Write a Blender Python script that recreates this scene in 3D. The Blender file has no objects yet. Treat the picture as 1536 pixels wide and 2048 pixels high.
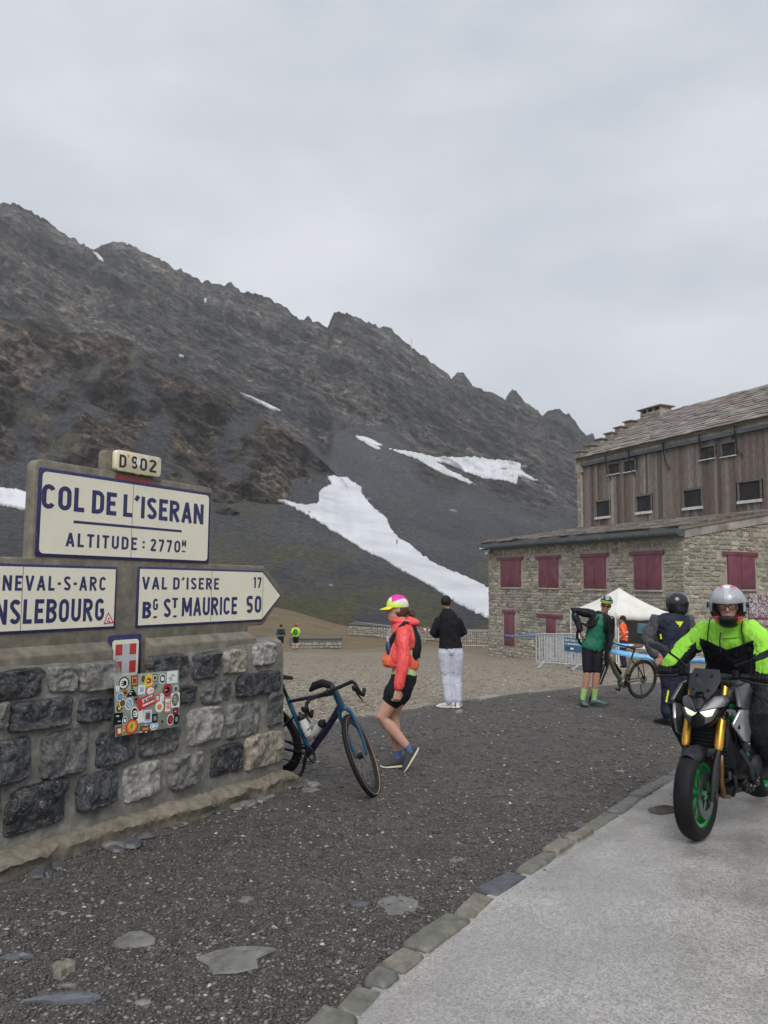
import bpy, bmesh, math, random
import numpy as np
from mathutils import Vector, Matrix, noise, bvhtree
random.seed(11); np.random.seed(11)
R_ = math.radians
S = bpy.context.scene
COL = S.collection
# ------------------------------------------------------------------ camera
FPX, CX, CY = 1540.0, 768.0, 1024.0          # focal length and centre in photo pixels (1536 x 2048)
CAM = Vector((0, 0, 1.70))
PITCH, ROLL = math.atan(148 / FPX), R_(0.5)
_F = Vector((0, math.cos(PITCH), math.sin(PITCH)))
_R0 = Vector((1, 0, 0)); _U0 = Vector((0, -math.sin(PITCH), math.cos(PITCH)))
_R = _R0 * math.cos(ROLL) + _U0 * math.sin(ROLL)
_U = -_R0 * math.sin(ROLL) + _U0 * math.cos(ROLL)
cd = bpy.data.cameras.new('camera'); cam = bpy.data.objects.new('camera', cd); COL.objects.link(cam)
cd.sensor_fit = 'HORIZONTAL'; cd.sensor_width = 36; cd.lens = 36 * FPX / 1536
cd.clip_start = 0.05; cd.clip_end = 6000
cam.matrix_world = Matrix(((_R.x, _U.x, -_F.x, CAM.x), (_R.y, _U.y, -_F.y, CAM.y), (_R.z, _U.z, -_F.z, CAM.z), (0, 0, 0, 1)))
S.camera = cam
# ------------------------------------------------------------------ sky, sun, exposure
SUN_EL, SUN_AZ = R_(44), R_(182)             # azimuth clockwise from +Y
w = bpy.data.worlds.new('World'); S.world = w; w.use_nodes = True
nt = w.node_tree; nt.nodes.clear()
def _n(t, **k):
    n = nt.nodes.new(t)
    for a, b in k.items(): setattr(n, a, b)
    return n
sky = _n('ShaderNodeTexSky', sky_type='NISHITA', sun_disc=False, sun_elevation=SUN_EL, sun_rotation=SUN_AZ, altitude=2700)
tc = _n('ShaderNodeTexCoord'); mp = _n('ShaderNodeMapping'); mp.inputs['Scale'].default_value = (1.0, 1.0, 2.1)
nz = _n('ShaderNodeTexNoise'); nz.inputs['Scale'].default_value = 1.7; nz.inputs['Detail'].default_value = 5; nz.inputs['Roughness'].default_value = .48
nz2 = _n('ShaderNodeTexNoise'); nz2.inputs['Scale'].default_value = 5.0; nz2.inputs['Detail'].default_value = 4
cr = _n('ShaderNodeValToRGB'); e = cr.color_ramp.elements
e[0].position = .36; e[0].color = (4.75, 5.15, 5.75, 1); e[1].position = .66; e[1].color = (7.75, 7.95, 8.25, 1)
for el in e: el.color = tuple(c / 10 for c in el.color[:3]) + (1,)
mxa = _n('ShaderNodeMix', data_type='FLOAT'); mxa.inputs[0].default_value = .3
mulc = _n('ShaderNodeVectorMath', operation='SCALE'); mulc.inputs['Scale'].default_value = 10 * .655
mix = _n('ShaderNodeMix', data_type='RGBA'); mix.inputs[0].default_value = .94
bg = _n('ShaderNodeBackground'); bg.inputs['Strength'].default_value = .096
out = _n('ShaderNodeOutputWorld'); L = nt.links.new
L(tc.outputs['Generated'], mp.inputs['Vector']); L(mp.outputs[0], nz.inputs['Vector']); L(mp.outputs[0], nz2.inputs['Vector'])
L(nz.outputs['Fac'], mxa.inputs[2]); L(nz2.outputs['Fac'], mxa.inputs[3]); L(mxa.outputs[0], cr.inputs[0])
L(cr.outputs[0], mulc.inputs[0]); L(sky.outputs[0], mix.inputs[6]); L(mulc.outputs[0], mix.inputs[7])
L(mix.outputs[2], bg.inputs[0]); L(bg.outputs[0], out.inputs[0])
sd = bpy.data.lights.new('sun', 'SUN'); sun = bpy.data.objects.new('sun', sd); COL.objects.link(sun)
sd.energy = 1.5; sd.angle = R_(35); sd.color = (1.0, .975, .94)
sv = Vector((math.sin(SUN_AZ) * math.cos(SUN_EL), math.cos(SUN_AZ) * math.cos(SUN_EL), math.sin(SUN_EL)))
sun.rotation_euler = sv.to_track_quat('Z', 'Y').to_euler()
S.view_settings.view_transform = 'Standard'; S.view_settings.look = 'None'; S.view_settings.gamma = 1
S.view_settings.exposure = 0.85
S.render.engine = 'CYCLES'
S.cycles.use_denoising = True; S.cycles.max_bounces = 6; S.cycles.diffuse_bounces = 3; S.cycles.glossy_bounces = 3
S.cycles.transmission_bounces = 4; S.cycles.volume_bounces = 0; S.cycles.transparent_max_bounces = 8
# ------------------------------------------------------------------ pixel helpers
def ray(px, py):
    return (_F * FPX + _R * (px - CX) + _U * (CY - py))
def at(px, py, Y):
    d = ray(px, py); return CAM + d * (Y / d.y)
def on_plane(px, py, p0, n):
    d = ray(px, py); t = (Vector(p0) - CAM).dot(n) / d.dot(n); return CAM + d * t
_GK = [(-50, 0.0), (0, 0.0), (4.5, 0.0), (7.5, -.075), (12.4, -.24), (21.7, -.68), (29.7, -1.15), (44, -2.22), (50, -2.5), (60, -2.62), (84, -2.85), (104, -5.5), (150, -14), (400, -15), (5000, -15)]
def _h(t): return t * t * (3 - 2 * t)
def ss(a, b, x): return _h(min(1, max(0, (x - a) / (b - a))))
_gx = np.array([k[0] for k in _GK], float); _gz = np.array([k[1] for k in _GK], float)
_gs = np.gradient(_gz, _gx)
def G0(Y):
    i = int(min(max(np.searchsorted(_gx, Y) - 1, 0), len(_gx) - 2)); h = _gx[i + 1] - _gx[i]; t = min(1, max(0, (Y - _gx[i]) / h))
    return float((2*t**3 - 3*t*t + 1) * _gz[i] + (t**3 - 2*t*t + t) * h * _gs[i] + (-2*t**3 + 3*t*t) * _gz[i+1] + (t**3 - t*t) * h * _gs[i+1])
def G(X, Y):
    return G0(Y) + 2.2 * ss(52, 84, Y) * ss(-2, -13, X)
def GD(x, y):
    z = G(x, y)
    if 1 < y < 60 and abs(x) < 40:
        z += .020 * noise.noise((x * .8, y * .8, 0)) + .009 * noise.noise((x * 2.7, y * 2.7, 3)) + .004 * noise.noise((x * 9, y * 9, 5))
        if y > 30: z += .12 * noise.noise((x * .25, y * .25, 9)) * ss(30, 50, y)
    return z
def gp(px, py):
    d = ray(px, py); t = 1.0
    hi = 1.0
    while hi < 200:
        p = CAM + d * (hi / d.y)
        if p.z <= G(p.x, p.y): break
        hi *= 1.015
    lo = hi / 1.015
    for _ in range(60):
        m = (lo + hi) / 2; p = CAM + d * (m / d.y)
        if p.z > G(p.x, p.y): lo = m
        else: hi = m
    p = CAM + d * (hi / d.y); p.z = G(p.x, p.y); return p
# ------------------------------------------------------------------ materials
_mc = {}
def _mat(name):
    m = bpy.data.materials.new(name); m.use_nodes = True
    t = m.node_tree; t.nodes.clear()
    o = t.nodes.new('ShaderNodeOutputMaterial'); b = t.nodes.new('ShaderNodeBsdfPrincipled'); t.links.new(b.outputs[0], o.inputs[0])
    return m, t, b
def ramp(t, fac, stops):
    r = t.nodes.new('ShaderNodeValToRGB'); el = r.color_ramp.elements
    while len(el) < len(stops): el.new(.5)
    for q, (p, c) in zip(el, stops):
        q.position = p; q.color = (c[0], c[1], c[2], 1)
    t.links.new(fac, r.inputs[0]); return r.outputs[0]
def noise_tex(t, scale, detail=5, rough=.55, coord='Object', stretch=None, rot=None, dist=0.0, kind='noise', tex=False):
    c = t.nodes.new('ShaderNodeTexCoord'); src = c.outputs[coord]
    if coord == 'World':
        pass
    if stretch or rot:
        m = t.nodes.new('ShaderNodeMapping')
        if tex: m.vector_type = 'TEXTURE'
        if stretch: m.inputs['Scale'].default_value = stretch
        if rot: m.inputs['Rotation'].default_value = rot
        t.links.new(src, m.inputs[0]); src = m.outputs[0]
    if kind == 'voronoi':
        n = t.nodes.new('ShaderNodeTexVoronoi'); n.inputs['Scale'].default_value = scale
        t.links.new(src, n.inputs['Vector']); return n
    n = t.nodes.new('ShaderNodeTexNoise'); n.inputs['Scale'].default_value = scale; n.inputs['Detail'].default_value = detail
    n.inputs['Roughness'].default_value = rough; n.inputs['Distortion'].default_value = dist
    t.links.new(src, n.inputs['Vector']); return n
def mixc(t, fac, a, b, mode='MIX'):
    m = t.nodes.new('ShaderNodeMix'); m.data_type = 'RGBA'; m.blend_type = mode
    for s, v in ((0, fac), (6, a), (7, b)):
        if hasattr(v, 'is_output'): t.links.new(v, m.inputs[s])
        elif s == 0: m.inputs[0].default_value = v
        else: m.inputs[s].default_value = (v[0], v[1], v[2], 1)
    return m.outputs[2]
def bump(t, b, h, strength=.3, dist=.01, prev=None):
    n = t.nodes.new('ShaderNodeBump'); n.inputs['Strength'].default_value = strength; n.inputs['Distance'].default_value = dist
    t.links.new(h, n.inputs['Height'])
    if prev is not None: t.links.new(prev, n.inputs['Normal'])
    t.links.new(n.outputs[0], b.inputs['Normal']); return n.outputs[0]
def M(name, col, rough=.55, metal=0.0, var=.18, vs=12.0, bs=None, bst=.25, bd=.004, coat=0.0, emit=None, spec=None, trans=0, alpha=None, sheen=0):
    """procedural paint / cloth / metal: base colour broken up by noise, optional fine relief"""
    if name in _mc: return _mc[name]
    m, t, b = _mat(name)
    n = noise_tex(t, vs, 4)
    d = tuple(c * (1 - var) for c in col); l = tuple(min(1, c * (1 + var)) for c in col)
    t.links.new(ramp(t, n.outputs['Fac'], [(.3, d), (.7, l)]), b.inputs['Base Color'])
    b.inputs['Roughness'].default_value = rough; b.inputs['Metallic'].default_value = metal
    if coat: b.inputs['Coat Weight'].default_value = coat; b.inputs['Coat Roughness'].default_value = .08
    if spec is None and max(col) < .06 and metal < .3: spec = .18
    if spec is not None: b.inputs['Specular IOR Level'].default_value = spec
    if trans: b.inputs['Transmission Weight'].default_value = trans
    if sheen: b.inputs['Sheen Weight'].default_value = sheen
    if alpha is not None: b.inputs['Alpha'].default_value = alpha
    if emit: b.inputs['Emission Color'].default_value = (*emit[:3], 1); b.inputs['Emission Strength'].default_value = emit[3]
    if bs:
        n2 = noise_tex(t, bs, 5, .6); bump(t, b, n2.outputs['Fac'], bst, bd)
    _mc[name] = m; return m
# ------------------------------------------------------------------ mesh builder
def tag(o, label=None, cat=None, group=None, kind=None):
    if label: o['label'] = label
    if cat: o['category'] = cat
    if group: o['group'] = group
    if kind: o['kind'] = kind
    return o
def empty(name, loc=(0, 0, 0), rz=0.0, label=None, cat=None, group=None):
    o = bpy.data.objects.new(name, None); o.empty_display_size = .1; COL.objects.link(o)
    o.location = loc; o.rotation_euler = (0, 0, rz)
    return tag(o, label, cat, group)
def V(*a): return Vector(a)
class MB:
    def __init__(s): s.v = []; s.f = []; s.m = []; s.cur = 0
    def add(s, vs, fs):
        k = len(s.v); s.v.extend([tuple(q) for q in vs])
        for f in fs: s.f.append(tuple(i + k for i in f)); s.m.append(s.cur)
        return s
    def slot(s, i): s.cur = i; return s
    def box(s, c, d, M_=None, tap=1.0):
        c = Vector(c); hx, hy, hz = d[0] / 2, d[1] / 2, d[2] / 2
        vs = []
        for z in (-1, 1):
            q = tap if z > 0 else 1
            for x, y in ((-1, -1), (1, -1), (1, 1), (-1, 1)):
                p = Vector((x * hx * q, y * hy * q, z * hz))
                if M_ is not None: p = M_ @ p
                vs.append(c + p)
        return s.add(vs, [(3, 2, 1, 0), (4, 5, 6, 7), (0, 1, 5, 4), (1, 2, 6, 5), (2, 3, 7, 6), (3, 0, 4, 7)])
    def tube(s, pts, r, n=8, cap=True, flat=1.0, side=None, ball=False):
        pts = [Vector(p) for p in pts]; rs = list(r) if hasattr(r, '__len__') else [r] * len(pts)
        if ball:      # rounded ends
            a = (pts[0] - pts[1]).normalized(); b_ = (pts[-1] - pts[-2]).normalized()
            r0, r1 = rs[0], rs[-1]
            pre = [(pts[0] + a * r0 * .97, r0 * .2), (pts[0] + a * r0 * .72, r0 * .7)]
            post = [(pts[-1] + b_ * r1 * .72, r1 * .7), (pts[-1] + b_ * r1 * .97, r1 * .2)]
            pts = [p for p, _ in pre] + pts + [p for p, _ in post]; rs = [q for _, q in pre] + rs + [q for _, q in post]
        k = len(pts); ring = []
        u = None
        for i in range(k):
            t = pts[min(i + 1, k - 1)] - pts[max(i - 1, 0)]
            if t.length < 1e-9: t = Vector((0, 0, 1))
            t.normalize()
            if u is None:
                h = Vector(side) if side is not None else (Vector((0, 0, 1)) if abs(t.z) < .9 else Vector((1, 0, 0)))
                u = (h - t * h.dot(t)).normalized()
            else:
                u = (u - t * u.dot(t)); u = u.normalized() if u.length > 1e-6 else t.orthogonal().normalized()
            w_ = t.cross(u)
            ring.append([pts[i] + (u * math.cos(2 * math.pi * j / n) + w_ * flat * math.sin(2 * math.pi * j / n)) * rs[i] for j in range(n)])
        vs = [p for q in ring for p in q]; fs = []
        for i in range(k - 1):
            for j in range(n):
                a, b_ = i * n + j, i * n + (j + 1) % n; fs.append((a, b_, b_ + n, a + n))
        if cap: fs.append(tuple(reversed(range(n)))); fs.append(tuple(range((k - 1) * n, k * n)))
        return s.add(vs, fs)
    def loft(s, secs, n=16, cap=True, pw=2.0):
        """secs: (centre, side vector, front vector); superellipse power pw"""
        vs = []; fs = []
        for c, a, b_ in secs:
            c, a, b_ = Vector(c), Vector(a), Vector(b_)
            for j in range(n):
                th = 2 * math.pi * j / n; co, si = math.cos(th), math.sin(th)
                co = math.copysign(abs(co) ** (2 / pw), co); si = math.copysign(abs(si) ** (2 / pw), si)
                vs.append(c + a * co + b_ * si)
        for i in range(len(secs) - 1):
            for j in range(n):
                a, b_ = i * n + j, i * n + (j + 1) % n; fs.append((a, b_, b_ + n, a + n))
        if cap: fs.append(tuple(reversed(range(n)))); fs.append(tuple(range((len(secs) - 1) * n, len(secs) * n)))
        return s.add(vs, fs)
    def ell(s, c, r, n=14, k=9, M_=None, z0=-1.0, z1=1.0):
        c = Vector(c); vs = []; fs = []
        for i in range(k + 1):
            zz = z0 + (z1 - z0) * i / k; ph = math.asin(max(-1, min(1, zz))) if (z0, z1) != (-1, 1) else -math.pi / 2 + math.pi * i / k
            if i == 0 and z0 == -1: ph += .02
            if i == k and z1 == 1: ph -= .02
            for j in range(n):
                th = 2 * math.pi * j / n
                p = Vector((r[0] * math.cos(ph) * math.cos(th), r[1] * math.cos(ph) * math.sin(th), r[2] * math.sin(ph)))
                if M_ is not None: p = M_ @ p
                vs.append(c + p)
        for i in range(k):
            for j in range(n):
                a, b_ = i * n + j, i * n + (j + 1) % n; fs.append((a, b_, b_ + n, a + n))
        fs.append(tuple(reversed(range(n)))); fs.append(tuple(range(k * n, (k + 1) * n)))
        return s.add(vs, fs)
    def torus(s, c, R0, r, ax='y', n=48, k=10, sx=1.0):
        vs = []; fs = []
        for i in range(n):
            a = 2 * math.pi * i / n
            for j in range(k):
                b_ = 2 * math.pi * j / k; q = R0 + r * math.cos(b_); h = r * sx * math.sin(b_)
                p = (q * math.cos(a), h, q * math.sin(a)) if ax == 'y' else ((h, q * math.cos(a), q * math.sin(a)) if ax == 'x' else (q * math.cos(a), q * math.sin(a), h))
                vs.append(Vector(c) + Vector(p))
        for i in range(n):
            for j in range(k):
                a, b_ = i * k + j, i * k + (j + 1) % k; c2, d2 = ((i + 1) % n) * k + (j + 1) % k, ((i + 1) % n) * k + j
                fs.append((a, b_, c2, d2))
        return s.add(vs, fs)
    def prism(s, poly, fn, th):
        """poly 2-D outline, fn(a, b, h) -> point; extruded from h = 0 to th"""
        n = len(poly); vs = [fn(a, b, 0) for a, b in poly] + [fn(a, b, th) for a, b in poly]
        fs = [tuple(range(n, 2 * n)), tuple(reversed(range(n)))] + [(i, (i + 1) % n, n + (i + 1) % n, n + i) for i in range(n)]
        return s.add(vs, fs)
    def grid(s, rows):
        nr, nc = len(rows), len(rows[0]); vs = [p for r in rows for p in r]
        return s.add(vs, [(i * nc + j, i * nc + j + 1, (i + 1) * nc + j + 1, (i + 1) * nc + j) for i in range(nr - 1) for j in range(nc - 1)])
    def mesh(s, name):
        me = bpy.data.meshes.new(name); me.from_pydata(s.v, [], s.f); me.update(); return me
    def build(s, name, mats, parent=None, smooth=True, bevel=0, fix=True, ang=40, voxel=None, sm=0, sub=0, jig=None):
        me = s.mesh(name)
        if not isinstance(mats, (list, tuple)): mats = [mats]
        for m in mats: me.materials.append(m)
        if len(mats) > 1: me.polygons.foreach_set('material_index', s.m)
        if fix:
            b = bmesh.new(); b.from_mesh(me); bmesh.ops.recalc_face_normals(b, faces=b.faces); b.to_mesh(me); b.free()
        o = bpy.data.objects.new(name, me); COL.objects.link(o)
        if parent is not None: o.parent = parent
        if bevel or voxel or sub:
            if bevel:
                q = o.modifiers.new('b', 'BEVEL'); q.width = bevel; q.segments = 2; q.limit_method = 'ANGLE'; q.angle_limit = R_(35)
            if voxel:
                q = o.modifiers.new('r', 'REMESH'); q.mode = 'VOXEL'; q.voxel_size = voxel; q.use_smooth_shade = True
            if sm:
                q = o.modifiers.new('s', 'SMOOTH'); q.factor = .5; q.iterations = sm
            if sub:
                q = o.modifiers.new('u', 'SUBSURF'); q.levels = sub; q.render_levels = sub
            dg = bpy.context.evaluated_depsgraph_get(); me2 = bpy.data.meshes.new_from_object(o.evaluated_get(dg)); o.modifiers.clear()
            old = o.data; o.data = me2; me2.name = name; bpy.data.meshes.remove(old)
        if smooth:
            o.data.shade_smooth()
            if not voxel and ang < 180: o.data.set_sharp_from_angle(angle=R_(ang))
        return o
def paint(o, fn):
    """assign material slots face by face from the face centre (object space)"""
    for p in o.data.polygons: p.material_index = fn(p.center)
def jitter(o, amp, sc, seed=0):
    """soft folds and unevenness: push vertices along normals by noise"""
    me = o.data; off = Vector((seed * 7.3, seed * 3.1, seed * 5.7))
    nv = [v.normal.copy() for v in me.vertices]
    for v, n in zip(me.vertices, nv): v.co += n * (noise.noise(v.co * sc + off) * amp)
    me.update()
def crease(o, amp, sc, seed=0, thr=.16, stretch=(1, 1, 1)):
    """sharp cloth creases: narrow valleys along the zero lines of a noise field"""
    me = o.data; off = Vector((seed * 5.1, seed * 2.3, seed * 9.7)); st = Vector(stretch)
    nv = [v.normal.copy() for v in me.vertices]
    for v, n in zip(me.vertices, nv):
        q = Vector((v.co.x * st.x, v.co.y * st.y, v.co.z * st.z)) * sc + off
        w_ = noise.noise(q); k = max(0.0, 1 - abs(w_) / thr); v.co += n * (-amp * k * k + .5 * amp * noise.noise(q * 1.7))
    me.update()
def copy_obj(o, parent=None, name=None):
    c = o.copy(); COL.objects.link(c); c.parent = parent
    if name: c.name = name
    return c
def copy_tree(o, parent=None):
    c = copy_obj(o, parent)
    for ch in list(o.children):
        if ch is not c: copy_tree(ch, c)
    return c
# ================================================================== ground
def attr_col(me, name, cols):
    a = me.color_attributes.new(name, 'FLOAT_COLOR', 'POINT'); a.data.foreach_set('color', np.asarray(cols, dtype=np.float32).ravel())
EDGE_PX = [(600, 1462), (725, 1433), (820, 1419), (880, 1409), (960, 1399), (1010, 1392), (1060, 1386), (1120, 1379), (1200, 1372), (1300, 1366), (1420, 1360)]
EDGE = [gp(*p) for p in EDGE_PX]
def edge_y(X):
    xs = [p.x for p in EDGE]; ys = [p.y for p in EDGE]
    return float(np.interp(X, xs, ys))
def make_ground():
    ys = np.concatenate([[-3000, -300, -60, -20, -8, -3, -1, 0, .8], np.geomspace(1.4, 110, 300), [130, 170, 240, 400, 900, 3000]])
    k = np.linspace(-1, 1, 261); xs = np.sinh(k * 4.4) / np.sinh(4.4) * 90
    xs = np.concatenate([[-3000, -900, -300, -150], xs, [150, 300, 900, 3000]])
    vs = []; cols = []
    for y in ys:
        for x in xs:
            z = GD(x, y)
            vs.append((x, y, z))
            q = y - edge_y(x) + .35 * noise.noise((x * 1.5, y * 1.5, 7))
            tan = ss(-.15, .35, q)
            gr = ss(46, 58, y + 4 * noise.noise((x * .2, y * .2, 1)) - .25 * x)
            cols.append((tan, gr, ss(15, 34, y), 1))
    nc = len(xs); fs = [(i * nc + j, i * nc + j + 1, (i + 1) * nc + j + 1, (i + 1) * nc + j) for i in range(len(ys) - 1) for j in range(nc - 1)]
    me = bpy.data.meshes.new('ground'); me.from_pydata(vs, [], fs); attr_col(me, 'zone', cols); me.shade_smooth()
    m, t, b = _mat('gravel_ground')
    at_ = t.nodes.new('ShaderNodeAttribute'); at_.attribute_name = 'zone'
    sp = t.nodes.new('ShaderNodeSeparateColor'); t.links.new(at_.outputs['Color'], sp.inputs[0])
    fine = noise_tex(t, 75, 6, .75); mid = noise_tex(t, 5.5, 5, .6); big = noise_tex(t, .8, 4, .5)
    vor = noise_tex(t, 55, kind='voronoi'); vor2 = noise_tex(t, 26, kind='voronoi'); vor3 = noise_tex(t, 9, kind='voronoi')
    dark = ramp(t, fine.outputs['Fac'], [(.30, (.020, .018, .0165)), (.48, (.080, .072, .066)), (.70, (.27, .245, .225))])
    dark = mixc(t, .30, dark, ramp(t, vor.outputs['Color'], [(.1, (.03, .028, .026)), (.6, (.09, .083, .078)), (.95, (.28, .26, .24))]))
    dark = mixc(t, ramp(t, mid.outputs['Fac'], [(.35, (0, 0, 0)), (.7, (.5, .5, .5))]), dark, (.045, .041, .038))
    dark = mixc(t, ramp(t, big.outputs['Fac'], [(.50, (0, 0, 0)), (.72, (.45, .45, .45))]), dark, (.135, .122, .108))
    crs = noise_tex(t, 17, 6, .8); vc = noise_tex(t, 15, kind='voronoi')
    dark = mixc(t, .75, dark, ramp(t, crs.outputs['Fac'], [(.32, (.45, .44, .43)), (.5, (.95, .95, .94)), (.68, (1.75, 1.70, 1.62))]), 'MULTIPLY')
    dark = mixc(t, ramp(t, vc.outputs['Color'], [(.88, (0, 0, 0)), (.96, (.5, .5, .5))]), dark, (.15, .138, .122))
    tanc = ramp(t, fine.outputs['Fac'], [(.28, (.085, .070, .052)), (.5, (.28, .235, .178)), (.76, (.56, .49, .385))])
    tanc = mixc(t, .55, tanc, ramp(t, vor2.outputs['Color'], [(.1, (.085, .070, .052)), (.55, (.29, .245, .185)), (.95, (.60, .53, .42))]))
    tanc = mixc(t, .3, tanc, ramp(t, vor3.outputs['Color'], [(.1, (.09, .08, .07)), (.9, (.32, .29, .25))]))
    far = ramp(t, mid.outputs['Fac'], [(.3, (.14, .118, .088)), (.7, (.29, .245, .185))])
    tanc = mixc(t, sp.outputs[2], tanc, mixc(t, .45, far, tanc))
    g1 = noise_tex(t, .35, 5, .6)
    grass = ramp(t, g1.outputs['Fac'], [(.32, (.11, .098, .045)), (.5, (.17, .12, .058)), (.66, (.23, .135, .07)), (.8, (.14, .13, .09))])
    grass = mixc(t, .35, grass, ramp(t, mid.outputs['Fac'], [(.3, (.05, .045, .03)), (.7, (.18, .15, .10))]))
    c = mixc(t, sp.outputs[0], dark, tanc); c = mixc(t, sp.outputs[1], c, grass)
    c = mixc(t, ramp(t, big.outputs['Fac'], [(.3, (.30, .30, .30)), (.65, (0, 0, 0))]), c, mixc(t, .5, c, (.03, .028, .026)))
    t.links.new(c, b.inputs['Base Color'])
    b.inputs['Specular IOR Level'].default_value = .3
    t.links.new(ramp(t, big.outputs['Fac'], [(.35, (.62, .62, .62)), (.6, (.9, .9, .9))]), b.inputs['Roughness'])
    nb = bump(t, b, vor.outputs['Distance'], .5, .008); bump(t, b, fine.outputs['Fac'], .8, .012, nb)
    me.materials.append(m)
    o = bpy.data.objects.new('ground', me); COL.objects.link(o); o['kind'] = 'structure'
    tag(o, 'dark gravel and slate rubble ground of the mountain pass, tan beyond the stone edging')
    return o
ground = make_ground()
# ------------------------------------------------------------------ road and kerb
ZK = lambda x, y: (640 + x / 2.021, 1500 + y / 2.021)
JOINTS = [(40, 1250), (165, 1108), (262, 990), (335, 930), (430, 845), (620, 700), (715, 610), (850, 520), (965, 435), (1035, 385), (1115, 340), (1218, 272), (1305, 205), (1395, 148), (1440, 118)]
OUTER = [.17, .15, .13, .14, .16, .15, .17, .13, .13, .12, .15, .13, .14, .12, .12]
jw = [gp(*ZK(*p)) for p in JOINTS]
d0 = (jw[-1] - jw[-5]); d0.z = 0; d0.normalize()
q = jw[-1].copy(); ang = 0.0
for i in range(16):      # beyond the motorcycle the road bends away to the right
    dr = Matrix.Rotation(-ang, 3, 'Z') @ d0; q = q + dr * .36; q.z = G(q.x, q.y); jw.append(q.copy()); ang += R_(3.2)
b0 = (jw[0] - jw[2]); b0.z = 0; b0.normalize()
for i in range(8): jw.insert(0, jw[0] + b0 * .4)
NB = 8
def road():
    road_in = [(p + Vector((0, 0, 0))) for p in jw]
    mb = MB(); rows = []
    for i, p in enumerate(road_in):
        tng = (road_in[min(i + 1, len(road_in) - 1)] - road_in[max(i - 1, 0)]); tng.z = 0; tng.normalize(); nr = Vector((tng.y, -tng.x, 0))
        row = []
        for s in [-.06, .02, .08, .16, .3, .5, .8, 1.2, 1.7, 2.3, 3, 4, 5.5, 8]:
            pp = p + nr * s + (Vector((.012 * noise.noise((p.x * 6, p.y * 6, s)), 0, 0)) if s < .1 else Vector()); row.append((pp.x, pp.y, G(pp.x, pp.y) + .014 + .004 * noise.noise((pp.x * 1.3, pp.y * 1.3, 2)) + (.012 if s > .1 else 0)))
        rows.append(row)
    mb.grid(rows)
    m, t, b = _mat('wet_aggregate_concrete')
    f = noise_tex(t, 120, 6, .75); v1 = noise_tex(t, 95, kind='voronoi'); v2 = noise_tex(t, 210, kind='voronoi'); bg_ = noise_tex(t, 1.3, 5, .6); md = noise_tex(t, 7, 5, .6)
    c = ramp(t, v1.outputs['Color'], [(.08, (.12, .112, .105)), (.45, (.35, .332, .315)), (.9, (.62, .60, .575))])
    c = mixc(t, .5, c, ramp(t, f.outputs['Fac'], [(.28, (.12, .112, .105)), (.5, (.37, .352, .335)), (.74, (.62, .60, .58))]))
    c = mixc(t, ramp(t, bg_.outputs['Fac'], [(.40, (.75, .75, .75)), (.62, (0, 0, 0))]), c, mixc(t, .6, c, (.17, .155, .14)))
    c = mixc(t, ramp(t, md.outputs['Fac'], [(.58, (0, 0, 0)), (.75, (.4, .4, .4))]), c, (.12, .11, .10))
    t.links.new(c, b.inputs['Base Color'])
    t.links.new(ramp(t, bg_.outputs['Fac'], [(.35, (.20, .20, .20)), (.62, (.45, .45, .45))]), b.inputs['Roughness'])
    nb = bump(t, b, v2.outputs['Distance'], .35, .004); bump(t, b, f.outputs['Fac'], .4, .005, nb)
    t.links.new(ramp(t, bg_.outputs['Fac'], [(.38, (.75, .75, .75)), (.60, (.12, .12, .12))]), b.inputs['Coat Weight']); b.inputs['Coat Roughness'].default_value = .16
    o = mb.build('road', m, ang=180); o['kind'] = 'structure'; tag(o, 'pale wet exposed aggregate road surface beside the kerb')
    pm, t, b = _mat('puddle_water'); b.inputs['Base Color'].default_value = (.085, .066, .05, 1); b.inputs['Roughness'].default_value = .06
    n = noise_tex(t, 14, 2); bump(t, b, n.outputs['Fac'], .08, .003)
    c0 = gp(1327, 1628); pts = []
    for i in range(28):
        a = 2 * math.pi * i / 28; r = 1 + .28 * noise.noise((math.cos(a) * 1.6, math.sin(a) * 1.6, 4))
        pts.append((c0.x + .135 * r * math.cos(a), c0.y + .115 * r * math.sin(a) + .05 * math.cos(a), G(c0.x, c0.y) + .0345))
    mb = MB(); mb.add(pts, [tuple(range(28))]); po = mb.build('puddle', pm); tag(po, 'small brown rain puddle on the pale road beside the motorcycle front wheel', 'puddle')
road()
STONE_COLS = {'grey': (.165, .16, .15), 'tan': (.235, .21, .17), 'blue': (.105, .115, .13), 'dark': (.085, .085, .09), 'light': (.27, .26, .24), 'olive': (.19, .185, .15)}
def stone_mat(name, col, wet=.55):
    if name in _mc: return _mc[name]
    m, t, b = _mat(name)
    a = noise_tex(t, 16, 6, .65); v = noise_tex(t, 4, 5, .6)
    c = ramp(t, a.outputs['Fac'], [(.28, tuple(q * .5 for q in col)), (.5, col), (.76, tuple(min(1, q * 1.65) for q in col))])
    c = mixc(t, ramp(t, v.outputs['Fac'], [(.4, (0, 0, 0)), (.7, (.5, .5, .5))]), c, tuple(q * .6 for q in col))
    t.links.new(c, b.inputs['Base Color']); b.inputs['Roughness'].default_value = wet
    bump(t, b, a.outputs['Fac'], .6, .012)
    _mc[name] = m; return m
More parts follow.
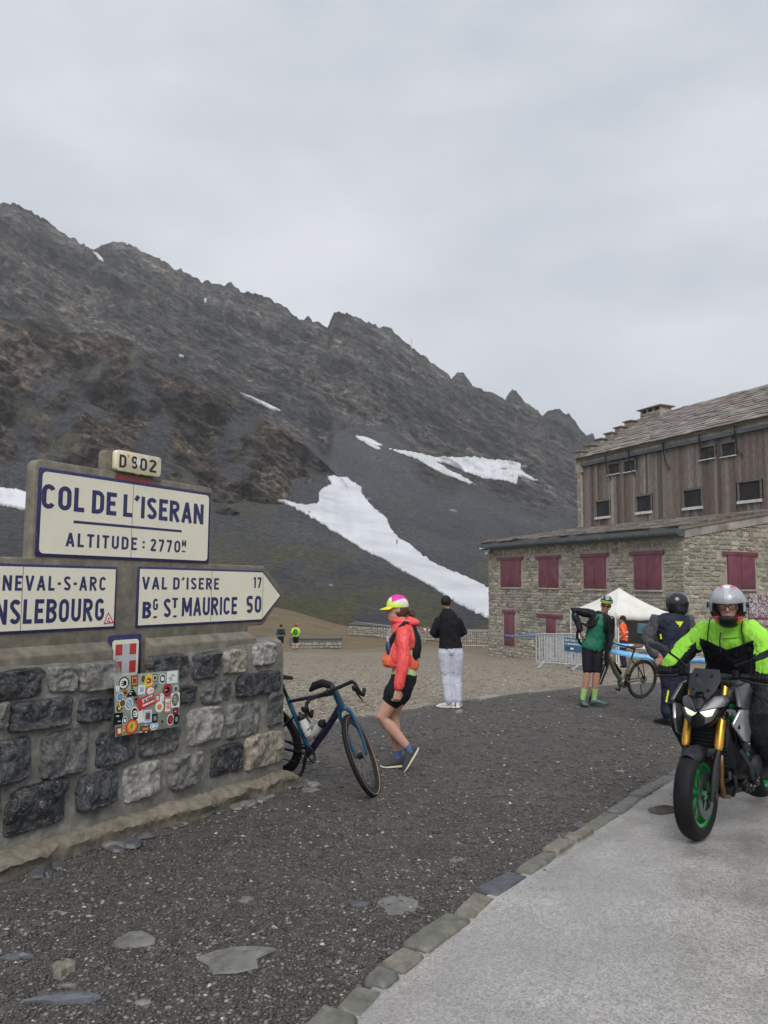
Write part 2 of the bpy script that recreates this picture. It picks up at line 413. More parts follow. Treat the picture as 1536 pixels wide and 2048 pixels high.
def rough_block(verts8, mat, name, parent, amp=.008, sub=2, sc=9, bev=.012):
    me = bpy.data.meshes.new(name); me.from_pydata([tuple(v) for v in verts8], [], [(3, 2, 1, 0), (4, 5, 6, 7), (0, 1, 5, 4), (1, 2, 6, 5), (2, 3, 7, 6), (3, 0, 4, 7)])
    bm = bmesh.new(); bm.from_mesh(me)
    bmesh.ops.recalc_face_normals(bm, faces=bm.faces)
    bmesh.ops.bevel(bm, geom=bm.edges[:], offset=bev, segments=1, affect='EDGES')
    bmesh.ops.subdivide_edges(bm, edges=[e for e in bm.edges if e.calc_length() > .05], cuts=sub, use_grid_fill=True)
    for v in bm.verts: v.co += Vector((noise.noise(v.co * sc), noise.noise(v.co * sc + Vector((9, 0, 0))), noise.noise(v.co * sc + Vector((0, 9, 0))))) * amp
    bmesh.ops.triangulate(bm, faces=[f for f in bm.faces if len(f.verts) > 4])
    bm.to_mesh(me); bm.free(); me.materials.append(mat); me.shade_smooth(); me.set_sharp_from_angle(angle=R_(38))
    o = bpy.data.objects.new(name, me); COL.objects.link(o); o.parent = parent; return o
kerb = empty('kerb'); kerb['kind'] = 'structure'; kerb['label'] = 'row of flat weathered stones edging the road'
KC = ['grey'] * NB + ['olive', 'olive', 'grey', 'tan', 'olive', 'tan', 'blue', 'olive', 'tan', 'tan', 'olive', 'grey', 'grey', 'grey', 'grey'] + ['grey', 'olive', 'tan', 'blue'] * 5
for i in range(1, len(jw) - 1):
    p0, p1 = jw[i].copy(), jw[i + 1].copy(); tng = (p1 - p0); tng.z = 0; tng.normalize(); nr = Vector((-tng.y, tng.x, 0))
    wd = OUTER[(i - NB) % len(OUTER)] if 0 <= i - NB < len(OUTER) else .14
    p0 = p0 + tng * .006; p1 = p1 - tng * .006
    h = .032 + random.uniform(-.012, .014); cut = random.uniform(.0, .03)
    base = [p0, p1, p1 + nr * (wd - cut), p0 + nr * (wd - random.uniform(0, .025)) + tng * cut]
    lo = [Vector((p.x, p.y, G(p.x, p.y) - .06)) for p in base]; hi = [Vector((p.x, p.y, G(p.x, p.y) + h + random.uniform(-.006, .006))) + (base[0] + base[2] - p * 2) * .02 for p in base]
    rough_block(lo + hi, stone_mat('kerb_' + KC[i], tuple(c * .78 for c in STONE_COLS[KC[i]]), .5), 'kerb_stone', kerb, .007, 2, 11, .014)
edging = empty('stone_edging'); edging['kind'] = 'structure'; edging['label'] = 'flush line of pale flat stones where dark gravel meets tan gravel'
for i in range(len(EDGE) - 1):
    a, b_ = EDGE[i], EDGE[i + 1]; n = max(1, int((b_ - a).length / .62))
    for k in range(n):
        p0 = a.lerp(b_, (k + .03) / n); p1 = a.lerp(b_, (k + .97) / n); tng = (p1 - p0); tng.z = 0; tng.normalize(); nr = Vector((-tng.y, tng.x, 0)); wd = random.uniform(.16, .30)
        base = [p0, p1, p1 + nr * wd, p0 + nr * (wd * random.uniform(.8, 1.1))]
        lo = [Vector((p.x, p.y, G(p.x, p.y) - .07)) for p in base]; hi = [Vector((p.x, p.y, G(p.x, p.y) + .012 + random.uniform(0, .014))) for p in base]
        kc = random.choice(['light', 'grey', 'olive', 'tan']); rough_block(lo + hi, stone_mat('edging_' + kc, tuple(min(.5, c * 1.0) for c in STONE_COLS[kc]), .7), 'edging_stone', edging, .012, 1, 6, .012)
# ------------------------------------------------------------------ loose gravel (uncountable)
def gravel(name, n, yr, smin, smax, pal, side, label, flat=.45):
    rng = np.random.default_rng(5 if side < 0 else 6)
    base = np.array([(1, 0, 0), (-1, 0, 0), (0, 1, 0), (0, -1, 0), (0, 0, 1), (0, 0, -1)], float)
    tri = np.array([(0, 2, 4), (2, 1, 4), (1, 3, 4), (3, 0, 4), (2, 0, 5), (1, 2, 5), (3, 1, 5), (0, 3, 5)])
    pos = []; sz = []
    while len(pos) < n:
        u = rng.random(); Y = 1 / ((1 / yr[0]) * (1 - u) + (1 / yr[1]) * u); X = (rng.random() * 2 - 1) * .62 * Y + .2
        if side < 0:
            if Y > edge_y(X) + .2 * rng.random(): continue
        elif Y < edge_y(X) + .1: continue
        # keep off the road and out of the wall
        i = int(np.argmin([(X - p.x) ** 2 + (Y - p.y) ** 2 for p in jw])); p0 = jw[max(i - 1, 0)]; p1 = jw[min(i + 1, len(jw) - 1)]
        if (p1.x - p0.x) * (Y - p0.y) - (p1.y - p0.y) * (X - p0.x) < .0: 
            if rng.random() > .02: continue
        if (X + .877 + .05) * .859 - (Y - 7.0) * .512 < .12 and Y < 7.1: continue
        pos.append((X, Y)); sz.append(smin * (smax / smin) ** (rng.random() ** 2.6))
    n = len(pos); pos = np.array(pos); sz = np.array(sz) * (.55 + .10 * pos[:, 1] if side < 0 else 1)
    a = rng.random(n) * 6.283; ca, sa = np.cos(a), np.sin(a)
    pts = base[None] * (1 + .5 * (rng.random((n, 6, 1)) - .5)); pts = pts + .25 * (rng.random((n, 6, 3)) - .5)
    pts[:, :, 0] *= (1 + .7 * rng.random(n))[:, None]; pts[:, :, 2] *= (flat * (.6 + .8 * rng.random(n)))[:, None]
    pts *= sz[:, None, None]
    x = pts[:, :, 0] * ca[:, None] - pts[:, :, 1] * sa[:, None]; y = pts[:, :, 0] * sa[:, None] + pts[:, :, 1] * ca[:, None]
    z0 = np.array([GD(px, py) for px, py in pos])
    vs = np.stack([x + pos[:, 0:1], y + pos[:, 1:2], pts[:, :, 2] + z0[:, None] + (sz * .18)[:, None]], -1).reshape(-1, 3)
    fs = (tri[None] + (np.arange(n) * 6)[:, None, None]).reshape(-1, 3)
    me = bpy.data.meshes.new(name); me.vertices.add(len(vs)); me.vertices.foreach_set('co', vs.ravel())
    me.loops.add(len(fs) * 3); me.loops.foreach_set('vertex_index', fs.ravel().astype(np.int32))
    me.polygons.add(len(fs)); me.polygons.foreach_set('loop_start', np.arange(0, len(fs) * 3, 3, dtype=np.int32)); me.update(calc_edges=True)
    idx = rng.choice(len(pal), n, p=[p[1] for p in pal]); cols = np.array([p[0] for p in pal])[idx] * (.7 + .6 * rng.random((n, 1)))
    attr_col(me, 'tint', np.repeat(np.concatenate([cols, np.ones((n, 1))], 1), 6, 0))
    m, t, b = _mat(name + '_stone'); a_ = t.nodes.new('ShaderNodeAttribute'); a_.attribute_name = 'tint'
    nn = noise_tex(t, 60, 3); t.links.new(mixc(t, .35, a_.outputs['Color'], ramp(t, nn.outputs['Fac'], [(.3, (.4, .4, .4)), (.7, (1.3, 1.3, 1.3))]), 'MULTIPLY'), b.inputs['Base Color']); b.inputs['Roughness'].default_value = .6
    me.materials.append(m); o = bpy.data.objects.new(name, me); COL.objects.link(o); tag(o, label, 'gravel', kind='stuff')
gravel('dark_gravel', 90000, (2.3, 16), .0024, .017, [((.065, .060, .056), .48), ((.105, .098, .09), .31), ((.17, .16, .147), .167), ((.28, .255, .22), .035), ((.46, .44, .41), .008)], -1, 'loose dark slate gravel with scattered pale chips near the wall and kerb')
gravel('tan_gravel', 26000, (8, 48), .010, .048, [((.17, .142, .108), .32), ((.27, .23, .175), .40), ((.39, .34, .265), .18), ((.50, .45, .37), .06), ((.085, .075, .065), .04)], 1, 'loose tan slate chips on the yard beyond the stone edging', .3)
# ------------------------------------------------------------------ single rocks
def slab(px0, py0, px1, py1, hgt, kind, label, layers=False, name='rock', yaw=0.0, grp='loose rocks on the gravel'):
    a = gp(px0, (py0 + py1) / 2); b_ = gp(px1, (py0 + py1) / 2); w_ = (b_ - a).length; c0 = gp((px0 + px1) / 2, py1); c1 = gp((px0 + px1) / 2, py0 + hgt * FPX / c0.y)
    dp = max(.03, min(w_ * 1.1, (c1 - c0).length)); c = (c0 + c1) / 2; sd = int(px0 * 7 + py0)
    rng = random.Random(sd); n = 11; mb = MB(); rings = []
    out_ = [(math.cos(2 * math.pi * i / n), math.sin(2 * math.pi * i / n)) for i in range(n)]
    rad = [.62 + .55 * rng.random() for _ in range(n)]
    secs = [(-.35, .95), (.35, 1.02), (.8, .95), (.95, .74), (1.12, .40)]
    for hz, sc in secs:
        row = []
        for (cx, sy), r in zip(out_, rad):
            x = cx * r * sc * w_ / 2; y = sy * r * sc * dp / 2
            xx = x * math.cos(yaw) - y * math.sin(yaw); yy = x * math.sin(yaw) + y * math.cos(yaw)
            row.append(Vector((xx, yy, hz * hgt * (.85 + .3 * rng.random()) + (.25 * hgt * xx / w_))))
        rings.append(row)
    vs = [p for r in rings for p in r]; fs = [(i * n + j, i * n + (j + 1) % n, (i + 1) * n + (j + 1) % n, (i + 1) * n + j) for i in range(len(rings) - 1) for j in range(n)]
    fs += [tuple(range((len(rings) - 1) * n, len(rings) * n)), tuple(reversed(range(n)))]
    mb.add(vs, fs); o = mb.build(name, stone_mat('rock_' + kind, STONE_COLS[kind], .5), ang=28); o.location = c - Vector((0, 0, hgt * .35))
    return tag(o, label, 'rock', grp)
slab(50, 1975, 208, 2010, .035, 'blue', 'long blue grey slate slab at the bottom left corner', yaw=.05)
slab(97, 1903, 148, 1960, .05, 'olive', 'pointed olive grey rock just behind the blue slate slab')
slab(-6, 1898, 64, 1926, .035, 'blue', 'bluish rock cut by the left edge of the picture')
slab(214, 1857, 314, 1904, .022, 'grey', 'flat pale grey stone sunk in gravel, left of the layered slate', yaw=.3)
slab(401, 1876, 544, 1944, .022, 'grey', 'layered grey slate plate lying flat in the gravel foreground', yaw=.35)
slab(69, 1817, 152, 1836, .014, 'light', 'pale crusty flat stone below the left end of the wall')
slab(108, 1962, 160, 1976, .014, 'grey', 'small grey flake touching the blue slate slab')
slab(476, 1789, 506, 1806, .018, 'grey', 'small grey stone alone midway between wall foot and layered slate')
slab(693, 1794, 738, 1817, .022, 'dark', 'dark pointed slate pebble left of the pale crumbled patch')
slab(744, 1786, 856, 1828, .006, 'grey', 'pale crumbled concrete patch left of the kerb', yaw=.35)
slab(897, 1710, 1007, 1758, .006, 'grey', 'pale crumbled patch beside the blue kerb stone', yaw=.4)
slab(1146, 1640, 1184, 1659, .022, 'dark', 'dark block lying against the outer side of the kerb')
slab(876, 1578, 898, 1591, .015, 'grey', 'grey pebble right of the bicycle front wheel')
slab(1230, 1534, 1250, 1548, .018, 'grey', 'grey pebble on gravel near the far end of the kerb')
slab(556, 1566, 583, 1580, .022, 'tan', 'pale tan stone at the right foot of the stone wall')
slab(599, 1570, 640, 1588, .012, 'grey', 'flat grey stone under the bicycle cranks')
slab(1116, 1424, 1139, 1434, .045, 'dark', 'dark oblong stone left of the cyclist in lime socks')
slab(909, 1416, 928, 1428, .05, 'tan', 'tan stone just behind the heel of the man in white trousers')
slab(262, 1995, 300, 2012, .012, 'tan', 'small tan flake right of the blue slate slab')
slab(770, 1895, 798, 1912, .015, 'dark', 'small dark flake near the tan kerb stones')
slab(336, 1634, 352, 1642, .012, 'light', 'white pebble under the middle of the stone wall')
slab(524, 1650, 546, 1662, .014, 'dark', 'dark pebble on bare gravel below the wall end')
# ================================================================== mountains
RIDGE = [(-320, 352), (-200, 372), (-90, 380), (0, 407), (14, 405), (34, 408), (55, 419), (89, 437), (123, 464), (160, 485), (188, 501), (194, 493), (221, 484), (248, 482), (273, 494), (319, 518), (342, 530), (346, 537), (371, 543), (403, 564), (412, 561), (426, 567), (449, 569), (458, 562), (469, 571), (490, 586), (499, 583), (520, 589), (542, 599), (574, 617), (597, 638), (609, 643), (612, 631), (620, 632), (624, 643), (638, 644), (654, 657), (661, 640), (668, 623), (695, 626), (730, 641), (759, 654), (766, 652), (783, 654), (788, 665), (812, 685), (837, 704), (852, 714), (886, 741), (903, 756), (915, 743), (927, 745), (942, 768), (964, 780), (991, 787), (1010, 800), (1017, 787), (1023, 779), (1031, 780), (1042, 795), (1071, 819), (1086, 830), (1096, 822), (1113, 817), (1135, 827), (1154, 846), (1169, 868), (1174, 873), (1181, 866), (1188, 869), (1192, 885), (1260, 915), (1400, 960), (1600, 1010), (1900, 1060)]
CREST = [(-320, 585), (-150, 610), (0, 632), (30, 641), (60, 637), (100, 650), (130, 663), (200, 663), (250, 673), (300, 706), (370, 742), (430, 776), (480, 801), (560, 851), (610, 886), (640, 916), (665, 941), (694, 972)]
FOOT = [(-320, 1240), (480, 1228), (565, 1222), (692, 1256), (800, 1262), (978, 1266), (1900, 1280)]
def ip(tb, x): return float(np.interp(x, [p[0] for p in tb], [p[1] for p in tb]))
def depth_main(x, s):
    yr = float(np.interp(x, [-300, 0, 700, 1200, 1900], [520, 540, 600, 680, 700])); return 78 + (yr - 78) * s
E1 = Vector((.87, .1, -.49)).normalized(); E2 = Vector((.49, 0, .87)).normalized()
def rock_disp(p, rock):
    a, c = p.dot(E1), p.dot(E2)
    big = noise.ridged_multi_fractal(Vector((a * .010, p.y * .014, c * .030)), .9, 2.15, 5, 1.0, 2.0) - 1.1
    lay = noise.noise(Vector((a * .04, p.y * .05, c * .21))) + .6 * noise.noise(Vector((a * .10, p.y * .1, c * .5)))
    fine = noise.noise(p * .16) + .6 * noise.noise(p * .37)
    rg = abs(noise.noise(Vector((a * .022, p.y * .03, c * .075))))
    return rock * (5.0 * big + 3.0 * lay + 1.6 * fine + .9 * noise.noise(p * .8) - 7 * rg) + (1 - rock) * (.5 * big + .35 * fine)
def fold(p): return noise.noise(Vector((p.x * .012 + 3, p.y * .012, p.z * .004)))
def mountain():
    xs = np.arange(-300, 1880, 3.6); nr = 300; vs = []; cols = []
    for x in xs:
        yr, yf = ip(RIDGE, x) + 5 * noise.noise((x * .09, 2, 0)) + 4 * noise.noise((x * .23, 5, 0)), ip(FOOT, x) + 14; ysm = float(np.mean([ip(RIDGE, x + k * 25) for k in range(-4, 5)]))
        for i in range(nr):
            s = i / (nr - 1); kk = ss(.80 + .07 * noise.noise((x * .02, 0, 3)), 1, s) ** 1.3; y = yf + (ysm - yf) * s + (yr - ysm) * kk; Yd = depth_main(x, s); p = at(x, y, Yd)
            wob = noise.noise((x * .006, y * .01, 0)) * 60 + noise.noise((x * .03, y * .03, 2)) * 22
            hgt = yr + (120 + .10 * max(0, 700 - x)) + wob              # screeline below the crags
            rock = ss(60, -50, y - hgt - (120 if x < 660 else 90))
            edge = min(1, (1 - s) * 14)
            dv = rock_disp(p, rock) * (.25 + .75 * edge) * min(1, s * 25)
            gul = fold(p) * 14 * s * edge * (.4 + .6 * rock) + 9 * noise.noise((x * .012 - y * .004, 3, y * .002)) * s * edge
            rd = Vector((p.x, p.y, 0)).normalized()
            p = p - rd * (dv * 1.2 + gul) + Vector((0, 0, dv * .45 * edge)) + Vector((0, 0, .9 * noise.noise((x * .11, 5, 0)) * (1 - edge)))
            vs.append(p)
            moss = ss(.1, .0, s - .06 - .07 * noise.noise((x * .012, y * .02, 4))) * ss(-.1, .25, noise.noise((x * .010 + 5, y * .017, 8)) + .12)
            moss = max(moss, .7 * ss(.05, .3, noise.noise((x * .007, y * .012, 21))) * (1 - rock) * ss(.5, .2, s))
            moss = max(moss, .6 * ss(900, 560, x) * ss(1020, 1120, y + 45 * noise.noise((x * .012, y * .02, 6))) * ss(-.25, .25, noise.noise((x * .013, y * .03 + x * .012, 17)) + .05))
            cols.append((rock, moss, 0, 1))
        top = vs[-1]
        for k in range(3):
            d = Vector((top.x, top.y, 0)).normalized(); vs.append(top + d * (8 + 45 * k) - Vector((0, 0, 6 + 34 * k))); cols.append((1, 0, .5, 1))
    nrr = nr + 3; nc = len(xs)
    fs = [(j * nrr + i, (j + 1) * nrr + i, (j + 1) * nrr + i + 1, j * nrr + i + 1) for j in range(nc - 1) for i in range(nrr - 1)]
    me = bpy.data.meshes.new('mountain'); me.from_pydata([tuple(v) for v in vs], [], fs); attr_col(me, 'zone', cols); me.shade_smooth()
    return me
def mountain_mat():
    m, t, b = _mat('mountain_rock')
    a = t.nodes.new('ShaderNodeAttribute'); a.attribute_name = 'zone'; sp = t.nodes.new('ShaderNodeSeparateColor'); t.links.new(a.outputs['Color'], sp.inputs[0])
    lay = noise_tex(t, .42, 10, .72, stretch=(3.0, 2.0, 1.0), rot=(0, R_(29), 0), dist=.9, tex=True); pat = noise_tex(t, .022, 5, .6); fin = noise_tex(t, .75, 8, .72); sc = noise_tex(t, .03, 5, .6, stretch=(1, 1, .25))
    band = noise_tex(t, .055, 6, .62, stretch=(6.0, 4.0, 1.0), rot=(0, R_(27), 0), dist=.6, tex=True); gul = noise_tex(t, .045, 5, .6, stretch=(1.0, 1.0, .28), dist=.5)
    spk = noise_tex(t, .9, kind='voronoi')
    rock = ramp(t, lay.outputs['Fac'], [(.33, (.012, .010, .008)), (.43, (.044, .035, .028)), (.53, (.105, .083, .064)), (.64, (.25, .20, .155))])
    rock2 = ramp(t, lay.outputs['Fac'], [(.33, (.010, .010, .011)), (.43, (.034, .034, .035)), (.53, (.080, .078, .077)), (.64, (.19, .182, .175))])
    rock = mixc(t, ramp(t, pat.outputs['Fac'], [(.46, (0, 0, 0)), (.66, (.5, .5, .5))]), rock2, rock)
    rock = mixc(t, sp.outputs[2], rock, mixc(t, .75, rock, ramp(t, lay.outputs['Fac'], [(.33, (.011, .009, .007)), (.43, (.044, .035, .027)), (.53, (.115, .088, .065)), (.64, (.28, .22, .165))])))
    rock = mixc(t, .85, rock, ramp(t, band.outputs['Fac'], [(.34, (.42, .42, .44)), (.5, (.95, .95, .95)), (.64, (1.75, 1.68, 1.6))]), 'MULTIPLY')
    rock = mixc(t, .8, rock, ramp(t, gul.outputs['Fac'], [(.38, (.40, .40, .42)), (.50, (1, 1, 1)), (.62, (1.3, 1.27, 1.22))]), 'MULTIPLY')
    scree = ramp(t, fin.outputs['Fac'], [(.30, (.022, .023, .026)), (.48, (.064, .066, .072)), (.68, (.150, .152, .158))])
    scree = mixc(t, .8, scree, ramp(t, sc.outputs['Fac'], [(.35, (.66, .67, .70)), (.65, (1.28, 1.27, 1.24))]), 'MULTIPLY')
    scree = mixc(t, ramp(t, spk.outputs['Color'], [(.93, (0, 0, 0)), (.98, (.5, .5, .5))]), scree, (.24, .235, .23))
    moss = ramp(t, fin.outputs['Fac'], [(.3, (.042, .043, .020)), (.5, (.105, .100, .044)), (.72, (.19, .172, .095))])
    c = mixc(t, sp.outputs[0], scree, rock); c = mixc(t, sp.outputs[1], c, moss)
    t.links.new(c, b.inputs['Base Color']); b.inputs['Roughness'].default_value = .85; b.inputs['Specular IOR Level'].default_value = .2
    nb = bump(t, b, lay.outputs['Fac'], 1.0, 2.6); bump(t, b, fin.outputs['Fac'], .8, .8, nb)
    return m
MMAT = mountain_mat()
mme = mountain(); mme.materials.append(MMAT)
mo = bpy.data.objects.new('mountain', mme); COL.objects.link(mo); mo['kind'] = 'structure'; mo['label'] = 'dark scree mountainside with jagged rocky ridge descending to the right'
def spur():
    xs = np.arange(-300, 696, 3.4); nr = 190; vs = []; cols = []
    for x in xs:
        yc = ip(CREST, x); yb = float(np.interp(x, [-300, 0, 300, 500, 600, 694], [1100, 1090, 1060, 1020, 1008, 985])) + 10
        dc = float(np.interp(x, [-300, 0, 400, 694], [300, 312, 325, 322])); sm_ = (ip(FOOT, x) - yb) / (ip(FOOT, x) - ip(RIDGE, x)); db = depth_main(x, sm_) + 16
        for i in range(nr):
            s = i / (nr - 1); y = yb + (yc - yb) * s; Yd = db + (dc - db) * s ** .85; p = at(x, y, Yd)
            edge = min(1, (1 - s) * 10) ; taper = ss(694, 640, x)
            gully = noise.noise((x * .011 + (y - yc) * .003, 7, (y - yc) * .0018))
            rock = ss(-.28, .12, gully + .55 * noise.noise((x * .02, y * .02, 3)) + .12)
            dv = rock_disp(p, .35 + .65 * rock) * (.2 + .8 * edge)
            gl = gully * 15 * edge * s
            rd = Vector((p.x, p.y, 0)).normalized()
            p = p - rd * ((dv * 1.5 + gl) * taper) + Vector((0, 0, (dv * .5 * edge + .8 * noise.noise((x * .1, 9, 0)) * (1 - edge)) * taper))
            vs.append(p); cols.append((rock, ss(.35, .6, noise.noise((x * .012, y * .02, 31)) + .2) * .6 * (1 - rock), 1, 1))
        top = vs[-1]
        for k in range(4):
            d = Vector((top.x, top.y, 0)).normalized(); vs.append(top + d * (4 + 14 * k) - Vector((0, 0, 1.5 + 8 * k))); cols.append((.2, 0, .5, 1))
    nrr = nr + 4; nc = len(xs)
    fs = [(j * nrr + i, (j + 1) * nrr + i, (j + 1) * nrr + i + 1, j * nrr + i + 1) for j in range(nc - 1) for i in range(nrr - 1)]
    me = bpy.data.meshes.new('mountain_spur'); me.from_pydata([tuple(v) for v in vs], [], fs); attr_col(me, 'zone', cols); me.shade_smooth(); me.materials.append(MMAT)
    o = bpy.data.objects.new('mountain_spur', me); COL.objects.link(o); o['kind'] = 'structure'; o['label'] = 'brown craggy spur in front of the main mountain on the left'
    return o
so = spur()
def bvh_of(o):
    me = o.data; return bvhtree.BVHTree.FromPolygons([v.co for v in me.vertices], [p.vertices for p in me.polygons])
BV = [bvh_of(mo), bvh_of(so)]
def hit(px, py):
    d = ray(px, py).normalized(); best = None
    for b in BV:
        h = b.ray_cast(CAM, d)
        if h[0] is not None and (best is None or h[3] < best[3]): best = h
    return best
def inside(poly, x, y):
    c = False; n = len(poly)
    for i in range(n):
        x0, y0 = poly[i]; x1, y1 = poly[i - 1]
        if (y0 > y) != (y1 > y) and x < (x1 - x0) * (y - y0) / (y1 - y0) + x0: c = not c
    return c
def snow_mat():
    m, t, b = _mat('old_snow'); n = noise_tex(t, .05, 6, .6, stretch=(1, 1, 3)); f = noise_tex(t, .4, 6, .7); s = noise_tex(t, .9, kind='voronoi')
    c = ramp(t, n.outputs['Fac'], [(.3, (.46, .47, .49)), (.55, (.60, .615, .64)), (.75, (.67, .685, .71))])
    c = mixc(t, ramp(t, f.outputs['Fac'], [(.52, (0, 0, 0)), (.72, (.45, .45, .45))]), c, (.40, .39, .38))
    t.links.new(c, b.inputs['Base Color']); b.inputs['Roughness'].default_value = .7; bump(t, b, f.outputs['Fac'], .35, .5); return m
SMAT = snow_mat()
def snow(poly, label, step=2.0, off=.5, rag=3.0, holes=()):
    x0, x1 = min(p[0] for p in poly), max(p[0] for p in poly); y0, y1 = min(p[1] for p in poly), max(p[1] for p in poly)
    idx = {}; vs = []; ok = {}
    nx, ny = int((x1 - x0) / step) + 2, int((y1 - y0) / step) + 2
    def P(i, j):
        if (i, j) in idx: return idx[(i, j)]
        h = hit(x0 + i * step, y0 + j * step)
        if h is None: idx[(i, j)] = None; return None
        p = h[0] + Vector((0, 0, off)) - ray(x0 + i * step, y0 + j * step).normalized() * off * 1.5; vs.append(p); idx[(i, j)] = len(vs) - 1; return len(vs) - 1
    fs = []
    for i in range(nx):
        for j in range(ny):
            x, y = x0 + (i + .5) * step, y0 + (j + .5) * step
            wx = rag * noise.noise((x * .11, y * .11, 0)) + .5 * rag * noise.noise((x * .33, y * .33, 4)); wy = rag * noise.noise((x * .11, y * .11, 11)) + .5 * rag * noise.noise((x * .33, y * .33, 14))
            if not inside(poly, x + wx, y + wy): continue
            if any(((x - hx) / rx) ** 2 + ((y - hy) / ry) ** 2 < 1 for hx, hy, rx, ry in holes): continue
            q = [P(i, j), P(i + 1, j), P(i + 1, j + 1), P(i, j + 1)]
            if None in q: continue
            dd = [(vs[k] - CAM).length for k in q]
            if max(dd) - min(dd) > 40: continue
            fs.append(tuple(q))
    if not fs: return
    cnt = {}
    for f in fs:
        for k in range(4):
            e = (f[k], f[(k + 1) % 4]); cnt.setdefault(frozenset(e), []).append(e)
    skirt = {}
    def low(k):
        if k not in skirt:
            vs.append(vs[k] - Vector((0, 0, off * 2.2)) + (vs[k] - CAM).normalized() * off * 2.5); skirt[k] = len(vs) - 1
        return skirt[k]
    for e in list(cnt.values()):
        if len(e) == 1: a, b_ = e[0]; fs.append((b_, a, low(a), low(b_)))
    me = bpy.data.meshes.new('snow_patch'); me.from_pydata([tuple(v) for v in vs], [], fs)
    bm = bmesh.new(); bm.from_mesh(me); bmesh.ops.smooth_vert(bm, verts=bm.verts, factor=.5, use_axis_x=True, use_axis_y=True, use_axis_z=True); bmesh.ops.recalc_face_normals(bm, faces=bm.faces); bm.to_mesh(me); bm.free()
    me.materials.append(SMAT); me.shade_smooth(); o = bpy.data.objects.new('snow_patch', me); COL.objects.link(o); tag(o, label, 'snow', 'old snow patches on the mountainside')
Z2 = lambda pts: [(500 + x / 2.048, 580 + y / 2.048) for x, y in pts]
snow(Z2([(315, 760), (400, 770), (440, 800), (458, 812), (455, 830), (500, 890), (565, 940), (570, 970), (610, 1020), (660, 1045), (700, 1085), (770, 1130), (850, 1165), (905, 1185), (960, 1215), (1000, 1240), (1090, 1290), (1090, 1400), (978, 1348), (900, 1310), (840, 1280), (760, 1225), (720, 1200), (640, 1160), (590, 1130), (530, 1090), (500, 1085), (420, 1035), (330, 980), (250, 930), (180, 890), (110, 862), (150, 865), (200, 880), (245, 882), (275, 875), (285, 855), (280, 830), (300, 810), (335, 800), (325, 780)]), 'largest snow tongue, running down the scree towards the building', rag=2.5, holes=[(862, 1177, 9, 3), (807, 1145, 6, 2.2), (619, 1026, 3, 2)])
snow(Z2([(565, 650), (640, 660), (700, 672), (760, 685), (850, 686), (920, 685), (990, 695), (1060, 700), (1110, 712), (1112, 735), (1130, 755), (1185, 783), (1120, 770), (1100, 765), (1090, 795), (1040, 778), (960, 772), (900, 750), (850, 730), (800, 708), (760, 703), (830, 745), (880, 770), (932, 803), (860, 778), (800, 755), (740, 725), (690, 695), (620, 668)]), 'wide forked snow field high on the scree above the big tongue', rag=1.6, holes=[(1008, 938, 7, 1.6)])
snow(Z2([(432, 598), (470, 603), (510, 618), (543, 637), (520, 640), (470, 622), (440, 612)]), 'small grey snow patch left of the forked snow field', rag=1, step=1.5)
snow(Z2([(465, 621), (500, 634), (540, 651), (520, 653), (480, 633)]), 'narrow snow strip just under the small grey patch', rag=.6, step=1.2)
snow([(478, 785), (500, 793), (530, 806), (562, 822), (545, 820), (515, 806), (490, 795)], 'thin slanting snow streak behind the brown spur', rag=.5, step=1.2, off=.8)
snow([(-60, 965), (0, 977), (40, 981), (60, 990), (60, 1022), (0, 1010), (-60, 1000)], 'snow bank behind the left side of the concrete sign', rag=1.5)
snow([(186, 504), (194, 507), (205, 518), (208, 524), (198, 519)], 'tiny snow fleck in the notch of the upper left ridge', rag=.4, step=1.2, off=.8)
snow([(408, 598), (413, 597), (413, 606), (409, 605)], 'tiny snow speck below the ridge, upper left of centre', rag=.3, step=1.2, off=.6)
snow([(358, 709), (368, 712), (368, 716), (360, 714)], 'tiny snow speck on the crest of the brown spur', rag=.3, step=1.2, off=.6)
# boulders lying on the scree
bm_ = stone_mat('scree_boulder', (.17, .165, .16), .8)
for k, (px, py, r, lab) in enumerate([(906, 1023, 2.2, 'grey boulder on scree between the two large snow areas'), (1048, 935, 2.4, 'boulder at the right end of the forked snow field'), (662, 1172, .55, 'pale boulder on the mossy slope above the far runners'), (735, 1000, 1.5, 'boulder on the scree right of the snow tongue head')]):
    h = hit(px, py)
    mb = MB(); mb.ell((0, 0, 0), (r, r * .8, r * .55), 12, 8); o = mb.build('boulder', bm_, ang=30); jitter(o, r * .35, 1.1 / r, k); o.location = h[0]; tag(o, lab, 'boulder', 'boulders on the scree')
# ------------------------------------------------------------------ mast on the ridge
h = at(823, 702, 600); mast = empty('ridge_mast', h, 0, 'thin lattice radio mast standing on the ridge', 'mast')
mm = M('mast_steel', (.35, .36, .38), .5, .6)
mb = MB()
for a in range(3): mb.tube([(.35 * math.cos(a * 2.1), .35 * math.sin(a * 2.1), -6), (.2 * math.cos(a * 2.1), .2 * math.sin(a * 2.1), 10)], .09, 5)
mb.build('mast_leg_frame', mm, mast)
mb = MB(); mb.tube([(.28 * (-1) ** z, 0, z) for z in range(-5, 11)], .06, 4); mb.build('mast_brace', mm, mast)
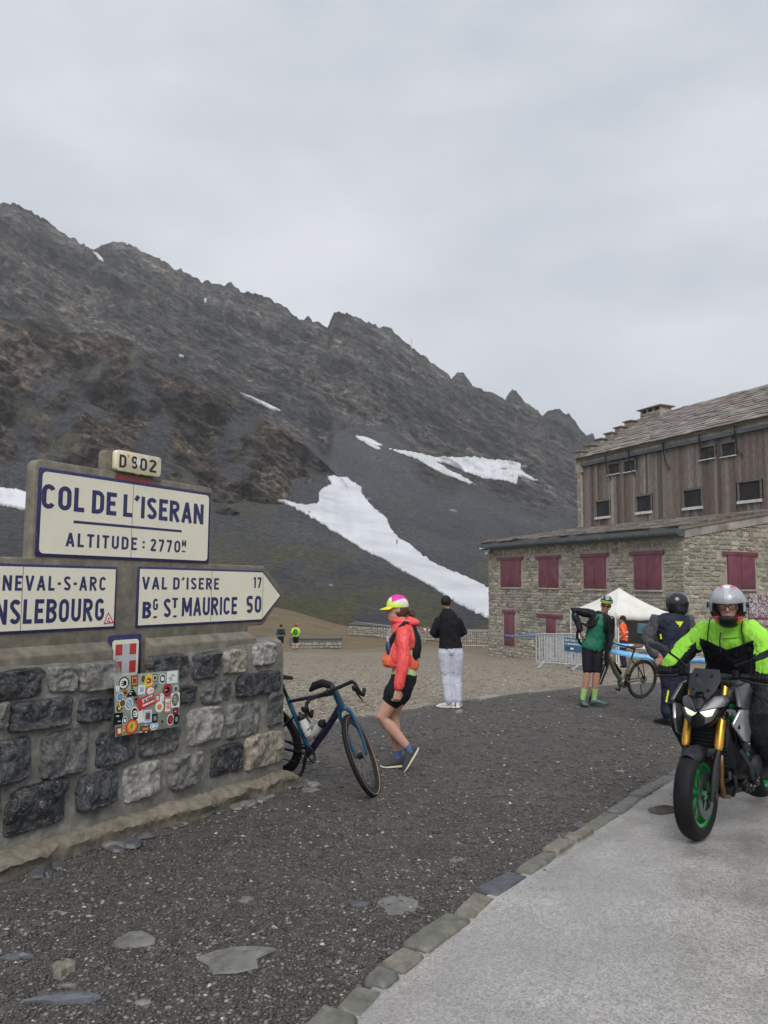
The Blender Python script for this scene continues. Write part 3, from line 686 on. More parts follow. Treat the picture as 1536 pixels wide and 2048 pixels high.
# ================================================================== refuge building
PA = gp(978, 1313)
_vd = ray(58, 1160); VD = Vector((_vd.x, _vd.y, 0)).normalized()      # receding direction of the long walls
BA = -VD                                                             # along the front, towards the camera
BN = Vector((BA.y, -BA.x, 0)); BN = BN if BN.dot(Vector((0, 0, 0)) - PA) > 0 else -BN   # outward normal of the front
BI = -BN                                                             # into the building
def fA(px, py, off=0.0):       # pixel -> (u along front, z) on the front plane moved inwards by off
    p = on_plane(px, py, PA + BI * off, BN); d = p - PA; return d.dot(BA), p.z
UC = fA(1369, 1150)[0]                                               # corner
PB = PA + BA * UC
def fB(px, py):
    p = on_plane(px, py, PB, BA); d = p - PB; return d.dot(BI), p.z
def PW(u, v, z): return PA + BA * u + BI * v + Vector((0, 0, z - PA.z))
Z0 = PA.z - 1.2
bld = empty('refuge_building', PA, 0, 'two storey grey stone refuge with dark red shutters and weathered plank upper floor', 'building')
def LB(u, v, z): return BA * u + BI * v + Vector((0, 0, z - PA.z))
EAVE = fA(1170, 1075)[1]; SET = 6.0; RISE = .165
m_stone, t, b = _mat('rubble_stone')
oi = t.nodes.new('ShaderNodeObjectInfo'); nn = noise_tex(t, 7, 6, .65); n2 = noise_tex(t, .5, 4, .6)
c = ramp(t, oi.outputs['Random'], [(0, (.26, .24, .195)), (.25, (.31, .285, .23)), (.5, (.37, .34, .275)), (.75, (.30, .295, .265)), (.92, (.41, .365, .285)), (1, (.22, .195, .165))])
c = mixc(t, .8, c, ramp(t, nn.outputs['Fac'], [(.28, (.6, .6, .6)), (.5, (1, 1, 1)), (.75, (1.4, 1.38, 1.33))]), 'MULTIPLY')
t.links.new(c, b.inputs['Base Color']); b.inputs['Roughness'].default_value = .85; bump(t, b, nn.outputs['Fac'], .7, .03)
m_stone2, t, b = _mat('rubble_stone_joined')
oi = t.nodes.new('ShaderNodeAttribute'); oi.attribute_name = 'tint'; nn = noise_tex(t, 7, 6, .65)
c = mixc(t, .8, oi.outputs['Color'], ramp(t, nn.outputs['Fac'], [(.28, (.6, .6, .6)), (.5, (1, 1, 1)), (.75, (1.4, 1.38, 1.33))]), 'MULTIPLY')
t.links.new(c, b.inputs['Base Color']); b.inputs['Roughness'].default_value = .85; bump(t, b, nn.outputs['Fac'], .7, .03)
m_mort, t, b = _mat('lime_mortar')
nn = noise_tex(t, 3.5, 7, .7); n2 = noise_tex(t, .35, 4, .6)
c = ramp(t, nn.outputs['Fac'], [(.28, (.21, .19, .15)), (.5, (.36, .33, .27)), (.75, (.50, .465, .385))])
c = mixc(t, ramp(t, n2.outputs['Fac'], [(.5, (0, 0, 0)), (.75, (.5, .5, .5))]), c, (.14, .125, .10))
t.links.new(c, b.inputs['Base Color']); b.inputs['Roughness'].default_value = .9; bump(t, b, nn.outputs['Fac'], .7, .03)
m_red = M('hazed_red_paint', (.165, .050, .073), .6, var=.25, vs=3, bs=30, bst=.2, bd=.004)  # shutter red with distance haze mixed into its base colour
m_gut = M('gutter_zinc', (.105, .125, .135), .45, .3, .2, 1.5)
m_conc = M('weathered_concrete', (.30, .285, .25), .85, var=.45, vs=1.4, bs=9, bst=.5, bd=.02)
m_slate = stone_mat('slate_slab', (.20, .165, .135), .7)
m_lead = M('white_sill', (.55, .54, .51), .7, var=.3, vs=6)
m_darkw = M('dark_window_board', (.045, .040, .038), .7, var=.4, vs=5, bs=20)
m_iron = M('black_iron', (.02, .02, .021), .5, .5)
def quadbox(o_, parent, name, mat, u0, u1, v0, v1, z0, z1, bev=0, ztop=None):
    mb = MB(); zt = ztop or (lambda u, v: z1)
    vs = [LB(u0, v0, z0), LB(u1, v0, z0), LB(u1, v1, z0), LB(u0, v1, z0), LB(u0, v0, zt(u0, v0)), LB(u1, v0, zt(u1, v0)), LB(u1, v1, zt(u1, v1)), LB(u0, v1, zt(u0, v1))]
    mb.add(vs, [(3, 2, 1, 0), (4, 5, 6, 7), (0, 1, 5, 4), (1, 2, 6, 5), (2, 3, 7, 6), (3, 0, 4, 7)])
    return mb.build(name, mat, parent, bevel=bev)
rake = lambda u, v: EAVE + RISE * max(0, v)
wallA = quadbox(0, bld, 'wall', m_mort, 0, UC, 0, SET, Z0, EAVE, ztop=rake)
# openings: (pixel quad on which face, kind)
OPA = [(1003, 1042, 1115, 1174), (1079, 1117, 1112, 1175), (1169, 1212, 1108, 1177), (1270, 1323, 1103, 1179)]
DRA = [(1009.5, 1029, 1221, 1291), (1093, 1111, 1229, 1268)]
OPB = [(1454, 1508, 1105, 1178)]
holesA, holesB = [], []
def shutter(face, x0, x1, y0, y1, nm='shutter', lint=None, sill=True):
    f = fA if face == 'A' else fB
    u0, u1 = f(x0, (y0 + y1) / 2)[0], f(x1, (y0 + y1) / 2)[0]; zt = f((x0 + x1) / 2, y0)[1]; zb = f((x0 + x1) / 2, y1)[1]
    W3 = (lambda u, v, z: LB(u, v, z)) if face == 'A' else (lambda u, v, z: LB(UC - v, u, z))
    (holesA if face == 'A' else holesB).append((u0 - .05, u1 + .05, zb - .12, zt + .02))
    def bx(name, a0, a1, v0, v1, zz0, zz1, mat, par, bev=.012):
        mb = MB(); vs = [W3(a, v, z) for z in (zz0, zz1) for a, v in ((a0, v0), (a1, v0), (a1, v1), (a0, v1))]
        mb.add(vs, [(3, 2, 1, 0), (4, 5, 6, 7), (0, 1, 5, 4), (1, 2, 6, 5), (2, 3, 7, 6), (3, 0, 4, 7)]); return mb.build(name, mat, par, bevel=bev)
    w_ = u1 - u0
    sh = bx(nm, u0, u1, -.05, .02, zb, zt, m_red, bld)
    if nm == 'shutter':
        for k in range(2): bx('shutter_leaf', u0 + w_ * (.5 * k) + .012, u0 + w_ * (.5 * k + .5) - .012, -.075, -.051, zb + .02, zt - .16, m_red, sh, .006)
        if sill: bx('sill', u0 - .06, u1 + .06, -.10, 0, zb - .10, zb - .015, m_mort, sh, .015)
    else:
        bx('door_panel', u0 + .05, u1 - .05, -.072, -.051, zb + .05, zt - .18, m_red, sh, .006)
    lo = (w_ * .16 if lint is None else lint)
    bx('lintel', u0 - lo, u1 + lo * .8, -.085, 0, zt - .15, zt + .02, m_red, sh)
    (holesA if face == 'A' else holesB).append((u0 - lo - .02, u1 + lo + .02, zt - .15, zt + .05))
for q in OPA: shutter('A', *q)
shutter('B', *OPB[0])
shutter('A', *DRA[0], nm='door'); shutter('A', *DRA[1], nm='door', lint=.75)
# dark recessed shopfront under the tent
su0, su1 = fA(1240, 1260)[0], fA(1330, 1260)[0]; sz1 = fA(1285, 1230)[1]; sz0 = fA(1285, 1288)[1]
sf = quadbox(0, bld, 'shop_window', m_darkw, su0, su1, -.03, .02, sz0, sz1); holesA.append((su0, su1, sz0, sz1))
quadbox(0, sf, 'curtain', M('teal_curtain', (.10, .20, .22), .7, var=.5, vs=3), su0 + (su1 - su0) * .42, su0 + (su1 - su0) * .72, -.05, -.031, sz0 + .45, sz1 - .35)
quadbox(0, sf, 'lintel', M('dark_beam', (.05, .035, .028), .8, var=.4, vs=4), su0 - .2, su1 + .2, -.08, -.002, sz1 - .02, sz1 + .28)
# rubble stones -----------------------------------------------------------------
def rubble_variants():
    out_ = []
    for k in range(10):
        rng = random.Random(k); n = 9; mb = MB(); rings = []
        ang_ = [2 * math.pi * i / n for i in range(n)]; rr = [.80 + .32 * rng.random() for _ in range(n)]
        for y, sc in ((0, 1.0), (-.6, 1.0), (-1, .80)):
            ring = []
            for a, r in zip(ang_, rr):
                cx, cz = math.cos(a), math.sin(a); pw = .55
                x = math.copysign(abs(cx) ** pw, cx) * r * sc * .5 * 1.02; z = math.copysign(abs(cz) ** pw, cz) * r * sc * .5 * 1.02
                ring.append((max(-.52, min(.52, x)), y * (.75 + .5 * rng.random()) if y < 0 else 0, max(-.52, min(.52, z))))
            rings.append(ring)
        vs = [p for r in rings for p in r]; fs = [(i * n + j, i * n + (j + 1) % n, (i + 1) * n + (j + 1) % n, (i + 1) * n + j) for i in range(2) for j in range(n)] + [tuple(range(2 * n, 3 * n))]
        mb.add(vs, fs); me = mb.mesh('stone'); bm = bmesh.new(); bm.from_mesh(me); bmesh.ops.recalc_face_normals(bm, faces=bm.faces); bm.to_mesh(me); bm.free()
        me.materials.append(m_stone); me.shade_smooth(); me.set_sharp_from_angle(angle=R_(50)); out_.append(me)
    return out_
RV = rubble_variants()
PALB = [(.26, .24, .195), (.31, .285, .23), (.37, .34, .275), (.30, .295, .265), (.41, .365, .285), (.22, .195, .165), (.33, .31, .25)]
def rubble(parent, W3, u0, u1, z0, ztop, holes, hr, wr, limit, sort, seed, depth=.035, alt_mat=None):
    rng = random.Random(seed); items = []; z = z0
    while True:
        h = rng.uniform(*hr); u = u0 + rng.uniform(-.1, 0)
        if z > ztop(u0) and z > ztop(u1): break
        while u < u1:
            w_ = rng.uniform(*wr) * (.8 if h < sum(hr) / 2 else 1.1); hh = h
            a0, a1 = max(u, u0), min(u + w_, u1); cu = (a0 + a1) / 2
            if a1 - a0 > .07 and z + hh < ztop(cu) + .03 and not any(a1 - .03 > q[0] and a0 + .03 < q[1] and z + hh - .03 > q[2] and z + .03 < q[3] for q in holes):
                if rng.random() < .16 and hh > .17:
                    items.append((cu, z + hh * .25, a1 - a0, hh * .5)); items.append((cu, z + hh * .75, a1 - a0, hh * .5))
                else: items.append((cu + rng.uniform(-.01, .01), z + hh / 2 + rng.uniform(-.012, .012), a1 - a0, hh * rng.uniform(.9, 1.05)))
            u += w_
        z += h
    items.sort(key=sort); jv = []; jf = []; jc = []
    ax = W3(1, 0, 0) - W3(0, 0, 0); ay = W3(0, 1, 0) - W3(0, 0, 0)
    for i, (cu, cz, w_, h) in enumerate(items):
        me = RV[rng.randrange(10)]; d = depth * rng.uniform(.6, 1.5); rot = rng.uniform(-.07, .07); sw, sh = w_ - .022, h - .02
        if i < limit:
            o = bpy.data.objects.new('stone', me); COL.objects.link(o); o.parent = parent
            X = ax.normalized(); Yv = ay.normalized(); Zv = Vector((0, 0, 1)); Xr = X * math.cos(rot) + Zv * math.sin(rot); Zr = Zv * math.cos(rot) - X * math.sin(rot)
            p = W3(cu, 0, cz)
            o.matrix_local = Matrix(((Xr.x * sw, Yv.x * d, Zr.x * sh, p.x), (Xr.y * sw, Yv.y * d, Zr.y * sh, p.y), (Xr.z * sw, Yv.z * d, Zr.z * sh, p.z), (0, 0, 0, 1)))
            if alt_mat: o.material_slots[0].link = 'OBJECT'; o.material_slots[0].material = alt_mat
        else:
            k = len(jv); br = rng.uniform(.8, 1.2); c = [q * br for q in rng.choice(PALB)]
            for v in me.vertices:
                jv.append(tuple(W3(cu + v.co.x * sw, v.co.y * d, cz + v.co.z * sh + v.co.x * sw * rot))); jc.append((*c, 1))
            jf.extend([tuple(q + k for q in f.vertices) for f in me.polygons])
    if jv:
        me = bpy.data.meshes.new('rubble_stones'); me.from_pydata(jv, [], jf); attr_col(me, 'tint', jc); me.materials.append(m_stone2)
        bm = bmesh.new(); bm.from_mesh(me); bmesh.ops.recalc_face_normals(bm, faces=bm.faces); bm.to_mesh(me); bm.free()
        o = bpy.data.objects.new('rubble_stones', me); COL.objects.link(o); o.parent = parent; o['kind'] = 'stuff'
    return len(items)
ZG = PA.z - .3
nA = rubble(wallA, lambda u, v, z: LB(u, v, z), 0, UC, ZG, lambda u: EAVE - .06, holesA, (.13, .25), (.20, .55), 210, lambda q: -q[0], 3)
nB = rubble(wallA, lambda u, v, z: LB(UC - v, u, z), 0, 5.6, ZG, lambda u: EAVE + RISE * u - .12, holesB, (.13, .25), (.20, .55), 90, lambda q: abs(q[0] - 2.2) + abs(q[1] - 2), 4)
# lean-to roof: slab layer, gutter, concrete band on the rake
RT = lambda v: EAVE + RISE * v
mb = MB()
for u0 in (-.25,):
    vs = []
    for dz in (.0, .16):
        for u, v in ((-.3, -.35), (UC + .12, -.35), (UC + .12, SET), (-.3, SET)): vs.append(LB(u, v, RT(v) + .02 + dz))
    mb.add(vs, [(3, 2, 1, 0), (4, 5, 6, 7), (0, 1, 5, 4), (1, 2, 6, 5), (2, 3, 7, 6), (3, 0, 4, 7)])
lroof = mb.build('lower_roof', m_slate, bld)
m_tile, t, b = _mat('roof_stone'); oi = t.nodes.new('ShaderNodeObjectInfo'); nn = noise_tex(t, 5, 5, .65); bgn = noise_tex(t, .25, 4)
c = ramp(t, oi.outputs['Random'], [(0, (.13, .115, .105)), (.3, (.215, .19, .172)), (.6, (.17, .14, .118)), (.85, (.28, .26, .24)), (1, (.20, .135, .10))])
c = mixc(t, .8, c, ramp(t, nn.outputs['Fac'], [(.28, (.45, .45, .45)), (.5, (1, 1, 1)), (.75, (1.6, 1.55, 1.5))]), 'MULTIPLY'); t.links.new(c, b.inputs['Base Color']); b.inputs['Roughness'].default_value = .55; bump(t, b, nn.outputs['Fac'], .5, .02)
rng = random.Random(2)
for row in range(13):
    u = -.35 - rng.random() * .3
    while u < UC + .1:
        w_ = rng.uniform(.4, 1.0); v0 = -.42 + row * .46 + rng.uniform(-.06, .06); v1 = v0 + .72; zz = RT(v0) + .19 + rng.uniform(-.01, .03); th = rng.uniform(.04, .075); ue = min(u + w_ - .02, UC + .14)
        vs = [LB(u, v0, zz), LB(ue, v0 + rng.uniform(-.06, .06), zz + rng.uniform(-.02, .02)), LB(ue, v1, RT(v1) + .17), LB(u, v1, RT(v1) + .17)]; vs += [p + Vector((0, 0, th)) for p in vs]
        mb = MB(); mb.add(vs, [(3, 2, 1, 0), (4, 5, 6, 7), (0, 1, 5, 4), (1, 2, 6, 5), (2, 3, 7, 6), (3, 0, 4, 7)]); mb.build('roof_slab', m_tile, lroof); u += w_
mb = MB(); sec = [(-.36, .0), (-.36, -.17), (-.42, -.24), (-.52, -.24), (-.56, -.16), (-.56, .0)]
mb.add([LB(u, v, EAVE + z + .02) for u in (-.32, UC + .18) for v, z in sec], [(i, i + 1, i + 7, i + 6) for i in range(5)] + [(0, 1, 2, 3, 4, 5), (11, 10, 9, 8, 7, 6)])
gut = mb.build('gutter', m_gut, bld, ang=20)
mb = MB(); mb.box((0, 0, 0), (1, 1, 1)); fsc = quadbox(0, bld, 'fascia_board', m_gut, -.28, UC + .1, -.345, -.02, EAVE - .28, EAVE - .03)
for k in range(5): quadbox(0, gut, 'gutter_bracket', m_lead, UC * (.5 + .1 * k) - .012, UC * (.5 + .1 * k) + .012, -.565, -.36, EAVE - .17, EAVE - .13)
mb = MB()
vs = []
for v in (-.30, SET):
    for uo in (0, .07):
        for dz in (-.34, .04): vs.append(LB(UC + uo, max(v, -.02), RT(max(v, 0)) + dz))
mb.add(vs, [(0, 1, 3, 2), (4, 6, 7, 5), (0, 4, 5, 1), (2, 3, 7, 6), (1, 5, 7, 3), (0, 2, 6, 4)]); mb.build('concrete_band', m_conc, bld)
# upper floor -------------------------------------------------------------------
UL = fA(1166, 980, SET)[0] - 0.0
UR = UL + 22; ZT = fA(1165, 932, SET)[1]; ZBm = RT(SET) - .4
upper = quadbox(0, bld, 'upper_wall', m_darkw, UL - .02, UR, SET + .06, SET + 9, ZBm, ZT + .3)
m_plank, t, b = _mat('weathered_plank')
oi = t.nodes.new('ShaderNodeObjectInfo'); gr = noise_tex(t, 9, 6, .7, stretch=(6, 6, .35)); lg = noise_tex(t, .8, 3)
c = ramp(t, oi.outputs['Random'], [(0, (.095, .071, .059)), (.3, (.15, .118, .099)), (.55, (.22, .195, .176)), (.8, (.14, .107, .09)), (1, (.32, .30, .28))])
c = mixc(t, .85, c, ramp(t, gr.outputs['Fac'], [(.3, (.35, .35, .35)), (.52, (1, 1, 1)), (.74, (2.3, 2.35, 2.4))]), 'MULTIPLY')
t.links.new(c, b.inputs['Base Color']); b.inputs['Roughness'].default_value = .85; bump(t, b, gr.outputs['Fac'], .6, .01)
f6 = lambda px, py: fA(px, py, SET)
WINL = [((1192, 1220, 1001, 1033)), ((1273, 1303, 990, 1023)), ((1367, 1404, 978, 1014)), ((1477, 1522, 961, 1000))]
WINU = [((1217, 1240, 926, 948)), ((1248, 1271, 920, 943)), ((1400, 1430, 892, 918)), ((1443, 1472, 884, 912))]
wh = []
for x0, x1, y0, y1 in WINL + WINU:
    ua, ub = f6(x0, (y0 + y1) / 2)[0], f6(x1, (y0 + y1) / 2)[0]; za, zb = f6((x0 + x1) / 2, y1)[1], f6((x0 + x1) / 2, y0)[1]; wh.append((ua, ub, za, zb))
rng = random.Random(8); u = UL; zbot = RT(SET) + .18
while u < UR:
    w_ = rng.uniform(.14, .24); a0, a1 = u, min(u + w_ - .008, UR); u += w_
    segs = [(zbot + rng.uniform(-.04, .03), ZT - .02)]
    for q in wh:
        if a1 > q[0] and a0 < q[1]:
            ns = []
            for s0, s1 in segs:
                if q[3] < s0 or q[2] > s1: ns.append((s0, s1)); continue
                if q[2] - s0 > .05: ns.append((s0, q[2]))
                if s1 - q[3] > .05: ns.append((q[3], s1))
            segs = ns
    dv = rng.uniform(-.012, .012)
    for s0, s1 in segs: quadbox(0, upper, 'plank', m_plank, a0, a1, SET + dv, SET + .05 + dv, s0, s1)
m_frame = M('grey_window_frame', (.13, .12, .11), .8, var=.3, vs=5); m_pane = M('dull_pane', (.030, .027, .028), .4, var=.3, vs=2)
for i, (ua, ub, za, zb) in enumerate(wh):
    low = i < 4
    wd = quadbox(0, upper, 'window', m_pane if low else m_darkw, ua + .02, ub - .02, SET + .035, SET + .055, za + .02, zb - .02)
    for nm, e in (('window_frame', (ua - .03, ub + .03, zb - .05, zb + .05)), ('window_frame', (ua - .03, ua + .03, za, zb - .051)), ('window_frame', (ub - .03, ub + .03, za, zb - .051))):
        quadbox(0, wd, nm, m_frame, e[0], e[1], SET - .04 - (.005 if e[2] > za else 0), SET + .033, e[2], e[3])
    quadbox(0, wd, 'sill', m_lead, ua - .04, ub + .04, SET - .10, SET + .034, za - (.14 if low else .05), za - .002)
band = quadbox(0, upper, 'eave_band', m_conc, UL - .1, UR, SET - .12, SET + .055, ZT + .12, ZT + .48)
quadbox(0, upper, 'eave_gutter', m_gut, UL - .02, UR, SET - .17, SET - .005, ZT - .06, ZT + .11)
for x in (1218, 1265, 1335, 1408, 1480):
    ua = f6(x, 920)[0]; mb = MB(); mb.tube([LB(ua, SET - .10, ZT + .38), LB(ua - .06, SET - .22, ZT + .28), LB(ua - .08, SET - .20, ZT - .1), LB(ua - .06, SET - .09, ZT - .75), LB(ua + .22, SET - .06, ZT - 1.15)], .032, 6); mb.build('iron_hook', m_iron, upper)
mb = MB(); quadbox(0, upper, 'sill_flashing', m_lead, UL, UR, SET - .12, SET - .02, zbot - .12, zbot - .03)
# corner masonry strip of the gable end
qs = quadbox(0, bld, 'gable_wall', m_mort, UL - .42, UL - .03, SET - .10, SET + 9, ZBm, ZT + .5)
rubble(qs, lambda u, v, z: LB(UL - .42 + u, SET - .10 + v, z), 0, .39, RT(SET), lambda u: ZT + .45, [], (.16, .26), (.2, .4), 60, lambda q: 0, 5)
# main roof with stone slabs
RID_V = SET + 4.5; TAN = math.tan(R_(30)); RZ = lambda v: ZT + .50 + (v - SET + .12) * TAN
mb = MB(); vs = []
for dz in (0, .14):
    for u, v in ((UL - .3, SET - .25), (UR, SET - .25), (UR, RID_V), (UL - .3, RID_V)): vs.append(LB(u, v, RZ(v) + dz - .12))
mb.add(vs, [(3, 2, 1, 0), (4, 5, 6, 7), (0, 1, 5, 4), (1, 2, 6, 5), (2, 3, 7, 6), (3, 0, 4, 7)]); roof = mb.build('roof', m_slate, bld)
mb = MB(); mb.add([LB(u, v, z) for dz in (0, .1) for u, v, z in ((UL - .3, RID_V, RZ(RID_V) - .02 + dz), (UR, RID_V, RZ(RID_V) - .02 + dz), (UR, RID_V + 4.6, RZ(SET) - .1 + dz), (UL - .3, RID_V + 4.6, RZ(SET) - .1 + dz))], [(3, 2, 1, 0), (4, 5, 6, 7), (0, 1, 5, 4), (1, 2, 6, 5), (2, 3, 7, 6), (3, 0, 4, 7)]); mb.build('roof_back', m_slate, roof)
rng = random.Random(12); slabs = []
v = SET - .36
while v < RID_V + .1:
    u = UL - .35 + rng.uniform(-.2, 0)
    while u < UL + 16:
        w_ = rng.uniform(.35, .85); slabs.append((u, v + rng.uniform(-.05, .05), w_ - .02, rng.uniform(.50, .62))); u += w_
    v += .34
sv_, sf_, sc_ = [], [], []
slabs.sort(key=lambda q: (q[0] + q[2] / 2 > UL + 12.5, q[1]))
tmesh = []
for k in range(8):
    r2 = random.Random(k); mb = MB(); pts = [(-.5, 0), (-.2, -.06 * r2.random()), (.2, -.08 * r2.random()), (.5, .03 * r2.random()), (.5, 1), (-.5, 1)]
    mb.prism(pts, lambda a, b_, h: Vector((a, b_, h)), 1.0); me = mb.mesh('roof_slab'); me.materials.append(m_tile); tmesh.append(me)
up = Vector((0, 0, 1)); slope = (BI * math.cos(R_(30)) + up * math.sin(R_(30))); nrm = (up * math.cos(R_(30)) - BI * math.sin(R_(30)))
for i, (u, v, w_, l) in enumerate(slabs):
    p = LB(u + w_ / 2, v, RZ(v) + .02 + rng.uniform(0, .02)); tl = R_(rng.uniform(2.5, 6)); s2 = slope * math.cos(tl) - nrm * math.sin(tl); n2 = nrm * math.cos(tl) + slope * math.sin(tl); th = rng.uniform(.03, .055); a2 = (BA * math.cos(.02) + up * rng.uniform(-.03, .03)).normalized()
    p = p + nrm * .045
    Mx = Matrix(((a2.x * w_, s2.x * l, n2.x * th, p.x), (a2.y * w_, s2.y * l, n2.y * th, p.y), (a2.z * w_, s2.z * l, n2.z * th, p.z), (0, 0, 0, 1)))
    if i < 300:
        o = bpy.data.objects.new('roof_slab', tmesh[rng.randrange(8)]); COL.objects.link(o); o.parent = roof; o.matrix_local = Mx
    else:
        me = tmesh[rng.randrange(8)]; k = len(sv_); br = rng.uniform(.65, 1.4); c = [q * br for q in (.22, .175, .145)]
        for vv in me.vertices: sv_.append(tuple(Mx @ vv.co)); sc_.append((*c, 1))
        sf_.extend([tuple(q + k for q in f.vertices) for f in me.polygons])
if sv_:
    me = bpy.data.meshes.new('roof_slabs'); me.from_pydata(sv_, [], sf_); attr_col(me, 'tint', sc_); me.materials.append(m_stone2); bm = bmesh.new(); bm.from_mesh(me); bmesh.ops.recalc_face_normals(bm, faces=bm.faces); bm.to_mesh(me); bm.free()
    o = bpy.data.objects.new('roof_slabs', me); COL.objects.link(o); o.parent = roof; o['kind'] = 'stuff'
# stepped gable
for k in range(6):
    va = SET - .15 + k * .78; zt = ZT + .62 + k * .78 * TAN
    st = quadbox(0, bld, 'gable_step', m_mort, UL - .48, UL + .10, va, va + .80, ZT - .4, zt + .22)
    quadbox(0, st, 'step_slab', m_slate, UL - .56, UL + .22, va - .12, va + .70, zt + .225, zt + .30, bev=.015)
    rubble(st, lambda u, v, z, a=va: LB(UL - .48 + u, a + v, z), 0, .58, zt - .2, lambda u, z_=zt: z_ + .22, [], (.14, .2), (.2, .35), 12, lambda q: 0, 30 + k)
    rubble(st, lambda u, v, z, a=va: LB(UL - .48 + v, a + u, z), 0, .8, zt - .4, lambda u, z_=zt: z_ + .22, [], (.14, .2), (.2, .35), 12, lambda q: 0, 40 + k)
# chimney
cu, cv = UL + 1.1, RID_V + .1
ch = quadbox(0, roof, 'chimney', m_mort, cu - .55, cu + 1.15, cv - .5, cv + .4, RZ(RID_V) - .8, RZ(RID_V) + .28)
quadbox(0, ch, 'chimney_cap', m_slate, cu - .70, cu + 1.3, cv - .65, cv + .55, RZ(RID_V) + .50, RZ(RID_V) + .58, bev=.015)
for a in (-.5, 0, .5, 1.05): quadbox(0, ch, 'chimney_pier', m_mort, cu + a - .05, cu + a + .09, cv - .48, cv + .38, RZ(RID_V) + .28, RZ(RID_V) + .50)
rubble(ch, lambda u, v, z: LB(cu - .55 + u, cv - .5 + v, z), 0, 1.7, RZ(RID_V) - .8, lambda u: RZ(RID_V) + .26, [], (.14, .2), (.2, .4), 60, lambda q: 0, 6)
rubble(ch, lambda u, v, z: LB(cu - .55 + v, cv - .5 + u, z), 0, .9, RZ(RID_V) - .8, lambda u: RZ(RID_V) + .26, [], (.14, .2), (.2, .4), 60, lambda q: 0, 7)
# satellite dish on the far corner
du, dz = fA(985, 1098)
dish = empty('satellite_dish', PW(du, -.25, dz), 0, 'white satellite dish on the left corner of the stone building', 'dish')
dn = (Vector((-1, -.15, .25))).normalized(); mb = MB(); ax1 = dn.orthogonal().normalized(); ax2 = dn.cross(ax1); wht = M('dish_white', (.72, .72, .70), .4)
for th in (0, .02):
    pass
rings = []
for k in range(7):
    r = .36 * k / 6; rings.append([Vector(dn * (.5 * r * r * 1.4) + (ax1 * math.cos(a) + ax2 * math.sin(a)) * max(r, .004)) for a in [2 * math.pi * j / 24 for j in range(24)]])
back = [[p - dn * .02 for p in r] for r in reversed(rings)]; al = rings + back
mb.add([p for r in al for p in r], [(i * 24 + j, i * 24 + (j + 1) % 24, (i + 1) * 24 + (j + 1) % 24, (i + 1) * 24 + j) for i in range(len(al) - 1) for j in range(24)])
mb.build('dish_bowl', wht, dish); mb = MB(); mb.tube([dn * .0 - ax1 * .02, dn * .5 - Vector((0, 0, .12))], .014, 6); mb.build('feed_arm', wht, dish); mb = MB(); mb.ell(dn * .52 - Vector((0, 0, .12)), (.05, .05, .05), 10, 6); mb.build('feed_horn', wht, dish)
mb = MB(); mb.tube([(0, 0, 0) , BI * .26], .02, 6); mb.build('wall_bracket', wht, dish)
# cable down the wall and flood light
u1, z1 = fA(1001, 1112); u2, z2 = fA(1001, 1205); u3, z3 = fA(1004, 1222)
mb = MB(); mb.tube([LB(u1 + .3, -.06, z1 + .35), LB(u1, -.06, z1 + .1), LB(u1, -.06, z2), LB(u3 + .1, -.06, z3)], .016, 6); mb.build('cable', M('grey_cable', (.35, .34, .31), .6), bld)
# poster of a crowd on the end wall
pu0, pz1 = fB(1494, 1186); pz0 = fB(1510, 1252)[1]
m_post, t, b = _mat('crowd_poster'); vv = noise_tex(t, 14, kind='voronoi'); t.links.new(ramp(t, vv.outputs['Color'], [(.05, (.02, .02, .03)), (.3, (.25, .08, .09)), (.5, (.30, .28, .30)), (.72, (.55, .54, .55)), (.85, (.10, .16, .22)), (.95, (.5, .32, .22))]), b.inputs['Base Color']); b.inputs['Roughness'].default_value = .5
poster = empty('crowd_poster', PB, 0, 'large colourful printed panel on the end wall behind the motorcycle rider', 'poster')
mb = MB(); mb.add([BA * v + BI * u + Vector((0, 0, z - PB.z)) for v in (.06, .09) for u, z in ((pu0, pz0), (pu0 + 3, pz0), (pu0 + 3, pz1), (pu0, pz1))], [(3, 2, 1, 0), (4, 5, 6, 7), (0, 1, 5, 4), (1, 2, 6, 5), (2, 3, 7, 6), (3, 0, 4, 7)]); mb.build('printed_panel', m_post, poster)
zz = fB(1510, 1237)[1]
mb = MB(); mb.add([BA * v + BI * u + Vector((0, 0, z - PB.z)) for v in (.091, .10) for u, z in ((pu0, zz - .05), (pu0 + 3, zz - .05), (pu0 + 3, zz + .05), (pu0, zz + .05))], [(3, 2, 1, 0), (4, 5, 6, 7), (0, 1, 5, 4), (1, 2, 6, 5), (2, 3, 7, 6), (3, 0, 4, 7)]); mb.build('red_strip', m_red, poster)
# ================================================================== stone wall and concrete direction sign
WP = CAM + (gp(566, 1546) - CAM) * .925; _vw = ray(1690, 1170); WD = Vector((_vw.x, _vw.y, 0)).normalized()      # along the wall, away from the camera
WN = Vector((WD.y, -WD.x, 0)); WN = WN if WN.dot(-WP) > 0 else -WN                         # out of the wall
SO = -.10                                                                                  # sign face sits back from the wall face
def fW(px, py, off=0.0):
    p = on_plane(px, py, WP + WN * off, WN); d = p - WP; return d.dot(WD), p.z
def LW(u, z, off=0.0): return WP + WD * u + WN * off + Vector((0, 0, z - WP.z))
ZW = lambda x, y: (x / 2.56, 1240 + y / 2.56)
Z1 = lambda x, y: (x / 2.56, 880 + y / 2.56)
m_wmort, t, b = _mat('wall_mortar')
n1 = noise_tex(t, 9, 7, .7); n2 = noise_tex(t, 2.2, 5, .6); n3 = noise_tex(t, 60, 4, .7)
c = ramp(t, n1.outputs['Fac'], [(.28, (.10, .094, .082)), (.5, (.20, .187, .163)), (.74, (.37, .35, .31))])
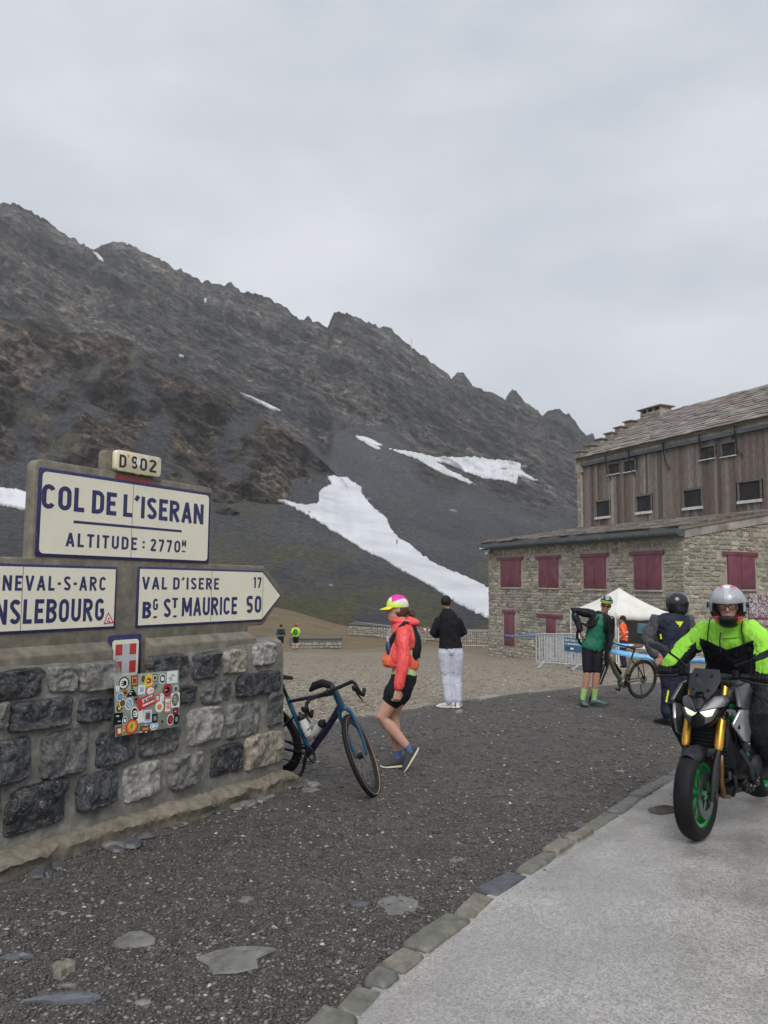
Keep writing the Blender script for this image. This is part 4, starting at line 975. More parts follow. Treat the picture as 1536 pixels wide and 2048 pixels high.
c = mixc(t, ramp(t, n2.outputs['Fac'], [(.45, (0, 0, 0)), (.7, (.65, .65, .65))]), c, (.115, .107, .093))
t.links.new(c, b.inputs['Base Color']); b.inputs['Roughness'].default_value = .8; nb = bump(t, b, n1.outputs['Fac'], .6, .02); bump(t, b, n3.outputs['Fac'], .35, .004, nb)
wall = empty('stone_wall', WP, 0, 'low wall of big rough grey stones carrying the concrete road sign', 'wall')
def Lw(u, z, off=0.0): return WD * u + WN * off + Vector((0, 0, z - WP.z))
topR = fW(556, 1286)[1]; topM = fW(300, 1318)[1]; topL = fW(0, 1335)[1]
GAPA, GAPB, GAPZ = fW(214, 1330, SO)[0], fW(300, 1330, SO)[0], fW(270, 1362)[1]
def wall_top(u):
    if GAPA < u < GAPB: return GAPZ
    return float(np.interp(u, [-4.6, fW(0, 1335)[0], fW(300, 1312)[0], fW(500, 1290)[0], 0], [topL, topL, topM, topR + .01, topR]))
# mortar body with an uneven front
us = np.array(sorted(list(np.linspace(-4.5, 0.0, 110)) + [GAPA, GAPA + .002, GAPB - .002, GAPB])); rows = []
for k in range(34):
    row = []
    for u in us:
        zt = wall_top(u); zb = -.20; z = zb + (zt - zb) * k / 33
        o_ = .014 * noise.noise((u * 5, z * 5, 1)) + .007 * noise.noise((u * 17, z * 17, 4)) - .02 * ss(.93, 1, k / 33)
        row.append(Lw(u - (.03 * k / 33 if u > -.01 else 0), z, o_))
    rows.append(row)
topr = rows[-1]
rows2 = [rows[-1]] + [[Lw(u, wall_top(u) + .05 * min(1, q * 3), -.55 * q) for u in us] for q in (.12, .25, .6, 1.0)]
mb = MB(); mb.grid(rows); mb.grid(rows2)
mb.grid([[r[-1] for r in rows], [r[-1] - WN * .55 + WD * .0 for r in rows]])
body = mb.build('mortar', m_wmort, wall, ang=60)
def wstone_mat(kind):
    nm = 'wallstone_' + kind
    if nm in _mc: return _mc[nm]
    base = {'vdark': (.022, .024, .029), 'dark': (.042, .045, .051), 'mid': (.085, .085, .086), 'grey': (.165, .16, .15), 'light': (.29, .275, .25), 'tan': (.30, .265, .21)}[kind]
    m, t, b = _mat(nm); n1 = noise_tex(t, 20, 9, .76); n2 = noise_tex(t, 7, 6, .65, dist=1.2); vein = noise_tex(t, 6.5, 6, .6, dist=2.6); n3 = noise_tex(t, 90, 5, .7)
    c = ramp(t, n1.outputs['Fac'], [(.30, tuple(q * .35 for q in base)), (.5, base), (.73, tuple(min(.7, q * 2.3 + .015) for q in base))])
    c = mixc(t, ramp(t, n2.outputs['Fac'], [(.52, (0, 0, 0)), (.72, (.55, .55, .55))]), c, (.30, .285, .265) if kind in ('grey', 'light', 'mid') else (.125, .125, .128))
    c = mixc(t, ramp(t, vein.outputs['Fac'], [(.492, (0, 0, 0)), (.502, (.75, .75, .75)), (.512, (0, 0, 0))]), c, (.42, .41, .39))
    c = mixc(t, ramp(t, n3.outputs['Fac'], [(.62, (0, 0, 0)), (.75, (.5, .5, .5))]), c, tuple(min(.7, q * 2.6 + .05) for q in base))
    t.links.new(c, b.inputs['Base Color']); b.inputs['Roughness'].default_value = .48 if 'dark' in kind else .65
    nb = bump(t, b, n1.outputs['Fac'], .8, .022); bump(t, b, n3.outputs['Fac'], .4, .006, nb); _mc[nm] = m; return m
WS = [(-60, 228, 262, 410, 'vdark'), (262, 405, 240, 372, 'grey'), (420, 622, 222, 365, 'grey'), (775, 975, 180, 302, 'dark'), (1000, 1125, 170, 305, 'dark'), (1157, 1270, 155, 275, 'tan'), (1310, 1422, 122, 232, 'light'),
      (68, 380, 408, 562, 'dark'), (412, 585, 395, 525, 'dark'), (920, 1010, 335, 432, 'dark'), (1045, 1190, 318, 420, 'mid'), (1218, 1448, 268, 385, 'vdark'),
      (-45, 165, 610, 840, 'dark'), (220, 455, 568, 800, 'mid'), (505, 700, 556, 738, 'dark'), (725, 930, 545, 690, 'mid'), (968, 1145, 450, 628, 'light'), (1168, 1335, 420, 600, 'grey'), (1378, 1450, 370, 540, 'mid'),
      (-80, 10, 870, 1000, 'dark'), (45, 345, 843, 1078, 'vdark'), (405, 612, 780, 965, 'dark'), (642, 830, 732, 918, 'light'), (877, 1045, 684, 857, 'grey'), (1090, 1250, 640, 788, 'vdark'), (1265, 1462, 582, 750, 'tan'),
      (0, 55, 420, 560, 'grey')]
def wall_stone(u0, u1, z0, z1, kind, seed):
    nu, nz = 28, 22; rng = random.Random(seed); cu, cz, hu, hz = (u0 + u1) / 2, (z0 + z1) / 2, (u1 - u0) / 2, (z1 - z0) / 2
    sx, sz = rng.uniform(0, 50), rng.uniform(0, 50); skew = rng.uniform(-.06, .06); th = rng.uniform(.022, .045); rows = []; hu *= 1.05; hz *= 1.05; fa_, fc_ = rng.uniform(-.02, .02), rng.uniform(-.02, .02)
    for j in range(nz + 1):
        row = []
        for i in range(nu + 1):
            a, c = -1 + 2 * i / nu, -1 + 2 * j / nz
            r8 = (abs(a) ** 7 + abs(c) ** 7) ** (1 / 7); ra = max(abs(a), abs(c)); q = (ra / r8) if r8 > 0 else 1     # rounded rectangle
            x, z = a * q, c * q
            an = math.atan2(z, x); wob = 1 + (.10 * noise.noise((math.cos(an) * 1.7 + sx, math.sin(an) * 1.7, sz)) + .05 * noise.noise((math.cos(an) * 5 + sx, math.sin(an) * 5, sz))) * ra
            x, z = x * wob, z * wob + skew * x
            ed = 1 - ra; prof = (1 - (1 - min(1, ed / .17)) ** 2.4)
            P_ = Vector((cu + x * hu, cz + z * hz, seed * 1.7))
            n_ = noise.noise(P_ * 8) * .012 + noise.noise(P_ * 20) * .008 + abs(noise.noise(P_ * 5.5)) * .015 + abs(noise.noise(P_ * 13)) * .012 + noise.noise(P_ * 45) * .006 + fa_ * a + fc_ * c + .055 * (.45 - noise.voronoi(P_ * 7)[0][0]) + .016 * (.45 - noise.voronoi(P_ * 19)[0][0])
            row.append(Lw(P_.x, P_.y, -.025 + max(.034 + .012 * noise.noise(P_ * 30), th + n_ + .012) * prof + (.012 if ed > 0 else 0)))
        rows.append(row)
    mb = MB(); mb.grid(rows); o = mb.build('stone', wstone_mat(kind), wall, ang=24, fix=False)
    if (o.data.polygons[len(o.data.polygons) // 2].normal.dot(WN)) < 0: o.data.flip_normals()
    return o
for k, (x0, x1, y0, y1, kd) in enumerate(WS):
    ym = (y0 + y1) / 2; xm = (x0 + x1) / 2
    ua, ub = fW(*ZW(x0, ym), .03)[0], fW(*ZW(x1, ym), .03)[0]; za, zb = fW(*ZW(xm, y1), .03)[1], fW(*ZW(xm, y0), .03)[1]
    wall_stone(ua, min(ub, .03), za, zb, kd, k + 1)
# more stones beyond the picture's left edge
ul = fW(0, 1400)[0]
for r in range(4):
    for c_ in range(3): wall_stone(ul - .42 - c_ * .40, ul - .08 - c_ * .40, .12 + r * .25, .33 + r * .25, ['dark', 'mid', 'grey', 'vdark'][(r + c_ * 3) % 4], 60 + r * 3 + c_)
# footing: rough pale ledge along the base
m_foot = stone_mat('footing_rock', (.19, .165, .125), .75)
fu = np.linspace(-4.3, .28, 260); prof = [(-.02, 0), (.02, .01), (.05, .0), (.08, -.008), (.10, -.02), (.125, -.04), (.135, -.06), (.12, -.085), (.11, -.12), (.13, -.3)]
rows = []
for u in fu:
    zt = .135 + .03 * noise.noise((u * 2.2, 0, 1)) + .012 * noise.noise((u * 9, 0, 2)) - .03 * u * .0; k = .8 + .55 * noise.noise((u * 1.3, 3, 0)) + .25 * noise.noise((u * 5, 3, 0)); k *= ss(.34, .1, u) * .6 + .4
    row = []
    for o_, dz in prof: row.append(Lw(u, GD(*(WP + WD * u).xy) + zt * (1 if u < 0 else ss(.34, 0, u)) + dz * .9 + .014 * noise.noise((u * 4, o_ * 22, 5)) + .012 * noise.noise((u * 26, o_ * 60, 5)), o_ * k + .016 * noise.noise((u * 5, dz * 18, 8)) + .012 * noise.noise((u * 28, dz * 40, 8))))
    rows.append(row)
mb = MB(); mb.grid(rows); foot = mb.build('footing_ledge', m_foot, wall, ang=35, fix=False)
if foot.data.polygons[40].normal.dot(WN + Vector((0, 0, 1))) < 0: foot.data.flip_normals()
rng = random.Random(4)
for k in range(26):
    u = rng.uniform(-2.6, .25); r = rng.uniform(.02, .075); mb = MB(); mb.ell((0, 0, 0), (r * 1.6, r, r * .5), 9, 6); o = mb.build('loose_stone', stone_mat('rock_' + rng.choice(['dark', 'grey', 'dark', 'olive']), STONE_COLS['dark'], .5), wall, ang=25); jitter(o, r * .4, 14, k)
    p = Lw(u, 0, rng.uniform(.13, .20)); p.z = GD(*(WP + p).xy) - WP.z + r * .2; o.location = p; o.rotation_euler = (0, 0, rng.uniform(0, 3))
# ------------------------------------------------------------------ sign
m_sc, t, b = _mat('sign_concrete')
n1 = noise_tex(t, 11, 7, .68); n2 = noise_tex(t, 2.0, 5, .6); n3 = noise_tex(t, 90, 4, .7)
c = ramp(t, n1.outputs['Fac'], [(.28, (.105, .092, .070)), (.5, (.175, .155, .12)), (.75, (.27, .245, .20))])
c = mixc(t, ramp(t, n2.outputs['Fac'], [(.5, (0, 0, 0)), (.75, (.5, .5, .5))]), c, (.10, .085, .062))
t.links.new(c, b.inputs['Base Color']); b.inputs['Roughness'].default_value = .8; bump(t, b, n3.outputs['Fac'], .35, .005)
def enamel(name, col, chip, spk=.35):
    m, t, b = _mat(name); n1 = noise_tex(t, 38, 4, .6); n2 = noise_tex(t, 130, 3, .6); n3 = noise_tex(t, 3, 4)
    c = mixc(t, ramp(t, n1.outputs['Fac'], [(.66, (0, 0, 0)), (.74, (spk, spk, spk))]), col, chip)
    c = mixc(t, ramp(t, n2.outputs['Fac'], [(.60, (0, 0, 0)), (.68, (spk, spk, spk))]), c, chip)
    c = mixc(t, ramp(t, n3.outputs['Fac'], [(.4, (0, 0, 0)), (.75, (.28, .28, .28))]), c, tuple(q * .78 for q in col))
    t.links.new(c, b.inputs['Base Color']); b.inputs['Roughness'].default_value = .32; _mc[name] = m; return m
m_cream = enamel('enamel_cream', (.80, .76, .61), (.28, .25, .19)); m_blue = enamel('enamel_blue', (.020, .022, .105), (.30, .30, .38), .55); m_sred = enamel('enamel_red', (.48, .035, .035), (.62, .45, .42), .6); m_sgrey = enamel('enamel_grey', (.48, .52, .53), (.3, .3, .3), .2)
m_black = M('worn_black', (.05, .045, .035), .6, var=.5, vs=60)
sign = empty('direction_sign', WP + WN * SO, 0, 'concrete mountain pass signpost with cream enamel panels and dark blue lettering', 'road sign')
fS = lambda px, py: fW(px, py, SO)
def Ls(u, z, off=0.0): return WD * u + WN * off + Vector((0, 0, z - WP.z))
def rrect(u0, u1, z0, z1, r, n=5):
    pts = []
    for cx, cz, a0 in ((u1 - r, z0 + r, -90), (u1 - r, z1 - r, 0), (u0 + r, z1 - r, 90), (u0 + r, z0 + r, 180)):
        for k in range(n + 1): a = R_(a0 + 90 * k / n); pts.append((cx + r * math.cos(a), cz + r * math.sin(a)))
    return pts
# concrete outline from the photo (panel and arm positions on the sign plane)
S1 = lambda x, y: fS(*Z1(x, y))
mL, mR = S1(188, 370)[0], S1(1072, 450)[0]; mT = (S1(188, 142)[1] + S1(1080, 268)[1]) / 2; mB = (S1(165, 598)[1] + S1(1062, 628)[1]) / 2
aL, aR = S1(698, 810)[0], S1(1340, 790)[0]; aT = (S1(705, 655)[1] + S1(1335, 662)[1]) / 2; aB = (S1(692, 965)[1] + S1(1335, 925)[1]) / 2; aTip = S1(1438, 785)
lR = S1(592, 808)[0]; lT = (S1(600, 650)[1] + S1(60, 633)[1]) / 2; lB = (S1(585, 965)[1] + S1(60, 992)[1]) / 2
lL = lR - (aR - aL) * 1.0; lTip = (lL - (aTip[0] - aR), (lT + lB) / 2)
bd = .045
TH = .10
m0, m1 = (mL - .022), (mR + .022); gp_ = (mB + max(aT, lT)) / 2
zArm = aT + .04; bx0, bx1 = lR - .02, aL + .02
uR0 = S1(1270, 970)[0]
outline = []
def arc(cx, cz, r, a0, a1, n=5):
    for k in range(n + 1): a = R_(a0 + (a1 - a0) * k / n); outline.append((cx + r * math.cos(a), cz + r * math.sin(a)))
base_z = aB - .035
outline.append((uR0, base_z - .10)); outline.append((uR0, base_z)); outline.append((aR + .015, base_z))
arc(aR + .02, aB - .035 + .03, .03, -80, -45, 2); arc(aTip[0] + .012, aTip[1], .03, -40, 40, 4); arc(aR + .02, zArm - .03, .03, 45, 90, 2)
outline.append((m1, zArm)); arc(m1 - .02, mT + .045 - .03, .03, 0, 90); arc(m0 + .05, mT + .045 - .05 + .01, .05, 90, 180)
outline.append((m0, lT + .04)); outline.append((lL - .02, lT + .04)); outline.append((lTip[0] - .04, lTip[1])); outline.append((lL - .02, lB - .035)); outline.append((lL + .12, lB - .035)); outline.append((lL + .12, base_z - .10))
mb = MB(); mb.prism(outline, lambda a, b_, h: Ls(a, b_, -TH + h), TH); body = mb.build('concrete_body', m_sc, sign, bevel=.014)
# base ledges either side of the shield
sh0, sh1 = fS(*ZW(548, 110))[0], fS(*ZW(745, 90))[0]
zl1 = fS(*ZW(1000, 88))[1]; zl0 = fS(*ZW(1000, 112))[1] - .01
zL1 = fS(*ZW(250, 145))[1]; zL0 = fS(*ZW(250, 195))[1]
for (ua, ub, z1_, z0_) in ((sh1, uR0 + .02, zl1, zl0 - .05), (lL + .05, sh0, zL1, zL0 - .05)):
    mb = MB(); sec = [(-.1, z0_ - .12), (.075, z0_ - .12), (.075, z1_ - .035), (.002, z1_ + .02), (-.1, z1_ + .02)]
    mb.add([Ls(u, z, o_) for u in (ua, ub) for o_, z in sec], [(0, 1, 2, 3, 4), (9, 8, 7, 6, 5)] + [(i, (i + 1) % 5, 5 + (i + 1) % 5, 5 + i) for i in range(5)]); mb.build('base_ledge', m_sc, sign, bevel=.008)
mb = MB(); mb.prism([(sh0 - .03, .6), (sh1 + .03, .6), (sh1 + .03, base_z - .02), (sh0 - .03, base_z - .02)], lambda a, b_, h: Ls(a, b_, -.10 + h), .096); mb.build('pillar', m_sc, sign)
def panel(outl_b, outl_c, joints=(), name='panel'):
    mb = MB(); mb.prism(outl_b, lambda a, b_, h: Ls(a, b_, -.02 + h), .028); p = mb.build(name, m_blue, sign, bevel=.003)
    mb = MB(); mb.prism(outl_c, lambda a, b_, h: Ls(a, b_, .0 + h), .0105); mb.build('enamel_face', m_cream, p)
    for u, z0, z1 in joints:
        mb = MB(); mb.tube([Ls(u + .0015 * noise.noise((k, u, 0)) * 2, z0 + (z1 - z0) * k / 6, .0105) for k in range(7)], .0018, 4); mb.build('tile_joint', m_black, p)
    return p
BW = .024
pm = panel(rrect(mL, mR, mB, mT, .012), rrect(mL + BW, mR - BW, mB + BW * .8, mT - BW, .03), [((S1(672, 400)[0]), mB + .01, mT - .01)])
def arrow(u0, u1, tip, z0, z1, w_):
    q = w_; return [(u0 + q, z0 + q), (u1 - q * .3, z0 + q), (tip[0] - q * 1.35, (z0 + z1) / 2), (u1 - q * .3, z1 - q), (u0 + q, z1 - q)]
pa = panel(arrow(aL, aR, aTip, aB, aT, 0), arrow(aL, aR, aTip, aB, aT, BW * .72), [(S1(1077, 800)[0], aB + .01, aT - .01), (aR, aB + .012, aT - .012)])
mir = lambda pl: [(-a, b_) for a, b_ in pl][::-1]
pl_ = panel(mir(arrow(-lR, -lL, (-lTip[0], 0), lB, lT, 0)), mir(arrow(-lR, -lL, (-lTip[0], 0), lB, lT, BW * .72)), [(S1(107, 800)[0], lB + .01, lT - .01)])
# ------------------------------------------------------------------ hand-drawn condensed lettering
def arcp(cx, cy, rx, ry, a0, a1, n=12): return [(cx + rx * math.cos(R_(a0 + (a1 - a0) * k / n)), cy + ry * math.sin(R_(a0 + (a1 - a0) * k / n))) for k in range(n + 1)]
def glyphs(s=.17):     # s = stroke; cap height 1; centre lines
    h = s / 2; w_ = .56; m = w_ / 2; t = 1 - h; Rr = (w_ - s) / 2; c = w_ / 2; rx = w_ / 2 - h
    S_ = arcp(c, .735, rx, .735 - .0 - .47 + .0, 25, 180, 8)
    g = {
     'A': (.60, [[(h * .8, 0), (.30, 1 - h * .1)], [(.30, 1 - h * .1), (.60 - h * .8, 0)], [(.15, .30), (.45, .30)]]),
     'B': (w_, [[(h, 0), (h, 1)], [(h, t), (c, t)] + arcp(c, .745, rx, 1 - h - .745, 90, -90, 8)[1:] + [(h, .49)], [(c, .49)] + arcp(c, .29, rx + .01, .29 - h, 70, -90, 9) + [(h, h)]]),
     'C': (w_, [arcp(c, 1 - h - rx * 1.1, rx, rx * 1.1, 22, 180, 9) + arcp(c, h + rx * 1.1, rx, rx * 1.1, 180, 338, 9)]),
     'D': (w_, [[(h, 0), (h, 1)], [(h, t), (c * .9, t)] + arcp(c * .9, .72, w_ - h - c * .9, t - .72, 90, 0, 6)[1:] + arcp(c * .9, .28, w_ - h - c * .9, .28 - h, 0, -90, 6) + [(h, h)]]),
     'E': (.48, [[(h, 0), (h, 1)], [(h, t), (.48, t)], [(h, .52), (.42, .52)], [(h, h), (.48, h)]]),
     'G': (w_, [arcp(c, 1 - h - rx * 1.1, rx, rx * 1.1, 25, 180, 9) + arcp(c, h + rx * 1.1, rx, rx * 1.1, 180, 360, 9) + [(w_ - h, .46)], [(c + .02, .46), (w_ - h * .2, .46)]]),
     'I': (s, [[(h, 0), (h, 1)]]), 'L': (.46, [[(h, 1), (h, 0)], [(h, h), (.46, h)]]),
     'M': (.74, [[(h, 0), (h, 1)], [(h * 1.2, 1 - h * .3), (.37, .22)], [(.37, .22), (.74 - h * 1.2, 1 - h * .3)], [(.74 - h, 1), (.74 - h, 0)]]),
     'N': (.60, [[(h, 0), (h, 1)], [(h * 1.1, 1 - h * .4), (.60 - h * 1.1, h * .4)], [(.60 - h, 0), (.60 - h, 1)]]),
     'O': (w_, [arcp(c, 1 - h - rx * 1.1, rx, rx * 1.1, 0, 180, 12) + arcp(c, h + rx * 1.1, rx, rx * 1.1, 180, 360, 12) + [(w_ - h, 1 - h - rx * 1.1)]]),
     'R': (.58, [[(h, 0), (h, 1)], [(h, t), (c, t)] + arcp(c, .72, rx, t - .72, 90, -90, 8)[1:] + [(h, .44 + h * .0)], [(c - .02, .46), (.58 - h * .8, 0)]]),
     'S': (.54, [arcp(.27, .745, .27 - h, .255 - h, 20, 200, 10) + [(.20, .56), (.34, .44)] + arcp(.27, .27, .27 - h, .27 - h, 20, -160, 10)]),
     'T': (.52, [[(.26, 0), (.26, 1)], [(0, t), (.52, t)]]),
     'U': (w_, [[(h, 1)] + arcp(c, h + rx * 1.1, rx, rx * 1.1, 180, 360, 12) + [(w_ - h, 1)]]),
     'V': (.60, [[(h * .8, 1), (.30, h * .1)], [(.30, h * .1), (.60 - h * .8, 1)]]),
     '1': (.30, [[(.30 - h, 0), (.30 - h, 1)], [(.30 - h, 1 - h * .4), (h * .3, .80)]]),
     '2': (.52, [arcp(.26, .74, .26 - h, .26 - h, 165, -10, 10) + [(.47 - h, .60), (h * 1.1, h)], [(h * .6, h), (.52, h)]]),
     '5': (.52, [[(.50, t), (h, t)], [(h, t), (h, .52)], [(h, .54)] + arcp(.25, .31, .27 - h, .31 - h, 120, -150, 12)]),
     '7': (.50, [[(0, t), (.50 - h * .3, t)], [(.50 - h * .9, t), (.17, 0)]]),
     '9': (.54, [arcp(.27, .70, .27 - h, .30 - h, 0, 360, 14), arcp(.27, .34, .27 - h, .34 - h, -150, 0, 8) + [(.54 - h, .70)]]),
     '-': (.24, [[(0, .48), (.24, .48)]]), ':': (s, [[(h, .18), (h, .18 + s)], [(h, .58), (h, .58 + s)]]), "'": (.22, [[(.04, .78), (.18, 1.0)]]), '_': (.3, [[(0, 0), (.3, 0)]]),
    }
    g['0'] = g['O']; return g
def stroke_poly(mb, pts, s, fn, hz):
    n = len(pts); L_, R2 = [], []
    for i, (x, y) in enumerate(pts):
        if i == 0: dx, dy = pts[1][0] - x, pts[1][1] - y
        elif i == n - 1: dx, dy = x - pts[-2][0], y - pts[-2][1]
        else: dx, dy = pts[i + 1][0] - pts[i - 1][0], pts[i + 1][1] - pts[i - 1][1]
        l = math.hypot(dx, dy) or 1; nx, ny = -dy / l * s / 2, dx / l * s / 2
        L_.append(fn(x + nx, y + ny, hz)); R2.append(fn(x - nx, y - ny, hz))
    mb.add(L_ + R2, [(i, i + 1, n + i + 1, n + i) for i in range(n - 1)])
def text_mesh(txt, name, mat, parent, u0, u1, z0, hgt, off, s=.17, gap=.15, space=.30, fn3=Ls, tilt=0.0):
    g = glyphs(s); adv = []; tw = 0
    for ch in txt:
        if ch == ' ': adv.append(None); tw += space; continue
        adv.append(tw); tw += g[ch][0] + gap
    tw -= gap; k = (u1 - u0) / tw
    o = None
    for ch, a in zip(txt, adv):
        if a is None: continue
        mb = MB()
        for cnt, st in enumerate(g[ch][1]):
            stroke_poly(mb, st, s, lambda x, y, h, a=a: fn3(u0 + (a + x) * k, z0 + y * hgt + tilt * (a + x) * k, off + h), (cnt % 5) * .00025)
        o = mb.build('letter', mat, parent, fix=False, smooth=False)
        if o.data.polygons[0].normal.dot(WN) < 0: o.data.flip_normals()
    return o
OF = .0114
def line(txt, x0, x1, yb, yt, parent, s=.17, gap=.15, space=.3, ybr=None, name='lettering'):
    u0 = S1(x0, (yb + yt) / 2)[0]; u1 = S1(x1, (yb + yt) / 2 if ybr is None else ybr - (yb - yt) / 2)[0]; z0 = S1(x0, yb)[1]; hgt = S1(x0, yt)[1] - z0
    z0r = S1(x1, ybr)[1] if ybr is not None else z0; z0 = (z0 + z0r) / 2
    return text_mesh(txt, name, m_blue, parent, u0, u1, z0, hgt, OF, s, gap, space)
line("COL DE L'ISERAN", 208, 1037, 356, 228, pm, .19, .11, .22, ybr=428)
line("ALTITUDE : 2770", 332, 918, 549, 478, pm, .18, .22, .26, ybr=573)
u0, u1 = S1(371, 424)[0], S1(925, 463)[0]; zz = (S1(371, 424)[1] + S1(925, 463)[1]) / 2
mb = MB(); mb.prism([(u0, zz - .009), (u1, zz - .009), (u1, zz + .009), (u0, zz + .009)], lambda a, b_, h: Ls(a, b_, .0106 + h), .0008); mb.build('underline', m_blue, pm)
line("M", 926, 947, 547, 512, pm, .2); line("_", 926, 944, 570, 535, pm, .2)
line("VAL D'ISERE", 722, 1116, 768, 703, pa, .18, .20, .3, ybr=763); line("17", 1293, 1334, 757, 702, pa, .2, .2)
line("B", 724, 768, 914, 828, pa, .2); line("G", 778, 804, 872, 812, pa, .2); line("_", 780, 799, 907, 840, pa, .16)
line("S", 832, 870, 908, 812, pa, .18); line("T", 876, 905, 860, 808, pa, .22); line("_", 882, 900, 903, 838, pa, .16)
line("MAURICE", 926, 1209, 904, 808, pa, .18, .12, ybr=890); line("50", 1257, 1333, 887, 798, pa, .19, .16)
k_ = (S1(537, 770)[0] - S1(10, 770)[0]) / 9.2
u1 = S1(538, 735)[0]; uN = S1(8, 735)[0]; z0 = (S1(537, 770)[1] + S1(20, 772)[1]) / 2; hg = S1(300, 697)[1] - S1(300, 771)[1]
g_ = glyphs(.18); wd_ = lambda tx, gap, sp=.3: sum((sp if ch == ' ' else g_[ch][0] + gap) for ch in tx) - gap
full, part = "BONNEVAL-S-ARC", "NEVAL-S-ARC"; kk = (u1 - uN) / wd_(part, .22); text_mesh(full, 'lettering', m_blue, pl_, u1 - kk * wd_(full, .22), u1, z0, hg, OF, .18, .22)
u1 = S1(528, 870)[0]; uN = S1(-34, 880)[0]; z0 = (S1(528, 928)[1] + S1(40, 940)[1]) / 2; hg = S1(300, 815)[1] - S1(300, 935)[1]
full, part = "LANSLEBOURG", "NSLEBOURG"; kk = (u1 - uN) / wd_(part, .13); text_mesh(full, 'lettering', m_blue, pl_, u1 - kk * wd_(full, .13), u1, z0, hg, OF, .18, .13)
# warning triangle sticker
m_wred = M('sticker_red', (.62, .02, .03), .4, var=.1); m_wht = M('sticker_white', (.80, .80, .78), .4, var=.06); m_blk = M('sticker_black', (.012, .012, .014), .45)
tp = [S1(523, 943), S1(577, 936), S1(548, 880)]; cx, cz = sum(p[0] for p in tp) / 3, sum(p[1] for p in tp) / 3
mb = MB(); mb.prism(tp, lambda a, b_, h: Ls(a, b_, .0125 + h), .0008); st = mb.build('triangle_sticker', m_wred, pl_)
mb = MB(); mb.prism([(cx + (a - cx) * .68, cz + (b_ - cz) * .68) for a, b_ in tp], lambda a, b_, h: Ls(a, b_, .0134 + h), .0005); mb.build('sticker_face', m_wht, st)
mb = MB(); [stroke_poly(mb, [(cx - .012 + dx, cz - .012 + dy) for dx, dy in q], .006, lambda x, y, h: Ls(x, y, .0141 + h), i * .0002) for i, q in enumerate([[(0, 0), (.008, .012), (.014, .022)], [(.014, .022), (.022, .018)], [(.004, .004), (.018, -.002), (.024, .006)]])]; o = mb.build('cyclist_symbol', m_blk, st, fix=False); o.data.flip_normals() if o.data.polygons[0].normal.dot(WN) < 0 else None
# road number plate
dL, dR = S1(577, 120)[0], S1(808, 130)[0]; dT = (S1(590, 56)[1] + S1(790, 85)[1]) / 2; dB = (S1(580, 162)[1] + S1(805, 187)[1]) / 2
mb = MB(); mb.prism(rrect(dL - .055, dR - .03, mT + .02, dT - .004, .03), lambda a, b_, h: Ls(a, b_, -TH + .01 + h), TH - .02); mb.build('number_block', m_sc, sign, bevel=.01)
mb = MB(); mb.prism(rrect(dL, dR, dB, dT, .028), lambda a, b_, h: Ls(a, b_, -.008 + h), .045); npl = mb.build('number_plate', M('plate_cream', (.70, .64, .46), .5, var=.2, vs=9), sign, bevel=.004)
def lined(txt, x0, x1, yb, yt): 
    u0, z0 = fW(*Z1(x0, yb), SO + .03); u1, _ = fW(*Z1(x1, yb), SO + .03); _, z1_ = fW(*Z1(x0, yt), SO + .03); return text_mesh(txt, 'lettering', m_black, npl, u0, u1, z0, z1_ - z0, .0385, .17, .18)
lined("D", 606, 642, 139, 72); lined("9", 668, 700, 146, 80); lined("0", 712, 748, 155, 90); lined("2", 757, 796, 163, 98)
for x, y, w_, h_, mt in ((704, 115, 22, 60, m_wht), (655, 82, 14, 22, M('plate_yellow', (.62, .40, .10), .5)), (700, 172, 30, 12, M('plate_yellow', (.6, .4, .1), .5)), (742, 178, 22, 10, M('plate_yellow', (.6, .4, .1), .5))):
    u, z = fW(*Z1(x, y), SO + .03); a_, b2 = w_ / 2.56 / 310, h_ / 2.56 / 310; pts = [(u + a_ * (.7 + .6 * noise.noise((k, x, 0))) * math.cos(k * .52), z + b2 * .5 * (.8 + .6 * noise.noise((k * 1.7, x, 5))) * math.sin(k * .52)) for k in range(12)]
    mb = MB(); mb.prism(pts, lambda a, b_, h: Ls(a, b_, .0375 + h), .0005 if mt is not m_wht else .0030); mb.build('scraped_patch', mt, npl)
u0, z1_ = S1(592, 178); u1, z0_ = S1(776, 208)
mb = MB(); mb.prism([(u0, mT - .002), (u1, mT - .002), (u1, mT + .03), (u0, mT + .03)], lambda a, b_, h: Ls(a, b_, .001 + h), .008); mb.build('red_strip', enamel('enamel_dark_red', (.26, .03, .03), (.4, .3, .3), .4), sign)
# shield with white cross
ZS = lambda x, y: fW(200 + x / 7.68, 1240 + y / 7.68, SO)
q0, q1 = ZS(118, 500)[0], ZS(615, 500)[0]; zt, zb = (ZS(130, 235)[1] + ZS(620, 212)[1]) / 2, ZS(500, 850)[1] - .05
mb = MB(); mb.prism(rrect(q0, q1, zb, zt, .01), lambda a, b_, h: Ls(a, b_, -.02 + h), .03); shd = mb.build('shield_plate', m_blue, sign, bevel=.003)
w_ = q1 - q0; mb = MB(); mb.prism(rrect(q0 + w_ * .10, q1 - w_ * .09, zb + .055, zt - .035, .022), lambda a, b_, h: Ls(a, b_, .0 + h), .012); mb.build('shield_face', m_cream, shd)
i0, i1, k0, k1 = q0 + w_ * .19, q1 - w_ * .17, zb + .075, zt - .065
mb = MB(); mb.prism(rrect(i0, i1, k0, k1, .015), lambda a, b_, h: Ls(a, b_, .01 + h), .0035); mb.build('cross_field', m_sgrey, shd)
cxw, czh = .13 * w_ * .9, .022; mid = (i0 + i1) / 2; zm = k1 - (k1 - k0) * .48
